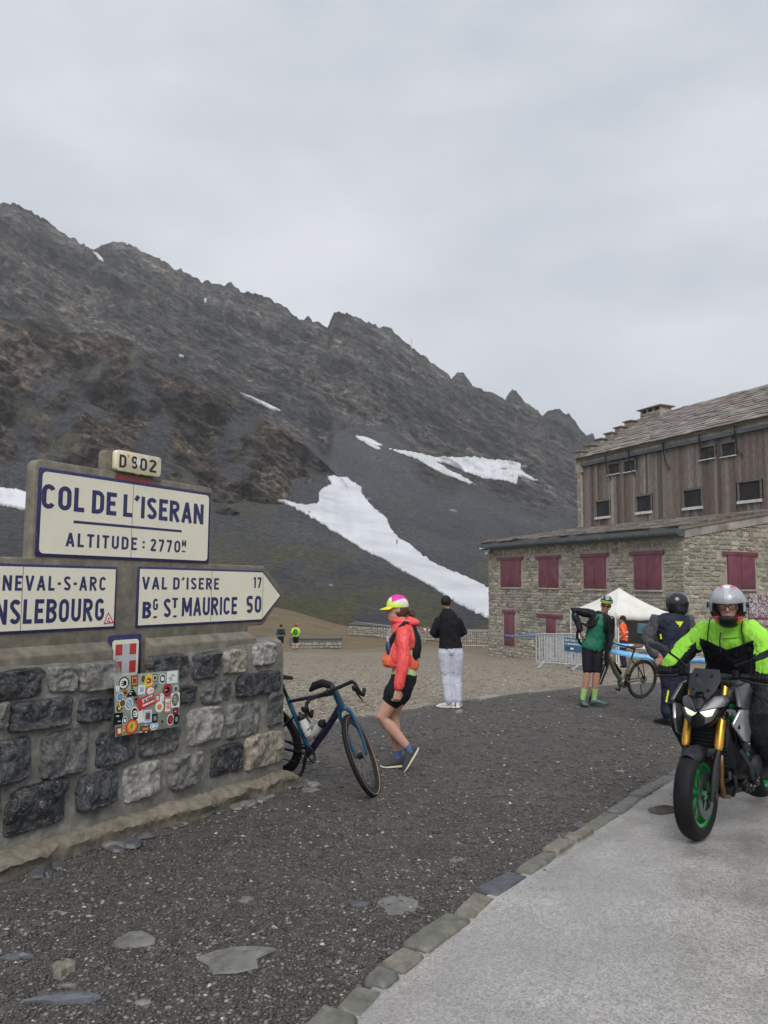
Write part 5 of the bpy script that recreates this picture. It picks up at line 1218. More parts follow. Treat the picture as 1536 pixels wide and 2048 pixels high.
for ua, ub, za, zb_ in ((i0, mid - cxw, zm + czh, k1), (mid + cxw, i1, zm + czh, k1), (i0, mid - cxw, k0, zm - czh), (mid + cxw, i1, k0, zm - czh)):
    mb = MB(); mb.prism([(ua, za), (ub, za), (ub, zb_), (ua, zb_)], lambda a, b_, h: Ls(a, b_, .0136 + h), .0012); mb.build('red_quarter', m_sred, shd)
# ------------------------------------------------------------------ sticker board
ZB = lambda x, y: (220 + x / 10.593, 1325 + y / 10.593)
BO = .075
def fBd(x, y): return fW(*ZB(x, y), BO)
brd = empty('sticker_board', WP + WN * BO, 0, 'tilted metal board covered in round and square stickers, hanging on the stone wall', 'sticker board')
cor = [fBd(120, 1578), fBd(1475, 1350), fBd(1460, 152), fBd(96, 290)]
mb = MB(); mb.prism(cor, lambda a, b_, h: Ls(a, b_, -.006 + h), .006); mb.build('board_plate', M('board_sage', (.30, .34, .28), .35, .2, .25, 9), brd, bevel=.001)
BC = {'k': (.012, .012, .014), 'w': (.78, .78, .76), 'r': (.55, .03, .035), 'o': (.75, .25, .03), 'y': (.75, .60, .05), 'b': (.04, .17, .42), 'g': (.24, .26, .25), 't': (.20, .33, .38), 'n': (.16, .06, .025), 'p': (.10, .08, .16), 'c': (.72, .67, .52), 'm': (.16, .02, .03), 'lb': (.32, .48, .60), 'pk': (.70, .20, .14), 'gr': (.12, .20, .13)}
bm_c = {k: M('board_ink_' + k, v, .35, var=.12, vs=80) for k, v in BC.items()}
lay = [0]
def sticker(cx, cy, w_, h_, shape, cols, rot=0.0, seed=0, marks=0, ring=None):
    lay[0] += 1; z = .0004 * (lay[0] % 9) + .0006
    c = fBd(cx, cy); e1 = fBd(cx + w_ / 2, cy - w_ / 2 * .10); e2 = fBd(cx, cy - h_ / 2); au = e1[0] - c[0]; bz = e2[1] - c[1]; sk = (e1[1] - c[1]) / au if shape != 'ell' else 0
    def outl(k):
        if shape == 'ell': pts = [(k * math.cos(2 * math.pi * i / 22), k * math.sin(2 * math.pi * i / 22)) for i in range(22)]
        elif shape == 'tri': pts = [(-k, -k), (k, -k), (0, k)]
        elif shape == 'trap': pts = [(-k * .75, -k), (k * .75, -k), (k, k), (-k, k)]
        elif shape == 'bol': pts = [(-k, -k), (-k * .75, -k * .5), (-k * .75, k * .5), (-k, k), (-k * .4, k * 1.1), (k * .4, k * 1.1), (k, k), (k * .75, k * .5), (k * .75, -k * .5), (k, -k), (k * .4, -k * 1.1), (-k * .4, -k * 1.1)]
        else: pts = [(-k, -k), (k, -k), (k, k), (-k, k)]
        out_ = []
        for x, y in pts:
            X, Y = x * au, y * bz; X2 = X * math.cos(rot) - Y * math.sin(rot); Y2 = X * math.sin(rot) + Y * math.cos(rot); out_.append((c[0] + X2, c[1] + Y2 + sk * X2))
        return out_
    mb = MB(); mb.prism(outl(1), lambda a, b_, h: Ls(a, b_, z + h), .0004); o = mb.build('sticker', bm_c[cols[0]], brd)
    for i, cc in enumerate(cols[1:3]):
        mb = MB(); mb.prism(outl((.80, .52)[i]), lambda a, b_, h: Ls(a, b_, z + .0005 + i * .0004 + h), .0003); mb.build('sticker_print', bm_c[cc], o)
    rng = random.Random(seed + int(cx)); mk = cols[3] if len(cols) > 3 else cols[0]
    for j in range(marks):
        x, y = rng.uniform(-.45, .45), -.5 + j * 1.0 / max(1, marks - 1) if marks > 1 else 0; l = rng.uniform(.2, .5); hh = rng.uniform(.05, .10)
        q = [(c[0] + (x + dx * l) * au * .8, c[1] + (y + dy * hh) * bz * .9 + sk * (x + dx * l) * au) for dx, dy in ((-1, -1), (1, -1), (1, 1), (-1, 1))]
        mb = MB(); mb.prism(q, lambda a, b_, h: Ls(a, b_, z + .0014 + h), .0002); mb.build('sticker_mark', bm_c[mk], o)
ST = [(290, 440, 220, 270, 'ell', 'k w k w', .1, 4), (515, 390, 145, 225, 'sq', 'k o p o', 0, 2), (820, 385, 190, 300, 'ell', 'y y r w', 0, 3), (700, 340, 70, 130, 'ell', 'k n', 0, 0), (945, 325, 85, 140, 'sq', 'k w k', 0, 0), (1105, 345, 150, 220, 'ell', 'w k w k', 0, 2), (1310, 310, 225, 255, 'sq', 'w w w g', 0, 5),
      (155, 560, 80, 130, 'sq', 'w w w k', 0, 2), (325, 640, 95, 110, 'sq', 'n o k', .2, 0), (465, 615, 230, 210, 'tri', 'k k k w', 0, 3), (670, 575, 150, 200, 'sq', 'w w lb g', 0, 1), (850, 600, 190, 200, 'ell', 'r w w k', 0, 1), (970, 503, 60, 95, 'ell', 'k g k', 0, 0), (1208, 580, 190, 265, 'ell', 'm r k w', 0, 1), (1388, 560, 100, 150, 'ell', 'w b n', 0, 0),
      (205, 725, 145, 180, 'ell', 'w b t', 0, 0), (255, 860, 140, 175, 'ell', 'c n n', 0, 0), (402, 880, 170, 250, 'ell', 'w t lb w', 0, 2), (550, 780, 110, 160, 'ell', 'k g k', 0, 0), (195, 970, 120, 140, 'ell', 'k k y', 0, 0),
      (1003, 750, 110, 170, 'trap', 'pk r w', 0, 1), (1100, 740, 85, 170, 'sq', 'w w w n', -.1, 2), (1378, 795, 180, 310, 'sq', 'w w w', 0, 0), (1378, 785, 150, 270, 'ell', 'k gr g y', 0, 3), (1040, 940, 185, 230, 'ell', 'w w o', -.5, 0), (1212, 900, 150, 300, 'bol', 'pk w pk w', 0, 3), (1390, 1030, 115, 160, 'ell', 'k m r w', 0, 1),
      (175, 1190, 190, 250, 'sq', 'k k k w', 0, 2), (310, 1230, 110, 180, 'ell', 'w k w k', 0, 2), (525, 1090, 170, 330, 'ell', 'w k w k', .3, 4), (640, 1130, 130, 290, 'sq', 'w w w k', .1, 0), (795, 1135, 165, 260, 'sq', 'w lb n r', 0, 2), (945, 1180, 110, 190, 'sq', 'k k g', 0, 0), (1270, 1210, 145, 240, 'ell', 'w k r', 0, 0), (1400, 1200, 130, 220, 'ell', 'k k g', 0, 0), (1100, 1250, 90, 110, 'ell', 'g g k', 0, 0),
      (755, 1310, 210, 110, 'tri', 'b b lb', 0, 0), (745, 1400, 220, 120, 'sq', 'n n o', 0, 2), (930, 1345, 175, 165, 'ell', 'w lb w p', 0, 2), (460, 1355, 260, 320, 'ell', 'r o y k', 0, 0), (190, 1450, 120, 190, 'sq', 'n r w', .1, 0), (280, 1440, 75, 170, 'ell', 'y n y', -.1, 0), (450, 1350, 60, 110, 'ell', 'k g', 0, 0), (645, 1472, 45, 30, 'ell', 'w', 0, 0), (765, 1470, 45, 30, 'ell', 'w', 0, 0)]
for i, (cx, cy, w_, h_, shp, cl, rot, mk) in enumerate(ST): sticker(cx, cy, w_, h_, shp, cl.split(), rot, i, mk)
def btext(txt, x0, y0, x1, y1, hpx, mat, s=.22, off=.006):
    a, b_ = fBd(x0, y0), fBd(x1, y1); hg = fBd(x0, y0 - hpx)[1] - a[1]; return text_mesh(txt, 'sticker_lettering', mat, brd, a[0], b_[0], a[1], hg, off, s, .12, .3, Ls, tilt=(b_[1] - a[1]) / (b_[0] - a[0]))
P4 = [fBd(*p) for p in ((600, 1035), (950, 860), (905, 640), (545, 800))]
mb = MB(); mb.prism(P4, lambda a, b_, h: Ls(a, b_, .0042 + h), .0005); o = mb.build('sticker', bm_c['r'], brd)
for q4, dz in ((((690, 935), (935, 815), (925, 790), (670, 905)), 0), (((690, 860), (910, 740), (890, 675), (665, 790)), 0)):
    mb = MB(); mb.prism([fBd(*p) for p in q4], lambda a, b_, h: Ls(a, b_, .0049 + h), .0003); mb.build('sticker_print', bm_c['w'], o)
btext("ULTRAS", 700, 850, 900, 745, 62, bm_c['k'])
# ================================================================== bicycles
m_rub = M('tyre_rubber', (.012, .012, .013), .7, var=.3, vs=30, bs=150, bst=.3, bd=.002)
m_rim = M('carbon_rim', (.018, .018, .020), .4); m_spk = M('spoke_steel', (.28, .28, .29), .35, .8); m_blkm = M('black_anodised', (.014, .014, .016), .4, .4)
m_tape = M('bar_tape', (.016, .016, .017), .75, bs=90); m_tan = M('tan_sidewall', (.30, .17, .10), .7)
m_bottle = M('frosted_bottle', (.60, .60, .58), .35, var=.05); m_cap_ = M('bottle_cap', (.02, .02, .022), .4); m_alu = M('brushed_alu', (.45, .45, .46), .35, .9)
def carbon_paint(name, c0, c1):
    if name in _mc: return _mc[name]
    m, t, b = _mat(name); lw = t.nodes.new('ShaderNodeLayerWeight'); lw.inputs[0].default_value = .35; n = noise_tex(t, 2.2, 3)
    c = mixc(t, ramp(t, n.outputs['Fac'], [(.42, (0, 0, 0)), (.62, (1, 1, 1))]), c0, c1)
    t.links.new(c, b.inputs['Base Color']); b.inputs['Metallic'].default_value = .45; b.inputs['Roughness'].default_value = .28; b.inputs['Coat Weight'].default_value = .8; _mc[name] = m; return m
def wheel(parent, C, r, tr, fn, side_wall=None, nsp=24, disc=True, rimd=.05):
    w_ = MB(); w_.torus((0, 0, 0), r - tr, tr, 'y', 56, 10); 
    def place(mb, name, mat, par):
        mb.v = [tuple(fn(Vector(p) + Vector(C))) for p in mb.v]; return mb.build(name, mat, par, ang=50)
    wh = place(w_, 'wheel', m_rub, parent)
    if side_wall:
        for s in (-1, 1): mb = MB(); mb.torus((0, s * tr * .72, 0), r - tr * 1.38, tr * .30, 'y', 56, 6); place(mb, 'sidewall', side_wall, wh)
    mb = MB(); Ro = r - tr * 1.75; n = 56; vs = []; fs = []
    for i in range(n):
        a = 2 * math.pi * i / n
        for q, y in ((Ro, -.011), (Ro, .011), (Ro - rimd, .006), (Ro - rimd, -.006)): vs.append((q * math.cos(a), y, q * math.sin(a)))
    for i in range(n):
        for j in range(4): fs.append((i * 4 + j, i * 4 + (j + 1) % 4, ((i + 1) % n) * 4 + (j + 1) % 4, ((i + 1) % n) * 4 + j))
    mb.add(vs, fs); place(mb, 'rim', m_rim, wh)
    mb = MB()
    for i in range(nsp):
        a = 2 * math.pi * i / nsp; y = .026 * (1 if i % 2 else -1); b_ = a + .25 * (1 if i % 4 < 2 else -1)
        mb.tube([(.022 * math.cos(b_), y, .022 * math.sin(b_)), ((Ro - rimd) * math.cos(a), 0, (Ro - rimd) * math.sin(a))], .0013, 4, False)
    sp = place(mb, 'spokes', m_spk, wh); sp['kind'] = 'stuff'
    mb = MB(); mb.tube([(0, -.05, 0), (0, -.03, 0), (0, -.028, 0), (0, .028, 0), (0, .03, 0), (0, .05, 0)], [.012, .012, .026, .026, .012, .012], 12); place(mb, 'hub', m_blkm, wh)
    if disc: mb = MB(); mb.tube([(0, .034, 0), (0, .037, 0)], .078, 24); place(mb, 'disc_rotor', m_spk, wh)
    return wh
def steer_fn(ap, ax, th):
    Rm = Matrix.Rotation(th, 3, ax.normalized()); return lambda p: ap + Rm @ (Vector(p) - ap)
ident = lambda p: Vector(p)
def T(parent, name, mat, pts, r, fn=ident, n=10, flat=1.0, side=None, ball=False, ang=60):
    mb = MB(); mb.tube([fn(p) for p in pts], r, n, True, flat, side, ball); return mb.build(name, mat, parent, ang=ang)
# ------------------------------------------------------------------ blue road bicycle
X0, Y0, YAW, LEAN, STEER = -0.985, 7.36, -.521, .300, -1.15
rb = empty('road_bicycle', (X0, Y0, G(X0, Y0) + .012), 0, 'blue racing bicycle with two clear bottles leaning on the end of the stone wall', 'bicycle'); rb.rotation_euler = (LEAN, 0, YAW); rb.scale = (1.05, 1.05, 1.05)
m_fr = carbon_paint('teal_carbon', (.008, .075, .15), (.006, .022, .055)); m_pur = carbon_paint('navy_carbon', (.016, .012, .055), (.006, .012, .034)); m_teal = carbon_paint('bright_teal', (.008, .11, .21), (.006, .07, .15))
ax_ = Vector((-.317, 0, .948)); ap_ = Vector((.953, 0, .329)); sf = steer_fn(ap_, ax_, STEER)
wheel(rb, (0, 0, .345), .345, .019, ident, None); wheel(rb, (1.0, 0, .345), .345, .019, sf, m_tan, 24)
bb = Vector((.42, 0, .275)); stt = Vector((.278, 0, .755)); crn = Vector((.826, 0, .708)); hd = Vector((.772, 0, .872))
fr = T(rb, 'frame', m_fr, [crn + Vector((.004, 0, -.01)), crn, hd], [.030, .032, .026])
T(fr, 'down_tube', m_pur, [crn + Vector((-.005, 0, .03)), (crn + bb) / 2, bb], [.033, .029, .032], flat=.75)
T(fr, 'top_tube', m_pur, [hd + Vector((0, 0, -.03)), stt + Vector((.02, 0, -.03))], [.021, .015], flat=1.2)
T(fr, 'seat_tube', m_teal, [bb, stt], [.024, .019]); T(fr, 'seat_post', m_blkm, [stt, stt + Vector((-.045, 0, .16))], .014)
T(fr, 'bottom_bracket', m_pur, [bb + Vector((0, -.04, 0)), bb + Vector((0, .04, 0))], .030)
for s in (-1, 1):
    T(fr, 'chain_stay', m_pur, [bb + Vector((-.02, s * .03, 0)), (.2, s * .05, .30), (0, s * .065, .345)], [.016, .012, .010]); T(fr, 'seat_stay', m_fr, [stt + Vector((.05, s * .014, -.16)), (0, s * .062, .345)], [.011, .008])
fk = T(rb, 'fork', m_teal, [crn + Vector((0, .0, .005)), crn + Vector((.004, .033, -.012)), crn + Vector((.012, .050, -.05)), crn + Vector((.06, .056, -.2)), (1.0, .052, .345)], [.024, .020, .017, .015, .010], sf)
T(fk, 'fork_blade', m_teal, [crn + Vector((0, 0, .005)), crn + Vector((.004, -.033, -.012)), crn + Vector((.012, -.050, -.05)), crn + Vector((.06, -.056, -.2)), (1.0, -.052, .345)], [.024, .020, .017, .015, .010], sf)
st0 = hd + ax_ * .035; bc = st0 + Vector((.088, 0, .008))
T(rb, 'stem', m_blkm, [hd, st0, bc], [.020, .019, .016], sf)
bar = T(rb, 'handlebar', m_tape, [bc + Vector((0, s * .0, 0)) for s in (0,)] + [bc + Vector((0, .10, .0)), bc + Vector((.005, .19, .004)), bc + Vector((.05, .215, .004)), bc + Vector((.085, .222, -.02)), bc + Vector((.095, .228, -.07)), bc + Vector((.06, .232, -.115)), bc + Vector((-.03, .236, -.125))], .0155, sf)
T(bar, 'bar_half', m_tape, [bc, bc + Vector((0, -.10, .0)), bc + Vector((.005, -.19, .004)), bc + Vector((.05, -.215, .004)), bc + Vector((.085, -.222, -.02)), bc + Vector((.095, -.228, -.07)), bc + Vector((.06, -.232, -.115)), bc + Vector((-.03, -.236, -.125))], .0155, sf)
for s in (-1, 1):
    hdp = bc + Vector((.085, s * .222, -.012)); ho = T(rb, 'brake_hood', m_tape, [hdp, hdp + Vector((.04, 0, .02)), hdp + Vector((.075, 0, .035)), hdp + Vector((.085, 0, .06))], [.018, .019, .018, .012], sf, ball=True)
    T(ho, 'brake_lever', m_blkm, [hdp + Vector((.07, 0, .02)), hdp + Vector((.085, s * .006, -.03)), hdp + Vector((.065, s * .01, -.10))], [.010, .009, .005], sf, flat=.6)
T(rb, 'frame_bag', m_tape, [hd + Vector((-.03, 0, .03)), hd + Vector((-.10, 0, .045)), hd + Vector((-.19, 0, .015)), hd + Vector((-.24, 0, -.03))], [.032, .036, .034, .016], n=10, flat=.75, ball=True)
T(rb, 'bike_computer', m_blkm, [bc + Vector((.03, -.02, .03)), bc + Vector((.09, -.02, .03))], .022, sf, flat=.4)
# saddle, tail light
sp_ = stt + Vector((-.048, 0, .172)); mb = MB(); mb.loft([(sp_ + Vector((x, 0, z)), Vector((0, w_, 0)), Vector((0, 0, h))) for x, w_, h, z in ((-.13, .062, .012, .022), (-.10, .072, .02, .022), (-.03, .058, .02, .014), (.05, .026, .018, .012), (.12, .020, .014, .012), (.14, .010, .008, .008))], 14); mb.build('saddle', m_tape, rb)
T(rb, 'tail_light', m_blkm, [stt + Vector((-.045, 0, .02)), stt + Vector((-.05, 0, .09))], .018)
# bottles and cages
for nm, base, dr in (('seat', bb.lerp(stt, .28), (stt - bb).normalized()), ('down', bb.lerp(crn, .26), (crn - bb).normalized())):
    nrm = Vector((dr.z, 0, -dr.x)); nrm = nrm if (nrm.x > 0) == (nm == 'seat') else -nrm
    c0 = base + nrm * .062; bo = T(rb, 'water_bottle', m_bottle, [c0, c0 + dr * .012, c0 + dr * .105, c0 + dr * .125, c0 + dr * .15], [.031, .036, .036, .032, .034], n=16)
    T(bo, 'bottle_cap', m_cap_, [c0 + dr * .15, c0 + dr * .155, c0 + dr * .185, c0 + dr * .195, c0 + dr * .215], [.033, .035, .033, .014, .011], n=14)
    T(rb, 'bottle_cage', m_blkm, [base + nrm * .015, base + nrm * .02 + Vector((0, .038, 0)) + dr * .02, base + nrm * .095 + Vector((0, .02, 0)) + dr * .06, base + nrm * .098 + Vector((0, -.02, 0)) + dr * .06, base + nrm * .02 + Vector((0, -.038, 0)) + dr * .02, base + nrm * .015], .0045, n=6)
# drivetrain on the right side (-y)
for rr, y in ((.088, -.050), (.070, -.044)): mb = MB(); mb.torus(bb + Vector((0, y, 0)), rr, .005, 'y', 40, 6); mb.build('chainring', m_blkm, rb)
sa = R_(250)
for s, a in ((-1, sa), (1, sa + math.pi)):
    e_ = bb + Vector((.172 * math.cos(a), s * .072, .172 * math.sin(a))); cr_ = T(rb, 'crank_arm', m_blkm, [bb + Vector((0, s * .055, 0)), e_], [.017, .011]); T(cr_, 'pedal', m_blkm, [e_, e_ + Vector((0, s * .02, 0)), e_ + Vector((0, s * .085, 0))], [.008, .022, .022], n=8, flat=.5)
for i in range(5): a = i * 1.2566 + .3; T(rb, 'spider_arm', m_blkm, [bb + Vector((0, -.048, 0)), bb + Vector((.08 * math.cos(a), -.048, .08 * math.sin(a)))], .008, n=6)
mb = MB(); mb.tube([(0, -.048, .345), (0, -.022, .345)], [.03, .06], 20); mb.build('cassette', m_spk, rb)
T(rb, 'chain', m_blkm, [bb + Vector((.0, -.05, .088)), (0, -.04, .345 + .05)], .005, n=6); T(rb, 'chain_run', m_blkm, [bb + Vector((.0, -.05, -.088)), (.03, -.04, .20), (0, -.04, .27)], .005, n=6); T(rb, 'derailleur', m_blkm, [(0, -.05, .33), (.02, -.055, .27), (.03, -.05, .195)], [.012, .016, .014])
# ------------------------------------------------------------------ olive electric bicycle
EX, EY, EYAW, ELEAN, EST = 4.72, 14.35, R_(207), -.15, .75
eb = empty('electric_bicycle', (EX, EY, G(EX, EY) + .01), 0, 'olive green electric bicycle parked behind the cyclist in the green jersey', 'bicycle'); eb.rotation_euler = (ELEAN, 0, EYAW)
m_ol = M('olive_paint', (.105, .105, .065), .38, .2, .15, 4, coat=.4); m_etyre = M('grey_tyre', (.030, .029, .024), .75, bs=120)
ax_ = Vector((-.36, 0, .933)); ap_ = Vector((1.07, 0, .34)); sf = steer_fn(ap_, ax_, EST)
_rub = m_rub; m_rub = m_etyre
wheel(eb, (0, 0, .36), .36, .026, ident, None, 20, True, .02); wheel(eb, (1.12, 0, .36), .36, .026, sf, None, 20, True, .02); m_rub = _rub
bb = Vector((.46, 0, .32)); stt = Vector((.31, 0, .74)); crn = Vector((.90, 0, .80)); hd = Vector((.84, 0, .96))
fr = T(eb, 'frame', m_ol, [crn, hd], [.036, .032]); T(fr, 'down_tube', m_ol, [crn + Vector((-.01, 0, .06)), crn.lerp(bb, .5) + Vector((0, 0, -.02)), bb + Vector((.05, 0, .04))], [.040, .046, .050], n=12, flat=.8)
T(fr, 'battery', m_blkm, [crn.lerp(bb, .30) + Vector((-.045, 0, .04)), crn.lerp(bb, .72) + Vector((-.04, 0, .045))], [.030, .034], n=8, flat=.9, ball=True)
T(fr, 'motor', m_ol, [bb + Vector((.0, -.07, .0)), bb + Vector((0, -.05, 0)), bb + Vector((0, .05, 0)), bb + Vector((0, .07, 0))], [.06, .088, .088, .06], n=18); T(fr, 'motor_cover', m_blkm, [bb + Vector((0, .071, 0)), bb + Vector((0, .078, 0))], .05, n=18); T(fr, 'motor_cover', m_blkm, [bb + Vector((0, -.071, 0)), bb + Vector((0, -.078, 0))], .05, n=18)
T(fr, 'seat_tube', m_ol, [bb, stt], [.030, .022]); T(fr, 'seat_post', m_blkm, [stt, stt + Vector((-.065, 0, .20))], .015)
for s in (-1, 1): T(fr, 'chain_stay', m_ol, [bb + Vector((-.05, s * .05, .02)), (.1, s * .07, .36), (0, s * .072, .36)], [.02, .015, .012]); T(fr, 'rack_strut', m_blkm, [(.0, s * .075, .36), (.10, s * .06, .72)], .008)
T(fr, 'seat_stay', m_blkm, [stt + Vector((0, 0, -.02)), (.15, .03, .6), (0, .068, .36)], .012)
mb = MB(); rows = []
for i in range(15):
    a = R_(62 + 108 * i / 14); rows.append([Vector((0, y, .36)) + Vector((.402 * math.cos(a), 0, .402 * math.sin(a) - abs(y) * .25)) for y in (-.035, -.018, 0, .018, .035)])
mb.grid(rows); o = mb.build('mudguard', m_ol, eb); q = o.modifiers.new('s', 'SOLIDIFY'); q.thickness = .004
fk = T(eb, 'fork', m_blkm, [crn, crn + Vector((.01, .055, -.03)), crn + Vector((.05, .065, -.15)), (1.12, .065, .36)], [.028, .022, .020, .018], sf); T(fk, 'fork_leg', m_ol, [crn, crn + Vector((.01, -.055, -.03)), crn + Vector((.05, -.065, -.15)), (1.12, -.065, .36)], [.028, .022, .020, .018], sf)
bc = hd + ax_ * .10 + Vector((.05, 0, .01)); T(eb, 'stem', m_blkm, [hd, hd + ax_ * .09, bc], .02, sf)
T(eb, 'handlebar', m_blkm, [bc + Vector((-.06, -.36, .03)), bc + Vector((-.02, -.18, .02)), bc, bc + Vector((-.02, .18, .02)), bc + Vector((-.06, .36, .03))], .014, sf)
for s in (-1, 1): T(eb, 'grip', m_tape, [bc + Vector((-.04, s * .25, .026)), bc + Vector((-.062, s * .37, .031))], .019, sf); T(eb, 'brake_lever', m_blkm, [bc + Vector((-.02, s * .22, .02)), bc + Vector((.02, s * .30, -.01)), bc + Vector((.0, s * .36, -.01))], .006, sf, n=6)
T(eb, 'headlight', m_alu, [bc + Vector((.03, 0, -.06)), bc + Vector((.08, 0, -.07))], [.03, .026], sf)
sp_ = stt + Vector((-.07, 0, .21)); mb = MB(); mb.loft([(sp_ + Vector((x, 0, z)), Vector((0, w_, 0)), Vector((0, 0, h))) for x, w_, h, z in ((-.14, .07, .02, .03), (-.10, .088, .03, .03), (-.03, .07, .028, .02), (.05, .03, .024, .016), (.12, .022, .018, .014), (.14, .012, .01, .01))], 14); mb.build('saddle', M('brown_saddle', (.10, .055, .042), .5), eb)
for s, a in ((-1, R_(262)), (1, R_(82))): e_ = bb + Vector((.17 * math.cos(a), s * .09, .17 * math.sin(a))); cr_ = T(eb, 'crank_arm', m_blkm, [bb + Vector((0, s * .075, 0)), e_], [.017, .012]); T(cr_, 'pedal', m_blkm, [e_, e_ + Vector((0, s * .10, 0))], .02, n=8, flat=.5)
T(eb, 'kickstand', m_blkm, [(.12, .08, .30), (.16, .20, .06)], .010)
# ================================================================== motorcycle
MC = gp(1396, 1688); MH = R_(270 - 41)      # contact of the front wheel, heading (angle of local +x)
mc = empty('motorcycle', (MC.x, MC.y, G(MC.x, MC.y) + .032), 0, 'black and grey naked motorcycle with gold forks and green wheels ridden towards the camera', 'motorcycle'); mc.rotation_euler = (0, 0, MH)
MO = Vector(mc.location); MX = Vector((math.cos(MH), math.sin(MH), 0)); MY = Vector((-math.sin(MH), math.cos(MH), 0))
def mp(px, py, xl):
    p = on_plane(px, py, MO + MX * xl, MX); d = p - MO; return Vector((xl, d.dot(MY), d.z))
c2 = lambda x, y: (1300 + x / 6.508, 1300 + y / 6.508)
c3 = lambda x, y: (1330 + x / 7.456, 1480 + y / 7.456)
c7 = lambda x, y: (1240 + x / 3.659, 1140 + y / 3.659)
m_mb = M('moto_black_plastic', (.009, .0095, .011), .5, var=.2, vs=8); m_mg = M('moto_grey_metal', (.085, .085, .095), .38, .45, .1, 5, coat=.3); m_md = M('moto_dark_grey', (.028, .030, .036), .5, .1, .12, 6); m_gold = M('gold_fork', (.62, .33, .05), .32, .75, .12, 6)
m_green = M('wheel_green', (.012, .26, .055), .35, .3, .12, 6, coat=.4); m_gframe = M('frame_green', (.012, .22, .07), .4, .2); m_silver = M('silver_shroud', (.42, .43, .43), .3, .7); m_head = M('headlight_lens', (.75, .85, .65), .15, emit=(.72, .95, .55, .55)); m_tyre = M('moto_tyre', (.010, .010, .0115), .62, var=.35, vs=10, bs=60, bst=.2, bd=.003)
m_exh = M('heated_header', (.20, .12, .065), .4, .8, .3, 9); m_bolt = M('chrome_bolt', (.6, .6, .62), .25, .9)
def mwheel(C, Ro, tw, disc=True):
    C = Vector(C); prof = []; k = 16       # rounded tyre profile
    wd = tw / 2; side = .10 if tw < .15 else .10
    for i in range(k + 1):
        a = -90 + 180 * i / k; prof.append((Ro - wd * .72 * (1 - math.cos(R_(a)) ** .8), wd * math.sin(R_(a))))
    ri = Ro - .088; prof = [(ri, -wd * .80), (ri + .03, -wd * .98)] + prof[1:-1] + [(ri + .03, wd * .98), (ri, wd * .80)]
    n = 64; mb = MB(); kk = len(prof)
    mb.add([C + Vector((q * math.cos(2 * math.pi * i / n), y, q * math.sin(2 * math.pi * i / n))) for i in range(n) for q, y in prof], [(i * kk + j, i * kk + j + 1, ((i + 1) % n) * kk + j + 1, ((i + 1) % n) * kk + j) for i in range(n) for j in range(kk - 1)])
    ty = mb.build('wheel', m_tyre, mc, ang=60)
    rp = [(ri + .006, -wd * .84), (ri + .004, -wd * .70), (ri - .022, -wd * .62), (ri - .030, 0), (ri - .022, wd * .62), (ri + .004, wd * .70), (ri + .006, wd * .84)]; mb = MB(); kk = len(rp)
    mb.add([C + Vector((q * math.cos(2 * math.pi * i / n), y, q * math.sin(2 * math.pi * i / n))) for i in range(n) for q, y in rp], [(i * kk + j, i * kk + j + 1, ((i + 1) % n) * kk + j + 1, ((i + 1) % n) * kk + j) for i in range(n) for j in range(kk - 1)])
    o = mb.build('rim', m_green, ty, ang=35)
    for i in range(5):
        a = 2 * math.pi * i / 5 + .35
        for da in (-.16, .16):
            mb = MB(); mb.tube([C + Vector((.04 * math.cos(a), 0, .04 * math.sin(a))), C + Vector(((ri - .02) * math.cos(a + da), 0, (ri - .02) * math.sin(a + da)))], [.017, .014], 8, flat=1.4, side=(0, 1, 0)); mb.build('wheel_spoke', m_green, ty)
    mb = MB(); mb.tube([C + Vector((0, -.06, 0)), C + Vector((0, .06, 0))], .038, 16); mb.build('hub', m_green, ty)
    if disc:
        for s in (-1, 1):
            mb = MB(); vs = []; fs = []; n2 = 40
            for i in range(n2):
                a = 2 * math.pi * i / n2; wv = 1 + .018 * math.sin(a * 8)
                for q in (.155 * wv, .10):
                    for y in (s * .062, s * .067): vs.append(C + Vector((q * math.cos(a), y, q * math.sin(a))))
            for i in range(n2):
                b_ = ((i + 1) % n2) * 4; a_ = i * 4; fs += [(a_, a_ + 1, b_ + 1, b_), (a_ + 2, b_ + 2, b_ + 3, a_ + 3), (a_, b_, b_ + 2, a_ + 2), (a_ + 1, a_ + 3, b_ + 3, b_ + 1)]
            mb.add(vs, fs); dsc = mb.build('brake_disc', M('disc_steel', (.16, .16, .165), .35, .85), ty, ang=40)
            for i in range(6): a = i * 1.047; mb = MB(); mb.tube([C + Vector((.04 * math.cos(a), s * .064, .04 * math.sin(a))), C + Vector((.102 * math.cos(a), s * .064, .102 * math.sin(a)))], .008, 6); mb.build('disc_carrier', m_blkm, dsc)
    return ty
mwheel((0, 0, .30), .30, .122); mwheel((-1.45, 0, .315), .315, .185, False)
fa = Vector((-.407, 0, .914)); A0 = Vector((0, 0, .30))
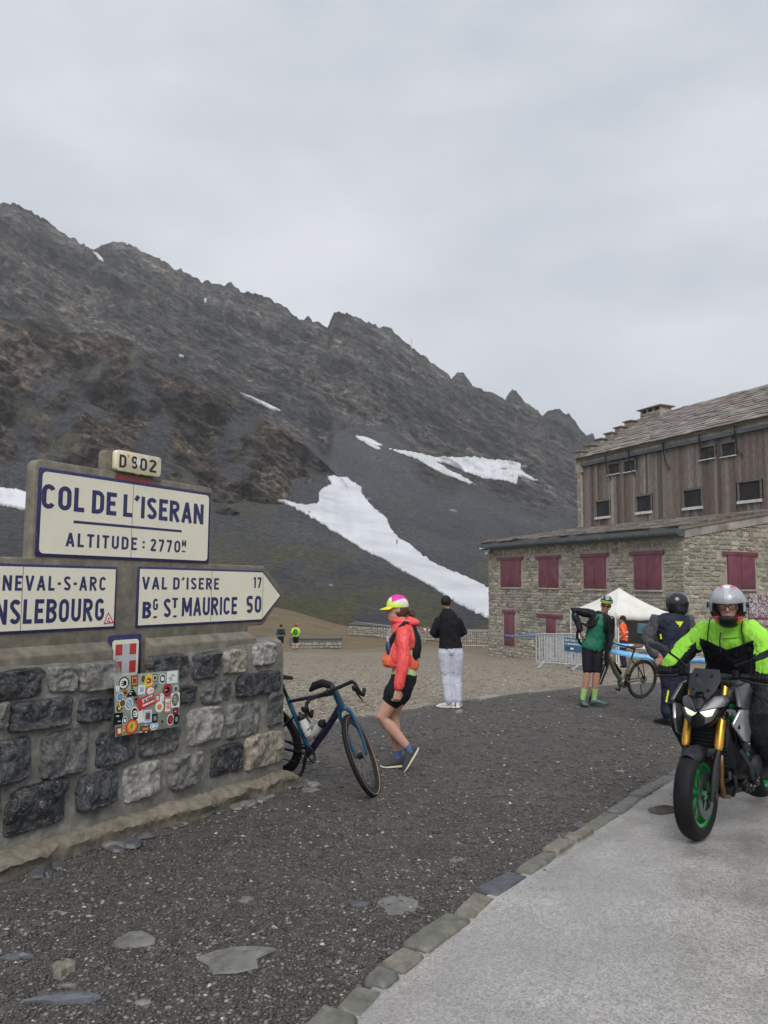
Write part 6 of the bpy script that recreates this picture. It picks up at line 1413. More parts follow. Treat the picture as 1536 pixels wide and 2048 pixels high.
for s in (-1, 1):
    y = s * .112; o_ = Vector((.0, y, 0))
    fk = T(mc, 'fork_leg', m_gold, [A0 + fa * .31 + o_, A0 + fa * .34 + o_, A0 + fa * .52 + o_, A0 + fa * .54 + o_, A0 + fa * .80 + o_], [.024, .030, .030, .027, .027], n=14)
    T(fk, 'fork_stanchion', m_blkm, [A0 + o_, A0 + fa * .31 + o_], [.026, .020], n=12); T(fk, 'fork_guard', m_md, [A0 + Vector((.03, 0, -.03)) + o_, A0 + fa * .10 + Vector((.03, s * .004, 0)) + o_, A0 + fa * .22 + Vector((.02, 0, 0)) + o_, A0 + fa * .30 + Vector((.0, 0, 0)) + o_], [.022, .036, .030, .014], n=10, flat=.6)
    T(fk, 'brake_caliper', m_blkm, [A0 + Vector((-.09, s * .085, .03)), A0 + Vector((-.10, s * .085, .14))], [.028, .028], n=8, flat=.8, ball=True)
    T(fk, 'axle_clamp', m_blkm, [A0 + Vector((0, y - .02, 0)), A0 + Vector((0, y + .025 * s, 0))], .030, n=14); T(fk, 'fork_bolt', m_bolt, [A0 + fa * .545 + Vector((.028, y * 1.22, .0)), A0 + fa * .545 + Vector((.042, y * 1.22, 0))], .008, n=8); T(fk, 'fork_bolt', m_bolt, [A0 + fa * .575 + Vector((.028, y * 1.22, .0)), A0 + fa * .575 + Vector((.042, y * 1.22, 0))], .008, n=8)
for s_, nm, mt in ((.555, 'lower_clamp', m_blkm), (.79, 'upper_clamp', m_blkm)): p = A0 + fa * s_; mb = MB(); mb.box(p, (.075, .30, .05)); mb.build(nm, mt, mc, bevel=.012)
# front mudguard
mb = MB(); rows = []
for i in range(17):
    a = R_(60 + 90 * i / 16); wv = .062 * (.55 + .45 * math.sin(math.pi * min(1, (i + 2) / 9))); rows.append([Vector(((.322 - .055 * (abs(q) ** 2.2)) * math.cos(a), q * wv * 1.12, .30 + (.322 - .055 * abs(q) ** 2.2) * math.sin(a))) for q in (-1, -.75, -.4, 0, .4, .75, 1)])
mb.grid(rows); o = mb.build('front_mudguard', m_md, mc); o.modifiers.new('s', 'SOLIDIFY').thickness = .004
for s in (-1, 1): T(mc, 'mudguard_stay', m_md, [Vector((-.02, s * .075, .575)), A0 + fa * .30 + Vector((0, s * .10, 0))], [.028, .020], n=8, flat=.35)
def plate(name, pts, mat, xs, par=mc, th=.02, conv=c2, bev=.004):
    """pts in photo crop coordinates; xs(y, z) gives the local depth of each corner"""
    P0 = []
    for p in pts:
        q = mp(*conv(*p), -.1)
        for _ in range(4): q = mp(*conv(*p), xs(q.y, q.z))
        P0.append(q)
    n = len(P0); mb = MB(); mb.add(P0 + [q + Vector((-th, -.0 * q.y, 0)) for q in P0], [tuple(range(n)), tuple(reversed(range(n, 2 * n)))] + [(i, n + i, n + (i + 1) % n, (i + 1) % n) for i in range(n)])
    return mb.build(name, mat, par, bevel=bev)
YC = mp(*c2(625, 760), -.0).y
xc = lambda y, z: .03 - .55 * abs(y - YC) - max(0, z - .86) * .55
ws = lambda y, z: .045 - .25 * abs(y - YC) - max(0, z - .90) * .75
scr = plate('windscreen', [(580, 235), (905, 258), (925, 395), (870, 505), (815, 570), (735, 655), (700, 600), (690, 545), (600, 540), (565, 610), (510, 570), (500, 440), (520, 330)], m_md, lambda y, z: ws(y, z) + .02, th=.008)
for bx_, by_ in ((610, 325), (803, 340), (567, 507), (755, 525)): q = mp(*c2(bx_, by_), ws(*mp(*c2(bx_, by_), -.05).yz) + .02); T(scr, 'screen_bolt', m_blkm, [q + Vector((-.01, 0, 0)), q + Vector((.006, 0, 0))], .009, n=8)
hl = plate('headlight_cowl', [(425, 605), (480, 585), (560, 650), (585, 730), (605, 800), (640, 805), (860, 762), (960, 742), (988, 680), (962, 600), (835, 600), (740, 655), (700, 640), (600, 640), (570, 640), (540, 840), (445, 735)][:10] + [(835, 600), (735, 668), (655, 770), (600, 775), (578, 735), (550, 650)], m_mg, xc, th=.09, bev=.006) if False else None
plate('cowl_wing', [(425, 605), (480, 585), (556, 648), (580, 730), (603, 800), (585, 818), (445, 738), (422, 690)], m_mg, xc, th=.10, bev=.006)
plate('cowl_wing', [(655, 772), (740, 660), (835, 600), (960, 598), (990, 680), (960, 742), (862, 764), (640, 808), (612, 800)], m_mg, xc, th=.10, bev=.006)
plate('cowl_centre', [(556, 648), (600, 548), (692, 548), (738, 655), (652, 772), (600, 772), (578, 730)], m_md, lambda y, z: xc(y, z) + .012, th=.10, bev=.006)
plate('cowl_intake', [(600, 550), (690, 550), (715, 630), (640, 600), (580, 630)], m_mb, lambda y, z: xc(y, z) + .022, th=.03)
plate('headlight', [(445, 740), (583, 818), (548, 858), (482, 832)], m_head, lambda y, z: xc(y, z) - .004, th=.05)
plate('headlight', [(642, 810), (845, 766), (803, 858), (722, 878)], m_head, lambda y, z: xc(y, z) - .004, th=.05)
plate('cowl_jaw', [(412, 735), (440, 740), (482, 835), (535, 872), (530, 960), (488, 935), (438, 842)], m_mg, lambda y, z: xc(y, z) - .006, th=.09)
plate('cowl_jaw', [(703, 905), (725, 882), (803, 862), (850, 768), (872, 772), (852, 852), (782, 940), (705, 972)], m_mg, lambda y, z: xc(y, z) - .006, th=.09)
plate('cowl_nose', [(535, 868), (590, 832), (640, 838), (703, 900), (704, 985), (640, 1000), (535, 975)], m_mb, lambda y, z: xc(y, z) + .006, th=.14)
plate('cowl_shell', [(405, 720), (440, 640), (640, 620), (970, 640), (1000, 700), (880, 860), (760, 1010), (560, 1010), (430, 860)], m_mb, lambda y, z: xc(y, z) - .05, th=.12)
# tank, shrouds, frame
mb = MB(); mb.loft([(Vector((x, 0, z)), Vector((0, w_, 0)), Vector((0, 0, h))) for x, z, w_, h in ((-.30, .90, .13, .07), (-.36, .92, .19, .10), (-.50, .95, .21, .12), (-.65, .94, .19, .11), (-.78, .90, .12, .07))], 18, pw=2.6); tank = mb.build('fuel_tank', m_mg, mc)
for s in (-1, 1):
    mb = MB(); mb.prism([(-.20, .88), (-.30, 1.0), (-.56, 1.02), (-.66, .90), (-.50, .83), (-.34, .84)], lambda a, b_, h, s=s: Vector((a, s * (.165 + h + (.05 if a > -.4 else .03) * (1 if b_ < .95 else .2)), b_)), .03); mb.build('tank_shroud', m_mg, mc, bevel=.010)
    mb = MB(); mb.prism([(-.16, .76), (-.24, .86), (-.40, .84), (-.50, .76), (-.40, .60), (-.28, .64)], lambda a, b_, h, s=s: Vector((a, s * (.185 + h + .03 * (a < -.2)), b_)), .025); mb.build('radiator_shroud', m_silver, mc, bevel=.012)
    T(mc, 'frame_tube', m_gframe, [(-.24, s * .13, .88), (-.42, s * .20, .83), (-.68, s * .19, .70), (-.82, s * .15, .52)], .018); T(mc, 'frame_tube', m_gframe, [(-.30, s * .15, .80), (-.38, s * .21, .56), (-.55, s * .19, .46)], .016)
mb = MB(); mb.box((-.235, 0, .62), (.05, .34, .34)); mb.build('radiator', m_mb, mc, bevel=.015)
mb = MB(); mb.loft([(Vector((x, 0, z)), Vector((0, w_, 0)), Vector((0, 0, h))) for x, z, w_, h in ((-.27, .55, .15, .14), (-.34, .56, .20, .20), (-.55, .52, .23, .22), (-.75, .48, .21, .20), (-.88, .46, .15, .15))], 16, pw=3); mb.build('engine', m_mb, mc)
for y in (-.10, -.035, .035, .10): T(mc, 'exhaust_header', m_exh, [(-.27, y, .58), (-.20, y * 1.05, .50), (-.20, y, .36), (-.30, y * .8, .24), (-.50, y * .6, .20)], .020, n=10)
mb = MB(); mb.loft([(Vector((x, 0, z)), Vector((0, w_, 0)), Vector((0, 0, h))) for x, z, w_, h in ((-.26, .30, .07, .02), (-.36, .27, .11, .04), (-.60, .25, .13, .05), (-.80, .26, .10, .04))], 14, pw=3); mb.build('belly_pan', m_mb, mc)
T(mc, 'silencer', m_silver, [(-.80, -.20, .26), (-.95, -.24, .32), (-1.25, -.26, .44)], [.04, .06, .055], n=14)
for s in (-1, 1): T(mc, 'swing_arm', m_mb, [(-.86, s * .10, .42), (-1.20, s * .14, .36), (-1.45, s * .14, .315)], [.035, .03, .024], n=8)
mb = MB(); mb.loft([(Vector((x, 0, z)), Vector((0, w_, 0)), Vector((0, 0, h))) for x, z, w_, h in ((-.70, .84, .10, .05), (-.85, .82, .14, .05), (-1.05, .86, .13, .05), (-1.30, .92, .08, .04), (-1.48, .96, .04, .02))], 14, pw=2.6); mb.build('seat', m_tape, mc)
for s in (-1, 1): T(mc, 'foot_peg', m_alu, [(-.72, s * .15, .36), (-.73, s * .28, .36)], .014, n=8); T(mc, 'side_cover', m_md, [(-.66, s * .20, .74), (-.78, s * .17, .66), (-.86, s * .15, .56)], [.03, .05, .04], n=8, flat=.4, side=(0, 1, 0))
rng = random.Random(77)
for k in range(12): mb = MB(); mb.box((-.205, 0, .47 + k * .026), (.012, .30, .006)); mb.build('radiator_fin', m_md, mc)
for k in range(10):
    a = Vector((rng.uniform(-.32, -.22), rng.uniform(.10, .24), rng.uniform(.30, .80))); b_ = a + Vector((rng.uniform(-.12, .02), rng.uniform(-.05, .05), rng.uniform(-.22, .1))); T(mc, 'hose', m_mb if k % 3 else m_md, [a, (a + b_) / 2 + Vector((.03, .03, 0)), b_], rng.uniform(.008, .018), n=7)
for k in range(7):
    a = Vector((-.30 - .05 * k, .19 + rng.uniform(0, .05), rng.uniform(.28, .62))); mb = MB(); mb.box(a, (rng.uniform(.04, .09), .03, rng.uniform(.03, .08))); mb.build('engine_cover', m_md if k % 2 else m_mb, mc, bevel=.008); T(mc, 'engine_bolt', m_bolt, [a + Vector((0, .015, .02)), a + Vector((0, .022, .02))], .007, n=8)
T(mc, 'engine_case', m_md, [(-.58, .19, .42), (-.58, .25, .42)], [.10, .085], n=20)
# handlebar and controls
HB = Vector((-.33, 0, 1.05)); hb = T(mc, 'handlebar', m_mb, [HB + Vector((-.10, -.39, -.005)), HB + Vector((-.05, -.26, .02)), HB + Vector((.0, -.10, 0)), HB + Vector((0, .10, 0)), HB + Vector((-.05, .26, .02)), HB + Vector((-.10, .39, -.005))], .014, n=10)
for s in (-1, 1):
    T(hb, 'grip', m_tape, [HB + Vector((-.055, s * .27, .018)), HB + Vector((-.10, s * .40, -.006))], .019, n=10); T(hb, 'lever', m_blkm, [HB + Vector((.0, s * .22, .0)), HB + Vector((.035, s * .30, -.012)), HB + Vector((-.01, s * .41, -.025))], [.012, .009, .006], n=8)
    T(hb, 'switch_box', m_mb, [HB + Vector((-.035, s * .205, .018)), HB + Vector((-.05, s * .26, .016))], .027, n=8); T(hb, 'reservoir', m_mb, [HB + Vector((.02, s * .19, .015)), HB + Vector((.02, s * .19, .065))], .024, n=12)
T(mc, 'instrument_panel', m_mb, [(-.20, -.07, 1.05), (-.20, .07, 1.05)], .035, n=8, flat=.7, ball=True)
for k in range(3): T(mc, 'cable', m_mb, [(-.30, .10 - .08 * k, 1.04), (-.16, .14 - .10 * k, 1.0), (-.14, .10 - .09 * k, .86), (-.24, .05 - .05 * k, .78)], .007, n=6)
# mirrors
def mirror(pts, x, stalk):
    P0 = [mp(*c7(*p), x) for p in pts]; n = len(P0); mb = MB(); cn = sum(P0, Vector()) / n
    mb.add(P0 + [q + Vector((-.012, 0, 0)) for q in P0] + [cn + (q - cn) * .6 + Vector((.028, 0, 0)) for q in P0], [tuple(range(2 * n, 3 * n)), tuple(reversed(range(n, 2 * n)))] + [(i, n + i, n + (i + 1) % n, (i + 1) % n) for i in range(n)] + [(i, (i + 1) % n, 2 * n + (i + 1) % n, 2 * n + i) for i in range(n)]); o = mb.build('mirror', m_md, mc, ang=35)
    T(o, 'mirror_stalk', m_mb, [mp(*c7(*p), x - .02) for p in stalk], .009, n=8)
mirror([(196, 535), (215, 520), (268, 524), (335, 555), (372, 598), (368, 612), (300, 600), (235, 572)], -.30, [(362, 606), (410, 640), (470, 690), (500, 720)])
mirror([(950, 658), (1020, 610), (1120, 560), (1140, 600), (1060, 650), (985, 672)], -.30, [(955, 664), (880, 690), (840, 705)])
# ================================================================== people
def skin_mat(name, col):
    return M(name, col, .5, var=.10, vs=14, bs=60, bst=.1, bd=.002)
m_skin = skin_mat('skin_tan', (.42, .22, .145)); m_skin2 = skin_mat('skin_light', (.50, .28, .20)); m_lip = M('lips', (.34, .12, .10), .5)
m_eye = M('eye_dark', (.02, .015, .012), .2); m_eyew = M('eye_white', (.7, .68, .65), .3)
def cloth(name, col, rough=.8, var=.14, bs=45, bst=.25): return M(name, col, rough, var=var, vs=7, bs=bs, bst=bst, bd=.004)
def basis(f, up=(0, 0, 1)):
    f = Vector(f).normalized(); s = Vector(up).cross(f).normalized(); u = f.cross(s); return f, s, u      # front, left, up
class Fig:
    """joints in local coordinates (metres); left/right are the person's own"""
    def __init__(s, name, loc, rz, label, H=1.75, cat='person', group='people on the pass', k=1.0):
        s.e = empty(name, loc, rz, label, cat, group); s.J = {}; s.H = H; s.k = k
    def torso(s, mb, ease=0.0, z0=0.0, z1=1.0, wf=1.0, df=1.0, neck=True):
        J = s.J; pe, ch, ne = J['pelvis'], J['chest'], J['neck']; side = (J['shL'] - J['shR']); sw = side.length / 2; side.normalize()
        hs = (J['hipL'] - J['hipR']).normalized()
        def sec(c, up, sd, w_, d):
            f = sd.cross(up).normalized(); sd2 = up.cross(f).normalized(); return (c, sd2 * (w_ + ease) * wf, f * (d + ease) * df)
        u1 = (ch - pe).normalized(); u2 = (ne - ch).normalized(); k = s.k; m = (hs + side).normalized()
        ss_ = [sec(pe - u1 * .09, u1, hs, .10 * k, .085 * k), sec(pe - u1 * .05, u1, hs, .155 * k, .105 * k), sec(pe + u1 * .02, u1, hs, .165 * k, .112 * k), sec(pe.lerp(ch, .40), u1, m, .140 * k, .10 * k), sec(pe.lerp(ch, .75), u1, m, .150 * k, .108 * k), sec(ch, u2, side, min(.165 * k, sw * .98), .115 * k), sec(ch.lerp(ne, .55), u2, side, sw * .92, .095 * k), sec(ch.lerp(ne, .85), u2, side, sw * .62, .075 * k), sec(ne, u2, side, .06 * k, .062 * k)]
        n = len(ss_); a, b_ = int(round(z0 * (n - 1))), int(round(z1 * (n - 1))); mb.loft(ss_[a:b_ + 1], 20)
        return ss_
    def arm(s, mb, S_, ease=0.0, end=1.0, r=(.052, .047, .038, .036, .026)):
        J = s.J; a, b_, c = J['sh' + S_], J['el' + S_], J['wr' + S_]; k = s.k; inn = a + (J['chest'] - a) * .22
        p = [inn, a, a.lerp(b_, .5), b_, b_.lerp(c, .35), b_.lerp(c, end)]; rr = [r[0] * k + ease, r[0] * k + ease, r[1] * k + ease, r[2] * k + ease, r[3] * k + ease, (r[3] + (r[4] - r[3]) * end) * k + ease]
        mb.tube(p, rr, 12, ball=True)
    def leg(s, mb, S_, ease=0.0, end=1.0, r=(.090, .076, .055, .055, .036), top=True):
        J = s.J; a, b_, c = J['hip' + S_], J['kn' + S_], J['an' + S_]; k = s.k
        P = [a, a.lerp(b_, .45), b_, b_.lerp(c, .30), c]; Rr = [q * k + ease for q in r]; L_ = [0, .225, .5, .65, 1.0]
        if end < 1:
            pts, rr = [], []
            for i in range(len(P)):
                if L_[i] < end - .01: pts.append(P[i]); rr.append(Rr[i])
                else:
                    t_ = (end - L_[i - 1]) / (L_[i] - L_[i - 1]); pts.append(P[i - 1].lerp(P[i], t_)); rr.append(Rr[i - 1] + (Rr[i] - Rr[i - 1]) * t_); break
            P, Rr = pts, rr
        mb.tube(P, Rr, 14, ball=True)
    def head(s, mb, r=.105):
        J = s.J; c = J['head']; f, l, u = basis(J['look'], J.get('hup', (0, 0, 1))); s.hf = (c, f, l, u, r)
        MM = Matrix((f, l, u)).transposed(); k = r / .105
        mb.ell(c + u * .02 * k - f * .006, (.098 * k, .078 * k, .105 * k), 18, 12, MM)
        mb.ell(c + f * .030 * k - u * .055 * k, (.058 * k, .054 * k, .062 * k), 14, 9, MM)       # jaw
        mb.ell(c + f * .075 * k - u * .092 * k, (.020 * k, .022 * k, .018 * k), 10, 6, MM)      # chin
        mb.tube([c + f * .088 * k + u * .022 * k, c + f * .106 * k - u * .020 * k, c + f * .085 * k - u * .034 * k], [.009 * k, .0145 * k, .010 * k], 8, ball=True)  # nose
        mb.tube([J['neck'] - Vector((0, 0, .03)), J['neck'].lerp(c, .45), c - u * .05 * k - f * .01], [.058 * s.k, .052 * s.k, .055 * s.k], 12)
        mb.tube([c + f * .083 * k + l * .020 * k - u * .058 * k, c + f * .090 * k - u * .056 * k, c + f * .083 * k - l * .020 * k - u * .058 * k], [.006, .008, .006], 8)
        for q in (-1, 1): mb.ell(c + l * q * .077 * k - u * .004 * k - f * .008, (.020 * k, .009 * k, .031 * k), 10, 6, MM)
    def face(s, body):
        c, f, l, u, r = s.hf; k = r / .105; MM = Matrix((f, l, u)).transposed()
        for q in (-1, 1):
            mb = MB(); mb.ell(c + f * .082 * k + l * q * .031 * k + u * .015 * k, (.009, .0125, .008), 10, 6, MM); e = mb.build('eye', m_eyew, body)
            mb = MB(); mb.ell(c + f * .0895 * k + l * q * .031 * k + u * .015 * k, (.003, .0055, .0055), 8, 6, MM); mb.build('iris', m_eye, e)
            mb = MB(); mb.tube([c + f * .088 * k + l * q * .016 * k + u * .036 * k, c + f * .088 * k + l * q * .034 * k + u * .041 * k, c + f * .078 * k + l * q * .050 * k + u * .034 * k], [.003, .004, .002], 6); mb.build('eyebrow', M('brow_brown', (.05, .03, .02), .8), body)
        mb = MB(); mb.tube([c + f * .0875 * k + l * .020 * k - u * .058 * k, c + f * .0955 * k - u * .056 * k, c + f * .0875 * k - l * .020 * k - u * .058 * k], [.0035, .0055, .0035], 6); mb.build('lips', m_lip, body)
    def hand(s, mb, S_, curl=.5, grip=None):
        """palm and five fingers; added after remeshing so fingers stay apart"""
        J = s.J; w_ = J['wr' + S_]; d = J.get('hd' + S_); d = (d if d is not None else (w_ - J['el' + S_])).normalized(); pn = J.get('palm' + S_, Vector((1 if S_ == 'R' else -1, 0, 0))); pn = (pn - d * pn.dot(d)).normalized(); sd = d.cross(pn)      # pn: palm normal
        k = s.k; mb.loft([(w_ - d * .01, sd * .024 * k, pn * .019 * k), (w_ + d * .03, sd * .036 * k, pn * .017 * k), (w_ + d * .075, sd * .042 * k, pn * .014 * k), (w_ + d * .092, sd * .040 * k, pn * .011 * k)], 12)
        th = J.get('thumb' + S_, -1)
        for i, (o_, ln) in enumerate(((-.031, .066), (-.0105, .078), (.0105, .074), (.031, .058))):
            b_ = w_ + d * .086 * k + sd * o_ * k; a1 = curl * .9; a2 = curl * 2.0; a3 = curl * 2.8
            p1 = b_ + (d * math.cos(a1) + pn * math.sin(a1)) * ln * .45; p2 = p1 + (d * math.cos(a2) + pn * math.sin(a2)) * ln * .32; p3 = p2 + (d * math.cos(a3) + pn * math.sin(a3)) * ln * .24
            mb.tube([b_ - d * .012, p1, p2, p3], [.0095 * k, .009 * k, .0082 * k, .0068 * k], 7, ball=True)
        t0 = w_ + d * .028 + sd * th * .030; mb.tube([t0, t0 + (d * .7 + sd * th * .6 + pn * .35).normalized() * .036, t0 + (d * .7 + sd * th * .6 + pn * .35).normalized() * .036 + (d * .9 + pn * .5).normalized() * .028], [.012 * k, .0105 * k, .008 * k], 7, ball=True)
    def body(s, mat, hands=('L', 'R'), lr=(.090, .076, .055, .055, .036), curl=.45, voxel=.011, feet=False, face=True):
        mb = MB(); s.torso(mb)
        for S_ in 'LR': s.arm(mb, S_); s.leg(mb, S_, r=lr)
        s.head(mb)
        if feet:
            for S_ in 'LR': J = s.J; mb.tube([J['an' + S_], J['an' + S_].lerp(J['toe' + S_], .35) - Vector((0, 0, .015)), J['toe' + S_]], [.036, .036, .026], 10, ball=True)
        o = mb.build('body', mat, s.e, voxel=voxel, sm=4)
        if hands:
            mb = MB()
            for S_ in hands: s.hand(mb, S_, curl)
            h = mb.build('tmp', mat, None); bm = bmesh.new(); bm.from_mesh(o.data); bm.from_mesh(h.data); bm.to_mesh(o.data); bm.free(); bpy.data.objects.remove(h); o.data.shade_smooth()
        if face: s.face(o)
        s.b = o; return o
    def top(s, name, mats, ease=.022, sleeve=1.0, z0=.12, z1=1.0, voxel=.010, fold=.008, sc=9, seed=1, pf=None, wf=1.0, df=1.0, rs=(.052, .047, .042, .040, .034), extra=None):
        mb = MB(); s.torso(mb, ease, z0, z1, wf, df)
        if sleeve > 0:
            for S_ in 'LR': s.arm(mb, S_, ease * .75, sleeve, rs)
        if extra: extra(mb)
        o = mb.build(name, mats, s.e, voxel=voxel, sm=3); jitter(o, fold, sc, seed); crease(o, fold * .9, sc * 1.3, seed + 3, stretch=(1.2, 1.2, .45)); crease(o, fold * .4, sc * 2.2, seed + 4)
        if pf: paint(o, pf)
        return o
    def legs(s, name, mats, ease=.015, end=1.0, voxel=.010, fold=.006, sc=8, seed=2, pf=None, r=(.090, .078, .058, .057, .042), up=.28):
        mb = MB(); s.torso(mb, ease * .8, 0, up)
        for S_ in 'LR': s.leg(mb, S_, ease, end, r)
        o = mb.build(name, mats, s.e, voxel=voxel, sm=3); jitter(o, fold, sc, seed); crease(o, fold * .9, sc * 1.2, seed + 5, stretch=(1.2, 1.2, .4)); crease(o, fold * .3, sc * 2.2, seed + 6)
        if pf: paint(o, pf)
        return o
    def shoe(s, S_, mat, sole, L_=.27, lift=None, lace=None):
        J = s.J; an, toe = J['an' + S_], J['toe' + S_]; d = (toe - an); dz = d.z; fl = J.get('foot' + S_); d = fl if fl is not None else Vector((d.x, d.y, 0)); d.normalize()
        up = J.get('fup' + S_, Vector((0, 0, 1))); sd = up.cross(d).normalized(); up = d.cross(sd); h = J.get('heel' + S_, an - up * .075 - d * .055)
        secs = [(-.012, .026, .030, .050), (.02, .036, .045, .062), (.07, .039, .050, .065), (.12, .041, .040, .050), (.19, .047, .028, .036), (.24, .040, .022, .028), (.268, .018, .012, .018)]; q = L_ / .27
        mb = MB(); mb.loft([(h + d * x * q + up * z, sd * w_, up * hh) for x, w_, hh, z in secs], 14, pw=2.4); o = mb.build('shoe', mat, s.e)
        mb = MB(); mb.loft([(h + d * x * q + up * z, sd * w_, up * hh) for x, w_, hh, z in ((-.022, .028, .010, .014), (.02, .040, .013, .012), (.12, .044, .012, .011), (.20, .050, .011, .011), (.255, .040, .010, .016), (.276, .016, .007, .022))], 14, pw=3); mb.build('sole', sole, o)
        if lace:
            for i in range(4): p = h + d * (.10 + .028 * i) * q + up * (.086 - .012 * i); mb = MB(); mb.tube([p - sd * .022, p + up * .004, p + sd * .022], .0045, 5); mb.build('lace', lace, o)
        return o
    def sock(s, S_, mat, a=.80, b_=.99, ease=.006, r=(.046, .038)):
        J = s.J; k, an = J['kn' + S_], J['an' + S_]; mb = MB(); mb.tube([k.lerp(an, a), k.lerp(an, (a + b_) / 2), k.lerp(an, b_), an + (an - k).normalized() * .03], [r[0] + ease, (r[0] + r[1]) / 2 + ease, r[1] + ease, r[1] + ease], 12, cap=True); return mb.build('sock', mat, s.e)
def setJ(F, **kw):
    for k, v in kw.items(): F.J[k] = Vector(v)
# ------------------------------------------------------------------ woman runner in coral jacket (walks to the left)
wz = gp(797, 1538); SC = 1076.0
Wn = Fig('person', (wz.x, wz.y, wz.z), 0, 'woman runner in coral jacket and pink and yellow cap walking past the bicycle', k=.99)
q = lambda x, y, d=0.0: (((x - 415) / SC), d, (1945 - y) / SC)      # picture crop -> local
setJ(Wn, pelvis=q(468, 985), chest=q(470, 590), neck=q(440, 395), head=q(388, 275), look=(-1, -.12, -.03), shL=q(452, 470, -.175), elL=q(455, 790, -.25), wrL=q(398, 1085, -.265), shR=q(470, 465, .165), elR=q(480, 780, .20), wrR=q(420, 1060, .20), hipL=q(455, 1030, -.085), hipR=q(460, 1030, .085), knL=q(236, 1395, -.085), anL=q(528, 1728, -.08), toeL=q(455, 1890, -.08), knR=q(350, 1400, .08), anR=q(410, 1822, .075), toeR=q(270, 1915, .08))
setJ(Wn, hdL=(-.1, 0, -1), hdR=(-.2, 0, -1), palmL=(-.3, .9, 0), palmR=(-.3, -.9, 0), footL=(-.50, 0, -.80), fupL=(-.80, 0, .5), heelL=q(622, 1738, -.08), footR=(-1, 0, -.06), heelR=q(505, 1940, .08))
Wn.J['thumbL'] = 1; Wn.J['thumbR'] = -1
Wn.body(m_skin2, curl=.75, lr=(.10, .092, .066, .064, .038))
co = cloth('coral_shell', (.80, .085, .080), .5, .10, 25, .2); orange = cloth('orange_shell', (.85, .16, .055), .5, .1, 25, .2); lime = cloth('lime_shirt', (.48, .62, .25), .75); blk = cloth('black_cloth', (.013, .014, .018), .8)
Wn.top('shirt', lime, .012, 0, .0, .5, fold=.004); Wn.legs('shorts', blk, .026, .21, up=.30, fold=.008, r=(.098, .098, .09, .06, .04))
def hem(mb):
    c = Vector(q(440, 800)); 
    for dz, w_, d_ in ((.10, .165, .135), (.03, .172, .165), (-.03, .175, .185), (-.075, .165, .175), (-.09, .15, .15)): pass
    mb.loft([(c + Vector((-.01, 0, dz)), Vector((d_, 0, -.02)), Vector((0, w_, 0))) for dz, w_, d_ in ((.14, .16, .125), (.05, .17, .155), (-.02, .175, .185), (-.07, .172, .182), (-.095, .15, .16))], 18)
Wn.top('jacket', [co, orange], .027, .86, .45, 1.0, fold=.008, sc=10, seed=4, extra=hem, pf=lambda p: 1 if (p.y > -.13 and abs(p.z - 1.0) < 1 and p.z < 1.36) else 0)
mb = MB(); c = Vector(q(455, 405)); mb.torus((0, 0, 0), .085, .036, 'z', 24, 10); mb.v = [tuple(c + Vector((v[0] * 1.15 + (.03 if v[0] > 0 else 0), v[1] * 1.0, v[2] * .9 + v[0] * -.10))) for v in mb.v]; mb.tube([c + Vector((.06, -.05, .02)), c + Vector((.125, 0, -.01)), c + Vector((.06, .05, .02))], [.035, .045, .035], 10, ball=True); o = mb.build('hood', co, Wn.e, voxel=.008, sm=3); jitter(o, .006, 14, 3)
m_vest = cloth('vest_black', (.014, .015, .022), .7); m_cord = M('lime_cord', (.22, .75, .03), .6)
mb = MB(); mb.loft([(Vector(q(x, y)), Vector((dx, 0, .0)), Vector((0, w_, 0))) for x, y, dx, w_ in ((520, 410, .025, .06), (545, 470, .050, .10), (572, 570, .064, .125), (588, 680, .062, .13), (585, 770, .050, .12), (575, 800, .03, .10))], 16, pw=2.8); pk = mb.build('vest_pack', m_vest, Wn.e); jitter(pk, .008, 12, 1)
for sd in (-1, 1):
    mb = MB(); mb.tube([q(520, 410, sd * .09), q(470, 405, sd * .125), q(405, 470, sd * .145), q(345, 560, sd * .12), q(318, 640, sd * .09), q(330, 790, sd * .08)], [.022, .026, .026, .030, .034, .022], 10, flat=.5, side=(0, 1, 0)); mb.build('vest_strap', m_vest, pk)
    mb = MB(); mb.tube([q(330, 765, sd * .115), q(420, 760, sd * .155), q(530, 755, sd * .14)], .012, 8); mb.build('side_strap', m_vest, pk)
mb = MB(); mb.tube([q(300, 640, -.085), q(305, 690, -.09), q(325, 790, -.09)], [.032, .034, .028], 12, ball=True); mb.build('soft_flask', M('flask_navy', (.02, .035, .11), .4), pk)
mb = MB(); mb.tube([q(298, 625, -.085), q(285, 575, -.085), q(280, 550, -.085)], [.012, .010, .006], 8); mb.build('flask_tube', M('tube_clear', (.5, .5, .5), .3), pk)
mb = MB(); mb.tube([q(640, 590, -.03), q(655, 600, .0), q(632, 650, .02), q(645, 690, -.03), q(618, 735, .01), q(640, 770, -.02), q(630, 790, 0)], .007, 6); mb.build('bungee_cord', m_cord, pk)
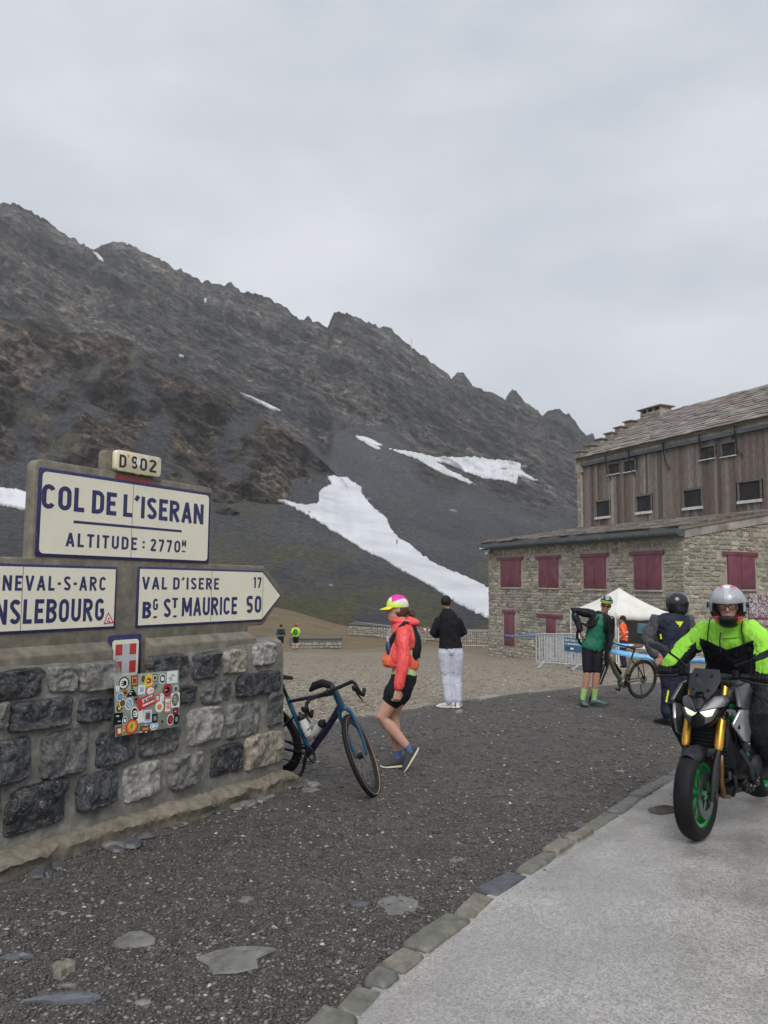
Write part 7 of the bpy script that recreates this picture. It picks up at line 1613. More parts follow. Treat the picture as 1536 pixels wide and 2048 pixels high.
# cap with peak, hair and ponytail
c, f, l, u, r = Wn.hf; MM = Matrix((f, l, u)).transposed()
caps = [M('cap_white', (.72, .72, .62), .7), M('cap_pink', (.75, .02, .36), .6), M('cap_lime', (.62, .80, .10), .6), M('cap_yellow', (.85, .72, .03), .6)]
mb = MB(); mb.ell(c + u * .036 - f * .006, (.112, .094, .112), 26, 16, MM, -.20, 1.0); cap = mb.build('cap', caps, Wn.e, sub=1)
def capf(p):
    d = p - c; a, z = d.dot(f), d.dot(u)
    if z > .108 - .35 * abs(a + .05) ** 1 * .9 and a < .06: return 1
    if z < .058 + .42 * a and a > -.06: return 2
    return 0
paint(cap, capf)
mb = MB(); rows = []
for i in range(9):
    a = -62 + 124 * i / 8; rows.append([c + u * (.030 - .028 * t_ + .016 * math.cos(R_(a)) * 0) + f * ((.095 + .085 * t_) * math.cos(R_(a))) + l * ((.090 + .004 * t_) * math.sin(R_(a))) for t_ in (0, .35, .7, 1)])
mb.grid(rows); pkk = mb.build('cap_peak', caps[3], cap); pkk.modifiers.new('s', 'SOLIDIFY').thickness = .004
hair = M('brown_hair', (.075, .035, .018), .55, var=.5, vs=40, bs=120, bst=.4)
mb = MB(); mb.ell(c + u * .0 - f * .028, (.086, .083, .100), 18, 12, MM); mb.tube([c - f * .085 + u * .0, c - f * .130 - u * .012, c - f * .150 - u * .055, c - f * .145 - u * .10], [.024, .034, .036, .016], 12, ball=True); o = mb.build('hair', hair, Wn.e, voxel=.007, sm=2); jitter(o, .005, 40, 2)
m_sh = cloth('shoe_grey_knit', (.055, .050, .060), .8); m_so = M('shoe_sole_cream', (.62, .58, .42), .7); m_sk = cloth('sock_blue', (.085, .13, .27)); m_lc = M('lilac_lace', (.55, .50, .72), .7)
for S_ in 'LR': Wn.shoe(S_, m_sh, m_so, .255, lace=m_lc); Wn.sock(S_, m_sk, .87, 1.0, r=(.036, .035))
# ------------------------------------------------------------------ man in black jumper and white trousers, seen from behind
mz = gp(902, 1416); SC2 = 645.0
Mn = Fig('person', mz, 0, 'man in black sweater and white trousers seen from behind, standing on the stone edging', k=1.02)
q = lambda x, y, d=0.0: (((x - 975) / SC2), d, (1295 - y) / SC2)
setJ(Mn, pelvis=q(972, 690), chest=q(955, 430), neck=q(928, 290), head=q(926, 213, .02), look=(.35, 1, -.02), shL=q(852, 385), elL=q(790, 520, .02), wrL=q(838, 560, .25), shR=q(1040, 390), elR=q(1112, 510, .04), wrR=q(1060, 560, .27), hipL=q(915, 720), hipR=q(1030, 720), knL=q(925, 960, .03), anL=q(958, 1215, .0), toeL=q(840, 1265, .05), knR=q(1035, 965, .04), anR=q(1045, 1210, .02), toeR=q(1075, 1265, .14))
setJ(Mn, hdL=(.3, 1, .1), hdR=(-.3, 1, .1), palmL=(.9, 0, 0), palmR=(-.9, 0, 0), footL=(-1, .35, 0), footR=(.25, 1, 0)); Mn.J['heelL'] = Vector(q(1005, 1293, -.02)); Mn.J['heelR'] = Vector(q(1043, 1290, -.03))
Mn.body(m_skin, face=False)
Mn.top('sweater', cloth('black_wool', (.013, .013, .017), .85), .030, .97, .25, 1.0, fold=.012, sc=8)
mb = MB(); nb_ = Mn.J['neck']; mb.tube([nb_ - Vector((0, 0, .04)), nb_ + Vector((0, .005, .035))], [.078, .070], 16); mb.build('collar', _mc['black_wool'], Mn.e)
Mn.legs('trousers', cloth('white_denim', (.50, .51, .60), .85), .020, 1.0, fold=.008, sc=8, r=(.100, .086, .066, .062, .056), up=.30)
c, f, l, u, r = Mn.hf; MM = Matrix((f, l, u)).transposed(); dk = M('dark_hair', (.018, .015, .013), .6, var=.5, vs=60, bs=150, bst=.5)
mb = MB(); mb.ell(c + u * .032 - f * .014, (.100, .086, .100), 18, 12, MM); o = mb.build('hair', dk, Mn.e); jitter(o, .003, 50, 1)
wsh = M('white_leather', (.68, .68, .64), .5)
for S_ in 'LR': Mn.shoe(S_, wsh if S_ == 'R' else M('navy_white_shoe', (.50, .50, .50), .5, var=.1), wsh, .29, lace=M('navy_lace', (.02, .025, .06), .7))
mb = MB(); d = (Mn.J['wrL'] + Mn.J['wrR']) / 2 + Vector((0, .10, .02)); mb.box(d, (.075, .012, .15)); mb.build('phone', m_blkm, Mn.e, bevel=.004)
# ------------------------------------------------------------------ cyclist in green jersey with hand on hip
cz = gp(1178, 1412); SC3 = 642.0
Cy = Fig('person', cz, 0, 'cyclist in open black jacket, green jersey, helmet and lime socks with hand on hip', k=1.12)
q = lambda x, y, d=0.0: (((x - 400) / SC3), d, (1345 - y) / SC3)
setJ(Cy, pelvis=q(455, 720, .02), chest=q(525, 470), neck=q(575, 350, -.02), head=q(592, 268, -.06), look=(-.30, -1, -.25), hup=(.12, -.22, 1), shR=q(455, 365, .03), elR=q(262, 330, .10), wrR=q(320, 545, -.02), shL=q(640, 405, 0), elL=q(652, 585, .03), wrL=q(592, 745, -.06), hipR=q(405, 740, .02), hipL=q(510, 740, .02), knR=q(380, 1000, -.04), anR=q(338, 1258, .0), toeR=q(340, 1330, -.13), knL=q(478, 1000, -.04), anL=q(460, 1258, .02), toeL=q(600, 1325, -.03))
setJ(Cy, hdR=(.25, -.1, -1), palmR=(.9, .2, .1), hdL=(-.2, -.1, -1), palmL=(-.6, .6, 0), footR=(.05, -1, 0), footL=(1, -.15, 0)); Cy.J['thumbR'] = -1; Cy.J['heelR'] = Vector(q(333, 1340, .08)); Cy.J['heelL'] = Vector(q(428, 1336, .02))
Cy.body(m_skin, curl=.4)
gj = cloth('green_jersey', (.005, .135, .075), .6, .12, 25, .25); bj = cloth('black_jacket', (.012, .013, .017), .6)
Cy.top('jersey', gj, .014, .25, .10, .97, fold=.006, sc=13, seed=6)
Cy.legs('bib_shorts', cloth('black_lycra', (.011, .012, .019), .55), .010, .44, fold=.003, up=.26)
mb = MB(); Cy.torso(mb, .034, .55, 1.0, 1.05, 1.1)
for S_ in 'LR': Cy.arm(mb, S_, .024, .95)
o = mb.build('jacket', bj, Cy.e, voxel=.010, sm=3); jitter(o, .010, 9, 8); crease(o, .010, 12, 9)
J = Cy.J; ch = J['chest']; bm = bmesh.new(); bm.from_mesh(o.data)      # the jacket hangs open: cut the front away
cut = [f_ for f_ in bm.faces if f_.calc_center_median().y < -.03 and (-.075 + (ch.z + .16 - f_.calc_center_median().z) * -.45) < (f_.calc_center_median().x - ch.x) < .035 and f_.calc_center_median().z < ch.z + .19 and abs(f_.calc_center_median().x - J['wrL'].x) > .0]
bmesh.ops.delete(bm, geom=cut, context='FACES'); bm.to_mesh(o.data); bm.free()
o.modifiers.new('s', 'SOLIDIFY').thickness = .006
for pts, rr in (([(590, 420, -.13), (605, 560, -.13), (590, 700, -.115), (570, 840, -.10), (575, 900, -.09)], (.045, .062, .068, .066, .045)), ([(500, 400, -.10), (450, 470, -.13), (400, 500, -.12), (350, 470, -.02)], (.03, .05, .06, .04)), ([(335, 480, .06), (300, 560, .09), (295, 620, .08), (330, 690, .06), (390, 720, .04)], (.035, .045, .05, .045, .03))):
    mb = MB(); mb.tube([q(*p) for p in pts], rr, 10, flat=.45, side=(0, 1, 0), ball=True); oo = mb.build('jacket_flap', bj, o); jitter(oo, .006, 14, 5)
mb = MB(); mb.tube([q(572, 380, -.105), q(580, 430, -.15)], .004, 5); mb.build('zip', m_alu, o)
c, f, l, u, r = Cy.hf; MM = Matrix((f, l, u)).transposed()
hm = [M('helmet_grey', (.26, .27, .29), .35, coat=.5), M('helmet_black', (.015, .016, .018), .4), M('helmet_green', (.16, .42, .04), .4)]
mb = MB(); mb.ell(c + u * .060 - f * .016, (.130, .106, .105), 24, 14, MM, -.10, 1.0); hel = mb.build('helmet', hm, Cy.e, sub=1)
def hf_(p):
    d = p - c; a, b_, z = d.dot(f), d.dot(l), d.dot(u)
    if a > .035 and z < .100 and abs(b_) < .085: return 2
    if z < .075 or abs(abs(b_) - .045) < .012 or (a > .02 and z < .118 and z > .098): return 1
    return 0
paint(hel, hf_)
for s_ in (-1, 1): mb = MB(); mb.tube([c + l * s_ * .085 + u * .02, c + l * s_ * .075 - u * .05 + f * .01, c + f * .045 - u * .105], .005, 6); mb.build('chin_strap', m_blkm, hel)
mb = MB(); rows = [[c + f * (.100 * math.cos(R_(a)) + .004) + l * (.082 * math.sin(R_(a))) + u * (.015 + dz) for a in range(-60, 61, 12)] for dz in (-.014, 0, .014)]; mb.grid(rows); sg = mb.build('sunglasses', M('red_lens', (.16, .015, .015), .12, .4), Cy.e); sg.modifiers.new('s', 'SOLIDIFY').thickness = .003
lm = cloth('lime_sock', (.30, .52, .16)); csh = M('teal_cycling_shoe', (.06, .11, .11), .35)
for S_ in 'LR': Cy.shoe(S_, csh, m_blkm, .28, lace=M('pale_strap', (.35, .42, .42), .5)); Cy.sock(S_, lm, .62, 1.0, r=(.052, .038))
# ------------------------------------------------------------------ standing motorcyclist in navy suit
bz = gp(1346, 1452); SC4 = 727.0
Bk = Fig('person', bz, 0, 'motorcyclist in navy suit with neon yellow triangle and black helmet seen from behind', k=1.12)
q = lambda x, y, d=0.0: (((x - 1220) / SC4), d, (1545 - y) / SC4)
setJ(Bk, pelvis=q(1245, 845), chest=q(1245, 580), neck=q(1270, 435), head=q(1300, 335), look=(1, .45, -.08), shL=q(1090, 490, 0), elL=q(995, 690, .02), wrL=q(1035, 835, -.10), shR=q(1405, 490, .06), elR=q(1470, 680, .10), wrR=q(1430, 830, .20), hipL=q(1185, 890), hipR=q(1305, 890), knL=q(1200, 1180, .03), anL=q(1185, 1440, .06), toeL=q(1150, 1530, -.05), knR=q(1300, 1180, .05), anR=q(1310, 1430, .08), toeR=q(1340, 1520, .22))
setJ(Bk, hdL=(.2, -.5, -.6), palmL=(.5, .6, 0), hdR=(0, .3, -1), palmR=(-1, 0, 0), footL=(-.45, .9, 0), footR=(.3, 1, 0)); Bk.J['heelL'] = Vector(q(1200, 1542, 0)); Bk.J['heelR'] = Vector(q(1310, 1540, .02))
Bk.body(m_skin2, curl=.5, face=False)
nv = cloth('navy_textile', (.022, .026, .046), .65, .2); gy = cloth('grey_sleeve', (.055, .058, .066), .7); neon = M('neon_yellow', (.72, .80, .02), .5)
jk = Bk.top('jacket', [nv, gy], .045, .96, .05, 1.0, fold=.014, sc=7, seed=9, rs=(.062, .056, .050, .048, .042), pf=lambda p: 1 if abs(p.x - .03) > .235 else 0)
Bk.legs('trousers', nv, .030, .95, fold=.012, sc=8, r=(.10, .088, .070, .066, .058), up=.30)
cb = Bk.J['chest'].lerp(Bk.J['neck'], .35) + Vector((0, -.152, 0)); mb = MB(); mb.prism([(-.055, .035), (0, -.045), (.055, .035)], lambda a, b_, h: cb + Vector((a + .02, -h, b_)), .012); mb.build('neon_triangle', neon, jk)
for px, py, dd in ((1082, 655, -.14), (1395, 600, -.12)): mb = MB(); mb.tube([q(px, py - 25, dd), q(px + 4, py + 25, dd)], .011, 6); mb.build('neon_tab', neon, jk)
for px, py, dd in ((1158, 1250, -.055), (1270, 1290, -.06)): mb = MB(); mb.tube([q(px + 12, py - 60, dd), q(px - 14, py + 55, dd)], .013, 6); mb.build('neon_piping', neon, jk)
def full_helmet(F, shell, visor_mat, visor_open=0.0, r=.135, stripe=None):
    c, f, l, u, _ = F.hf; MM = Matrix((f, l, u)).transposed(); c2_ = c + u * .012; k = r / .135
    mb = MB(); n, kk = 40, 26; vs = []; idx = {}; fs = []
    for i in range(kk + 1):
        ph = -70 + 160 * i / kk
        for j in range(n):
            th = 2 * math.pi * j / n; a, b_, z = math.cos(R_(ph)) * math.cos(th), math.cos(R_(ph)) * math.sin(th), math.sin(R_(ph))
            a2 = a * (1.08 + (.16 * max(0, -z) * max(0, a)))       # chin bar juts forward
            vs.append(c2_ + f * a2 * r + l * b_ * r * .90 + u * z * r * (1.0 if z > 0 else 1.22))
    for i in range(kk):
        for j in range(n):
            th = 2 * math.pi * (j + .5) / n; phm = -70 + 160 * (i + .5) / kk; an = (th + math.pi) % (2 * math.pi) - math.pi
            if abs(an) < R_(62) and -24 < phm < 21: continue        # eye port
            a_, b2 = i * n + j, i * n + (j + 1) % n; fs.append((a_, b2, b2 + n, a_ + n))
    mb.add(vs, fs); h = mb.build('helmet', shell, F.e); md = h.modifiers.new('s', 'SOLIDIFY'); md.thickness = .022; md.offset = -1
    mb = MB(); rows = []; lo, hi = (-26, 24) if not visor_open else (10, 62)
    for i in range(9):
        ph = lo + (hi - lo) * i / 8; rows.append([c2_ + f * math.cos(R_(ph)) * math.cos(R_(a)) * r * 1.08 * 1.035 + l * math.cos(R_(ph)) * math.sin(R_(a)) * r * .90 * 1.045 + u * math.sin(R_(ph)) * r * 1.035 for a in range(-68, 69, 8)])
    mb.grid(rows); vz = mb.build('visor', visor_mat, h); vz.modifiers.new('s', 'SOLIDIFY').thickness = .003
    for s_ in (-1, 1): mb = MB(); mb.tube([c2_ + l * s_ * r * .90 + f * .03, c2_ + l * s_ * r * .98 + f * .03], .022, 14); mb.build('visor_pivot', m_blkm, h)
    mb = MB(); mb.ell(c2_ - u * .02, (r * .93, r * .79, r * .86), 20, 12, MM, -.98, .4) ; 
    return h
m_gl, t, b = _mat('clear_visor'); b.inputs['Base Color'].default_value = (.75, .77, .80, 1); b.inputs['Roughness'].default_value = .08; b.inputs['Alpha'].default_value = .38; n = noise_tex(t, 4, 2); bump(t, b, n.outputs['Fac'], .03, .002)
blj0 = cloth('neck_black', (.012, .012, .014), .8)
hb_ = full_helmet(Bk, M('gloss_black_shell', (.012, .012, .014), .22, coat=.8), m_gl, 1.0, .160)
mb = MB(); mb.tube([Bk.J['neck'] - Vector((0, 0, .06)), Bk.J['neck'] + Vector((.01, 0, .07))], [.085, .078], 16); mb.build('neck_warmer', blj0, Bk.e)
bt = M('black_boot', (.014, .014, .015), .5)
for S_ in 'LR': Bk.shoe(S_, bt, bt, .30); J = Bk.J; mb = MB(); mb.tube([J['kn' + S_].lerp(J['an' + S_], .70), J['an' + S_], J['an' + S_] - Vector((0, 0, .05))], [.072, .060, .062], 12); mb.build('boot_shaft', bt, Bk.e)
mb = MB(); wl = Bk.J['wrL']; mb.tube([wl + Vector((.0, -.04, .03)), wl + Vector((.04, -.06, -.03)), wl + Vector((.07, -.05, -.09))], [.030, .045, .028], 10, flat=.6, ball=True); o = mb.build('pink_gloves', cloth('dusty_pink', (.36, .13, .11), .8), Bk.e); jitter(o, .012, 20, 2)
# ------------------------------------------------------------------ motorcycle rider (built in the motorcycle's frame)
Rd = Fig('person', mc.location, 0, 'rider in lime and black jacket with silver helmet and glasses on the motorcycle', k=1.08); Rd.e.rotation_euler = mc.rotation_euler
P7 = lambda x, y, xl: mp(*c7(x, y), xl)
setJ(Rd, pelvis=(-.88, .0, .97), chest=P7(795, 500, -.62), neck=P7(790, 425, -.52), head=P7(789, 262, -.40), look=(1, .27, -.14), hup=(0.05, 0, 1), shR=P7(645, 445, -.56), shL=P7(950, 440, -.56), elR=P7(485, 570, -.52), elL=P7(1075, 560, -.52), wrR=P7(378, 690, -.46), wrL=P7(1048, 735, -.46), hipL=(-.86, .11, .93), hipR=(-.86, -.11, .93), knL=(-.47, .27, .76), knR=(-.47, -.27, .76), anL=(-.78, .25, .42), anR=(-.78, -.25, .42), toeL=(-.60, .26, .36), toeR=(-.60, -.26, .36))
setJ(Rd, hdR=(1, -.35, -.15), hdL=(1, .2, -.15), palmR=(0, 0, -1), palmL=(0, 0, -1), footL=(1, .05, -.1), footR=(1, -.05, -.1))
Rd.body(m_skin2, curl=.75, face=True, hands=())
limej = cloth('hivis_lime', (.30, .70, .06), .85, .10, 18, .4); blj = cloth('rider_black', (.012, .013, .016), .6)
nk = Rd.J['neck']; chz = Rd.J['chest']
def rp(p):
    d = p - nk
    if abs(d.y) > .215:      # sleeves: lime on the outer, upper side
        S_ = 'L' if d.y > 0 else 'R'; a, b_ = Rd.J['sh' + S_], Rd.J['el' + S_]; c_ = Rd.J['wr' + S_]; seg = (a, b_) if (p - a).length < (p - c_).length else (b_, c_); ax = (seg[1] - seg[0]); t_ = max(0, min(1, (p - seg[0]).dot(ax) / ax.length_squared)); m_ = seg[0] + ax * t_; o_ = p - m_
        return 0 if (o_.z + abs(o_.y) * .3 * (1 if (o_.y > 0) == (d.y > 0) else -1)) > -.012 else 1
    return 0 if d.z > -.155 + .42 * abs(d.y) - (.10 if abs(d.y) > .19 else 0) or d.x < -.16 and d.z > -.3 else 1
jk = Rd.top('jacket', [limej, blj], .036, 1.0, .08, 1.0, voxel=.0085, fold=.011, sc=7, seed=12, rs=(.060, .056, .052, .050, .046), pf=rp, extra=lambda mb: [mb.tube([Rd.J['wr' + S_].lerp(Rd.J['el' + S_], .16), Rd.J['wr' + S_]], [.060, .066], 12) for S_ in 'LR'])
mb = MB(); mb.tube([nk + Vector((-.01, 0, -.05)), nk + Vector((.01, 0, .05))], [.095, .085], 18); o = mb.build('collar', limej, jk); jitter(o, .006, 16, 2)
mb = MB(); mb.tube([nk + Vector((.10, -.022, -.03)), nk + Vector((.125, -.022, -.09)), nk + Vector((.11, -.022, -.17))], .005, 6); mb.build('zip', m_blkm, jk)
for s_ in (-1, 1):
    a_ = Rd.J['sh' + ('L' if s_ > 0 else 'R')]; mb = MB(); mb.tube([a_ + Vector((.085, -s_ * .02, -.10)), a_ + Vector((.095, -s_ * .03, .0)), a_ + Vector((.05, -s_ * .03, .085)), a_ + Vector((-.02, -s_ * .03, .10))], .004, 5); mb.build('seam', blj, jk)
Rd.legs('trousers', blj, .032, 1.0, fold=.014, sc=8, r=(.105, .092, .074, .068, .060), up=.30)
for S_ in 'LR':
    Rd.shoe(S_, bt, bt, .29); wr = Rd.J['wr' + S_]; s_ = 1 if S_ == 'L' else -1
    gx = HB + Vector((-.078, s_ * .335, .006))      # fingers close round the grip
    mb = MB(); mb.tube([wr, wr.lerp(gx, .5) + Vector((-.005, 0, .015)), gx + Vector((-.02, 0, .022))], [.040, .046, .040], 12, ball=True)
    for k in range(4):
        y = gx.y + s_ * (-.036 + .024 * k); x0 = gx.x; mb.tube([(x0 - .025, y, gx.z + .030), (x0 + .018, y, gx.z + .034), (x0 + .038, y, gx.z + .008), (x0 + .026, y, gx.z - .022), (x0 - .002, y, gx.z - .028)], [.0135, .013, .0125, .012, .010], 8, ball=True)
    mb.tube([(gx.x - .03, gx.y - s_ * .045, gx.z + .010), (gx.x - .02, gx.y - s_ * .062, gx.z - .014), (gx.x + .012, gx.y - s_ * .055, gx.z - .028)], [.014, .013, .010], 8, ball=True); mb.build('glove', M('black_glove', (.014, .014, .015), .6, bs=40), Rd.e)
shell = [M('silver_shell', (.46, .47, .50), .25, .55, .1, 4, coat=.6), M('helmet_red', (.50, .015, .025), .3, coat=.5), M('helmet_white', (.75, .75, .75), .3, coat=.5), M('helmet_trim', (.02, .02, .022), .45)]
m_gl2, t, b = _mat('tinted_visor'); b.inputs['Base Color'].default_value = (.55, .58, .62, 1); b.inputs['Roughness'].default_value = .1; b.inputs['Alpha'].default_value = .33; n = noise_tex(t, 3, 2); bump(t, b, n.outputs['Fac'], .03, .002)
hr_ = full_helmet(Rd, shell, m_gl2, 1.0, .142); c, f, l, u, _ = Rd.hf
def hs(p):
    d = p - c - u * .012; a, b_, z = d.dot(f), abs(d.dot(l)), d.dot(u)
    if z < -.05 and a > -.02: return 1 if (.06 < b_ < .11 and -.13 < z < -.075) else 3
    if a > .02 and b_ < .018 and z > .03: return 2
    if a > .06 and .022 < b_ < .07 and .045 < z < .062: return 1
    if a > -.05 and .03 < b_ < .062 and z > .112: return 1
    return 0
paint(hr_, hs)
mb = MB(); MM = Matrix((f, l, u)).transposed(); rows = []
for rr, dx in ((.112, .035), (.096, .02), (.080, .0)): rows.append([c + f * (dx + .07 * math.cos(th) * 0 + .055) + l * rr * .92 * math.cos(th) + u * (rr * .80 * math.sin(th) - .012) for th in [2 * math.pi * k / 24 for k in range(25)]])
mb.grid(rows); o = mb.build('helmet_lining', m_tape, hr_)
for s_ in (-1, 1):
    mb = MB(); pts = [c + f * .101 + l * (s_ * .032 + .025 * math.cos(a)) + u * (.008 + .021 * math.sin(a)) for a in [2 * math.pi * k / 18 for k in range(19)]]; mb.tube(pts, .0032, 6); mb.build('glasses_rim', M('glasses_frame', (.03, .02, .018), .35), Rd.e)
mb = MB(); mb.tube([c + f * .103 + l * .008 + u * .012, c + f * .106 + u * .014, c + f * .103 - l * .008 + u * .012], .003, 6); mb.build('glasses_bridge', _mc['glasses_frame'], Rd.e)
# ------------------------------------------------------------------ marshal in orange vest by the tent, two far runners, hiker on snow
def simple_person(label, loc, rz, H, tops, bots, skin, extra=None, stride=.0, arms=0.0, hat=None, sl=.3, legend=.45, hairc=(.02, .015, .012), seat=False):
    F = Fig('person', loc, rz, label, k=H / 1.75); h = H / 1.75
    s_ = stride
    setJ(F, pelvis=(0, 0, .93 * h), chest=(0, .02, 1.24 * h), neck=(0, .02, 1.46 * h), head=(0, .03, 1.60 * h), look=(.1, 1, -.05), shL=(-.18, .02, 1.40 * h), elL=(-.24, -.04 - arms * .2, 1.14 * h), wrL=(-.22, .08 + arms * .15, .95 * h + arms * .1), shR=(.18, .02, 1.40 * h), elR=(.24, -.04, 1.14 * h), wrR=(.22, .10, .96 * h), hipL=(-.09, 0, .90 * h), hipR=(.09, 0, .90 * h), knL=(-.09, .05 + s_ * .25, .50 * h), anL=(-.09, s_ * .22, .09), toeL=(-.10, s_ * .22 + .15, .03), knR=(.09, .06 - s_ * .05, .50 * h), anR=(.09, -s_ * .30, .09 + s_ * .12), toeR=(.10, -s_ * .30 + .15, .03 + s_ * .05))
    setJ(F, palmL=(1, 0, 0), palmR=(-1, 0, 0)); F.body(skin, voxel=.014)
    F.top('top', tops, .022, sl, .10, .97, voxel=.014); F.legs('shorts', bots, .02, legend, voxel=.014, up=.30)
    c, f, l, u, r = F.hf; MM = Matrix((f, l, u)).transposed(); mb = MB(); mb.ell(c + u * .03 - f * .015, (.102, .088, .10), 14, 9, MM); mb.build('hair', M('hair_%d' % int(hairc[0] * 1000), hairc, .6), F.e)
    if hat: mb = MB(); mb.ell(c + u * .045, (.112, .098, .085), 16, 9, MM, -.1, 1); ct = mb.build('cap', hat, F.e); mb = MB(); mb.ell(c + u * .045 + f * .11, (.07, .07, .01), 12, 6, MM); mb.build('cap_peak', hat, ct)
    for S_ in 'LR': F.shoe(S_, blk, m_so, .27)
    if extra: extra(F)
    return F
om = M('hivis_orange', (.85, .11, .02), .5, var=.1)
mp_ = gp(1249, 1338)
def vest(F):
    for z in (1.02, 1.16): mb = MB(); mb.torus((0, .01, z), .19, .016, 'z', 24, 6); mb.v = [(x, y * .74, zz) for x, y, zz in mb.v]; mb.build('reflective_band', M('reflective_tape', (.7, .7, .66), .3), F.e)
simple_person('marshal in orange high visibility vest under the white tent', mp_, R_(60), 1.70, om, cloth('navy_trousers', (.02, .025, .05)), m_skin, vest, 0, .2, None, .2, .95)
def poles(F):
    for s_ in (-1,): mb = MB(); mb.tube([(s_ * .26, .12, 1.0), (s_ * .33, .0, .0)], .009, 6); mb.build('trekking_pole', m_alu, F.e)
    mb = MB(); mb.loft([((0, -.14, z), (w_, 0, 0), (0, .07, 0)) for z, w_ in ((1.02, .08), (1.08, .13), (1.30, .14), (1.40, .10))], 12); mb.build('running_pack', M('pack_olive', (.09, .11, .06), .7), F.e)
f1 = gp(561, 1303); f2 = gp(591, 1302)
def pack1(F): mb = MB(); mb.loft([((0, -.13, z), (w_, 0, 0), (0, .06, 0)) for z, w_ in ((1.05, .10), (1.12, .14), (1.32, .14), (1.42, .10))], 12); mb.build('running_vest', M('vest_navy', (.02, .024, .035), .7), F.e); mb = MB(); mb.torus((0, 0, 1.0), .185, .014, 'z', 20, 6); mb.v = [(x, y * .75, z) for x, y, z in mb.v]; mb.build('waist_belt', M('belt_grey', (.45, .47, .5), .6), F.e)
simple_person('distant runner in dark vest and black shorts left of the runner in lime', f1, .1, 1.72, cloth('dark_teal_top', (.03, .05, .05)), blk, m_skin, pack1, .55, .4)
simple_person('distant runner in lime top and coral cap with trekking pole', f2, -.1, 1.78, cloth('lime_top', (.36, .75, .04)), blk, m_skin, poles, .6, .5, M('coral_cap', (.75, .16, .10), .6), .95)
h = hit(794, 1094)
if h: simple_person('tiny hiker crossing the big snow tongue', h[0] + Vector((0, 0, .9)), 1.2, 1.75, blk, blk, m_skin, None, .4, 0, None, .95, .95)
# ================================================================== tent, barriers, tapes, low walls
m_canvas, t, b = _mat('tent_canvas'); n1 = noise_tex(t, 1.6, 4); t.links.new(ramp(t, n1.outputs['Fac'], [(.3, (.60, .585, .54)), (.7, (.74, .725, .68))]), b.inputs['Base Color']); b.inputs['Roughness'].default_value = .75
m_pole = M('tent_pole_white', (.68, .68, .66), .4, .2)
YT = 29.0
cF = at(1231, 1222, YT); cL = at(1141, 1213, YT + 2.0); cR = at(1338, 1234, YT + .2); cBk = cL + cR - cF; zE = (cF.z + cL.z + cR.z) / 3
tent = empty('canopy_tent', Vector((cF.x, cF.y, G(cF.x, cF.y))), 0, 'white pop up canopy tent in front of the stone building', 'tent')
TO = Vector(tent.location); ctr = (cL + cR) / 2; pk_ = on_plane(1240, 1176, ctr, Vector((0, 1, 0)))
cs = [Vector((p.x, p.y, zE)) for p in (cF, cR, cBk, cL)]; pk_ = Vector((ctr.x * .5 + pk_.x * .5, ctr.y, pk_.z))
mb = MB(); N = 10
for i in range(4):
    a, b_ = cs[i], cs[(i + 1) % 4]; rows = []
    for j in range(N + 1):
        t_ = j / N; row = []
        for k in range(N + 1):
            s_ = k / N; e_ = a.lerp(b_, s_); p = e_.lerp(pk_, t_); p.z = zE + (pk_.z - zE) * (t_ ** 1.12) - .05 * math.sin(math.pi * s_) * (1 - t_) * 1.0 - .04 * math.sin(math.pi * t_); row.append(p - TO)
        rows.append(row)
    mb.grid(rows)
rf = mb.build('roof_canopy', m_canvas, tent, ang=30, fix=False)
for i in range(4):
    a, b_ = cs[i], cs[(i + 1) % 4]; mb = MB(); rows = []
    for dz in (0, -.12, -.26): rows.append([a.lerp(b_, k / 12) - TO + Vector((0, 0, dz - .05 * math.sin(math.pi * k / 12) + (.012 * math.sin(k * 2.1) if dz < -.2 else 0))) + (a.lerp(b_, k / 12) - ctr).normalized() * (.01 + .02 * math.sin(k * 1.3)) * (1 if dz < 0 else 0) for k in range(13)])
    mb.grid(rows); o = mb.build('valance', m_canvas, tent, fix=False); o.modifiers.new('s', 'SOLIDIFY').thickness = .006
for p in cs:
    g = G(p.x, p.y); mb = MB(); mb.tube([Vector((p.x, p.y, g)) - TO, Vector((p.x, p.y, zE)) - TO], .022, 8); l_ = mb.build('leg', m_pole, tent)
    mb = MB(); mb.box(Vector((p.x, p.y, g + .01)) - TO, (.14, .14, .02)); mb.build('foot_plate', m_pole, l_)
# crowd barriers -----------------------------------------------------------------
m_galv = M('galvanised_steel', (.56, .58, .60), .5, .5, .2, 6)
GRPB = 'steel crowd barriers near the building'
def barrier(A, B, label, n=16, H=1.08, tilt=0.0):
    A, B = Vector(A), Vector(B); d = B - A; L_ = math.hypot(d.x, d.y); e = empty('crowd_barrier', A, math.atan2(d.y, d.x), label, 'barrier', GRPB); sl = (B.z - A.z) / L_
    P = lambda x, z: Vector((x, tilt * z, z + sl * x)); r = .019; z0 = .16
    mb = MB(); pts = [P(0, 0.10)] + [P(0, H - .14)] + [P(.14 * (1 - math.cos(R_(a))), H - .14 + .14 * math.sin(R_(a))) for a in (30, 60, 90)] + [P(L_ - .14 + .14 * math.sin(R_(a)), H - .14 + .14 * math.cos(R_(a))) for a in (0, 30, 60, 90)] + [P(L_, .10)]
    mb.tube(pts, r, 8); mb.build('frame', m_galv, e); mb = MB(); mb.tube([P(0, z0), P(L_, z0)], r, 8); mb.build('bottom_rail', m_galv, e)
    for i in range(1, n): x = L_ * i / n; mb = MB(); mb.tube([P(x, z0), P(x, H)], .010, 6); mb.build('upright_bar', m_galv, e)
    for x in (.16 * L_, .84 * L_):
        for s_ in (-1, 1): mb = MB(); mb.tube([P(x, z0), P(x, 0) + Vector((0, s_ * .28, 0))], .014, 6); mb.build('foot', m_galv, e)
    return e
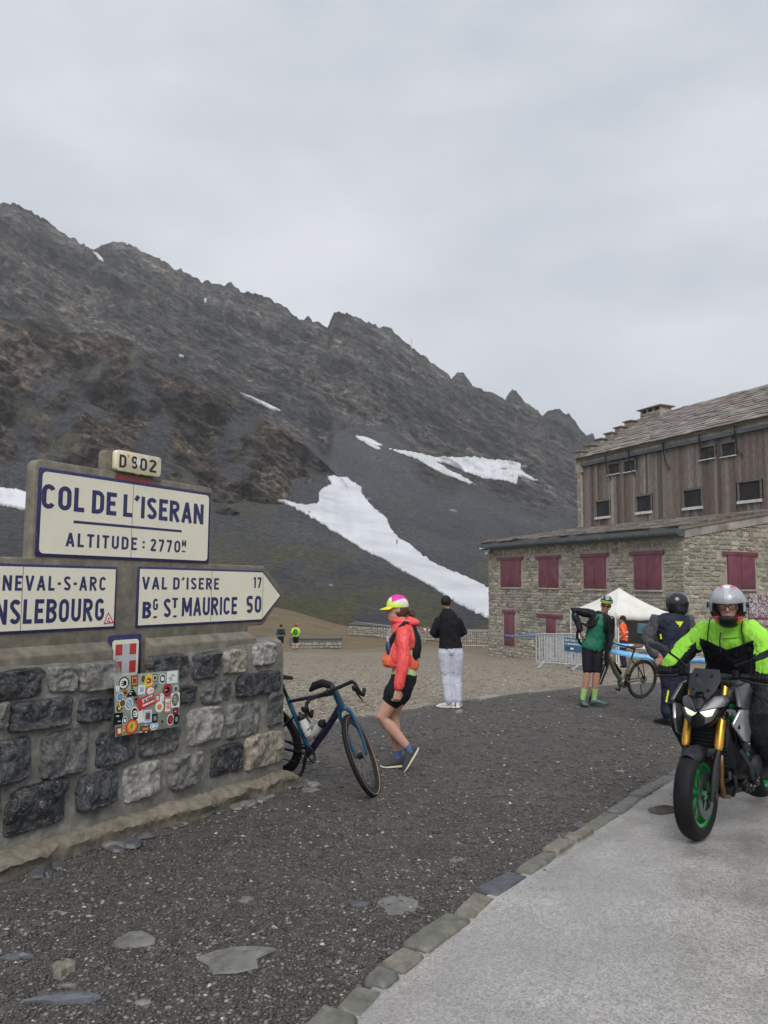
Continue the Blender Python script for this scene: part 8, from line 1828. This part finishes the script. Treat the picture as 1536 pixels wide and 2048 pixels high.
def bar_px(x0, y0, x1, y1, label, **k): return barrier(gp(x0, y0), gp(x1, y1), label, **k)
bsign = bar_px(1073, 1334, 1176, 1341, 'front barrier of the stack, carrying the blue direction board', n=17, H=1.08)
bar_px(1080, 1327, 1178, 1340, 'barrier directly behind the one with the blue board', n=17)
bar_px(1084, 1323, 1176, 1334, 'third barrier in the stack behind the blue board', n=17)
bar_px(1092, 1320, 1160, 1336, 'slanting barrier at the back of the stack', n=17)
bar_px(1050, 1311, 1098, 1316, 'barrier standing apart to the left of the stack, in front of the doors', n=14)
bar_px(908, 1296, 978, 1296, 'barrier between the man in white trousers and the building', n=18, H=1.18)
bar_px(777, 1291, 850, 1287, 'barrier partly behind the woman runner', n=16, H=1.1)
bar_px(706, 1268, 780, 1279, 'farthest barrier in front of the long low wall', n=14, H=1.1)
# blue direction board on the front barrier
be = bsign; ln = (gp(1176, 1341) - gp(1073, 1334)); Lb = math.hypot(ln.x, ln.y)
m_bb = M('board_blue', (.035, .13, .24), .45, var=.08); m_bw = M('board_white', (.75, .76, .78), .45, var=.05)
sb = empty('direction_board', be.location, be.rotation_euler.z, 'blue cardboard race direction board with arrow hung on the front barrier', 'sign')
x0_, x1_, z0_, z1_ = Lb * .58, Lb * .99, .62, 1.04
mb = MB(); mb.box(((x0_ + x1_) / 2, -.03, (z0_ + z1_) / 2), (x1_ - x0_, .012, z1_ - z0_)); mb.build('board_panel', m_bb, sb)
def flat_txt(txt, xa, xb, z, h, mat, name):
    g = glyphs(.17); tw = sum(.3 if c_ == ' ' else g[c_][0] + .16 for c_ in txt) - .16; k = (xb - xa) / tw; a = 0
    for ch in txt:
        if ch == ' ': a += .3; continue
        mb = MB()
        for cnt, st in enumerate(g[ch][1]): stroke_poly(mb, st, .17, lambda x, y, hh, a=a: Vector((xa + (a + x) * k, -.0375 - hh, z + y * h)), cnt * .0003)
        o = mb.build(name, mat, sb, fix=False, smooth=False)
        if o.data.polygons[0].normal.y > 0: o.data.flip_normals()
        a += g[ch][0] + .16
_g0 = glyphs
def glyphs(s=.17):
    g = _g0(s); h = s / 2
    g['H'] = (.58, [[(h, 0), (h, 1)], [(.58 - h, 0), (.58 - h, 1)], [(h, .5), (.58 - h, .5)]]); return g
flat_txt('HIGH TRAIL VANOISE', x0_ + .04, x1_ - .03, .935, .07, m_bw, 'letter'); rng = random.Random(3); xa = x0_ + .05
while xa < x1_ - .06:
    wl_ = rng.uniform(.03, .05); mb = MB(); mb.box((xa + wl_ / 2, -.0372, .862), (wl_ - .012, .0016, rng.uniform(.035, .05))); mb.build('print_mark', m_bw, sb); xa += wl_ + (.03 if rng.random() < .12 else 0)
for xa in (.06, .17): mb = MB(); mb.prism([(x0_ + xa, .72), (x0_ + xa + .08, .765), (x0_ + xa + .08, .675)], lambda a, b_, h: Vector((a, -.0365 - h, b_)), .001); mb.build('arrow_mark', m_blk, sb)
mb = MB(); mb.prism([(x0_ + .251, .765), (x0_ + .47, .765), (x0_ + .47, .675), (x0_ + .251, .675)], lambda a, b_, h: Vector((a, -.0365 - h, b_)), .001); ba_ = mb.build('arrow_block', m_blk, sb)
mb = MB(); mb.prism([(x0_ + .27, .752), (x0_ + .43, .752), (x0_ + .43, .69), (x0_ + .27, .69)], lambda a, b_, h: Vector((a, -.038 - h, b_)), .001); mb.build('arrow_white', m_bw, ba_)
# tapes --------------------------------------------------------------------------
def tape(pts, name, label, cols, w_=.07, n=40, band=.25):
    pts = [Vector(p) for p in pts]; mb = MB(); acc = []
    tot = sum((pts[i + 1] - pts[i]).length for i in range(len(pts) - 1)); rows = []; slots = []
    for k in range(n + 1):
        d = tot * k / n; i = 0
        while i < len(pts) - 2 and d > (pts[i + 1] - pts[i]).length: d -= (pts[i + 1] - pts[i]).length; i += 1
        p = pts[i].lerp(pts[i + 1], min(1, d / (pts[i + 1] - pts[i]).length)); p = p - Vector((0, 0, .10 * math.sin(math.pi * k / n))); tw = .5 * math.sin(k * .5)
        rows.append([p + Vector((0, math.sin(tw) * w_ / 2, math.cos(tw) * w_ / 2)), p - Vector((0, math.sin(tw) * w_ / 2, math.cos(tw) * w_ / 2))])
    o0 = rows[0][0].copy(); mb.grid([[q - o0 for q in r] for r in rows]); o = mb.build(name, cols, None, fix=False); o.location = o0
    for i, p in enumerate(o.data.polygons): p.material_index = i % len(cols)
    o.modifiers.new('s', 'SOLIDIFY').thickness = .002
    return tag(o, label, 'tape')
rw = [M('tape_red', (.65, .03, .03), .45), M('tape_white', (.78, .78, .76), .45)]; bw_ = [M('tape_blue', (.03, .24, .60), .45), M('tape_light_blue', (.20, .48, .78), .45)]
bA = gp(850, 1287); bB = gp(908, 1296); bC = gp(978, 1296); bD = gp(1080, 1327)
tape([bA + Vector((-.3, 0, 1.10)), bB + Vector((0, 0, 1.12))], 'barrier_tape', 'red and white striped tape stretched behind the man in the black sweater', rw, .17, 12)
tape([bC + Vector((0, 0, 1.06)), bD + Vector((0, 0, 1.02))], 'barrier_tape', 'blue tape from the far barrier across to the barrier stack', bw_, .10, 60)
tA = at(1218, 1288, 20.5); tB = at(1312, 1291, 20.0); tape([tA, tB, tB + Vector((3, -.3, 0))], 'barrier_tape', 'upper pale blue tape under the tent, behind the electric bicycle', [bw_[1], rw[1]], .10, 8)
tA = at(1218, 1301, 20.6); tB = at(1312, 1312, 20.0); tape([tA, tB, tB + Vector((3, -.3, 0))], 'barrier_tape', 'lower pale blue tape sagging behind the electric bicycle saddle', [bw_[1], bw_[1]], .15, 20)
tp_ = gp(1238, 1340); tpe = empty('tape_post', tp_, 0, 'thin white post holding the blue tapes behind the electric bicycle', 'post'); mb = MB(); mb.tube([(0, 0, 0), (0, 0, 1.25)], .022, 8); mb.build('post_shaft', m_pole, tpe); mb = MB(); mb.tube([(0, 0, 1.25), (0, 0, 1.29)], .028, 8); mb.build('post_cap', m_pole, tpe)
# low dry stone walls beyond the yard ---------------------------------------------
m_dry = stone_mat('dry_wall_core', (.14, .13, .12), .85)
def low_wall(x0, y0, x1, y1, hgt, label, seed):
    A, B = gp(x0, y0), gp(x1, y1); d = B - A; L_ = math.hypot(d.x, d.y); e = empty('low_stone_wall', A, math.atan2(d.y, d.x), label, 'wall'); sl = (B.z - A.z) / L_
    mb = MB(); mb.add([Vector((x, y, z + sl * x)) for z in (-.25, hgt - .10) for x, y in ((0, 0), (L_, 0), (L_, .5), (0, .5))], [(3, 2, 1, 0), (4, 5, 6, 7), (0, 1, 5, 4), (1, 2, 6, 5), (2, 3, 7, 6), (3, 0, 4, 7)]); mb.build('wall_core', m_dry, e)
    mb = MB(); mb.add([Vector((x, y, z + sl * x)) for z in (hgt - .10, hgt) for x, y in ((-.04, -.06), (L_ + .04, -.06), (L_ + .04, .56), (-.04, .56))], [(3, 2, 1, 0), (4, 5, 6, 7), (0, 1, 5, 4), (1, 2, 6, 5), (2, 3, 7, 6), (3, 0, 4, 7)]); mb.build('coping', m_dry, e)
    rubble(e, lambda u, v, z: Vector((u, v, z + sl * u)), 0, L_, 0, lambda u: hgt - .12, [], (.14, .26), (.2, .5), 300, lambda q: q[0], seed, .05)
low_wall(582, 1297, 684, 1296, .72, 'short low stone wall with flat coping beside the far runners', 21)
low_wall(697, 1270, 905, 1284, 1.0, 'long low stone wall running behind the woman runner', 22)
low_wall(905, 1284, 1000, 1288, .95, 'low stone wall stretch left of the building corner', 23)
# haze ----------------------------------------------------------------------------
hz = bpy.data.meshes.new('haze'); mb = MB(); mb.box((0, 0, 160), (6300, 6300, 380)); hzo = mb.build('haze', [], None, smooth=False)
hm_ = bpy.data.materials.new('mountain_air'); hm_.use_nodes = True; t = hm_.node_tree; t.nodes.clear(); o_ = t.nodes.new('ShaderNodeOutputMaterial'); pv = t.nodes.new('ShaderNodeVolumePrincipled'); pv.inputs['Color'].default_value = (.86, .90, .96, 1); pv.inputs['Density'].default_value = .00034; pv.inputs['Anisotropy'].default_value = .2; t.links.new(pv.outputs[0], o_.inputs['Volume'])
hzo.data.materials.append(hm_); hzo['kind'] = 'stuff'; hzo['label'] = 'thin grey mountain haze filling the air'
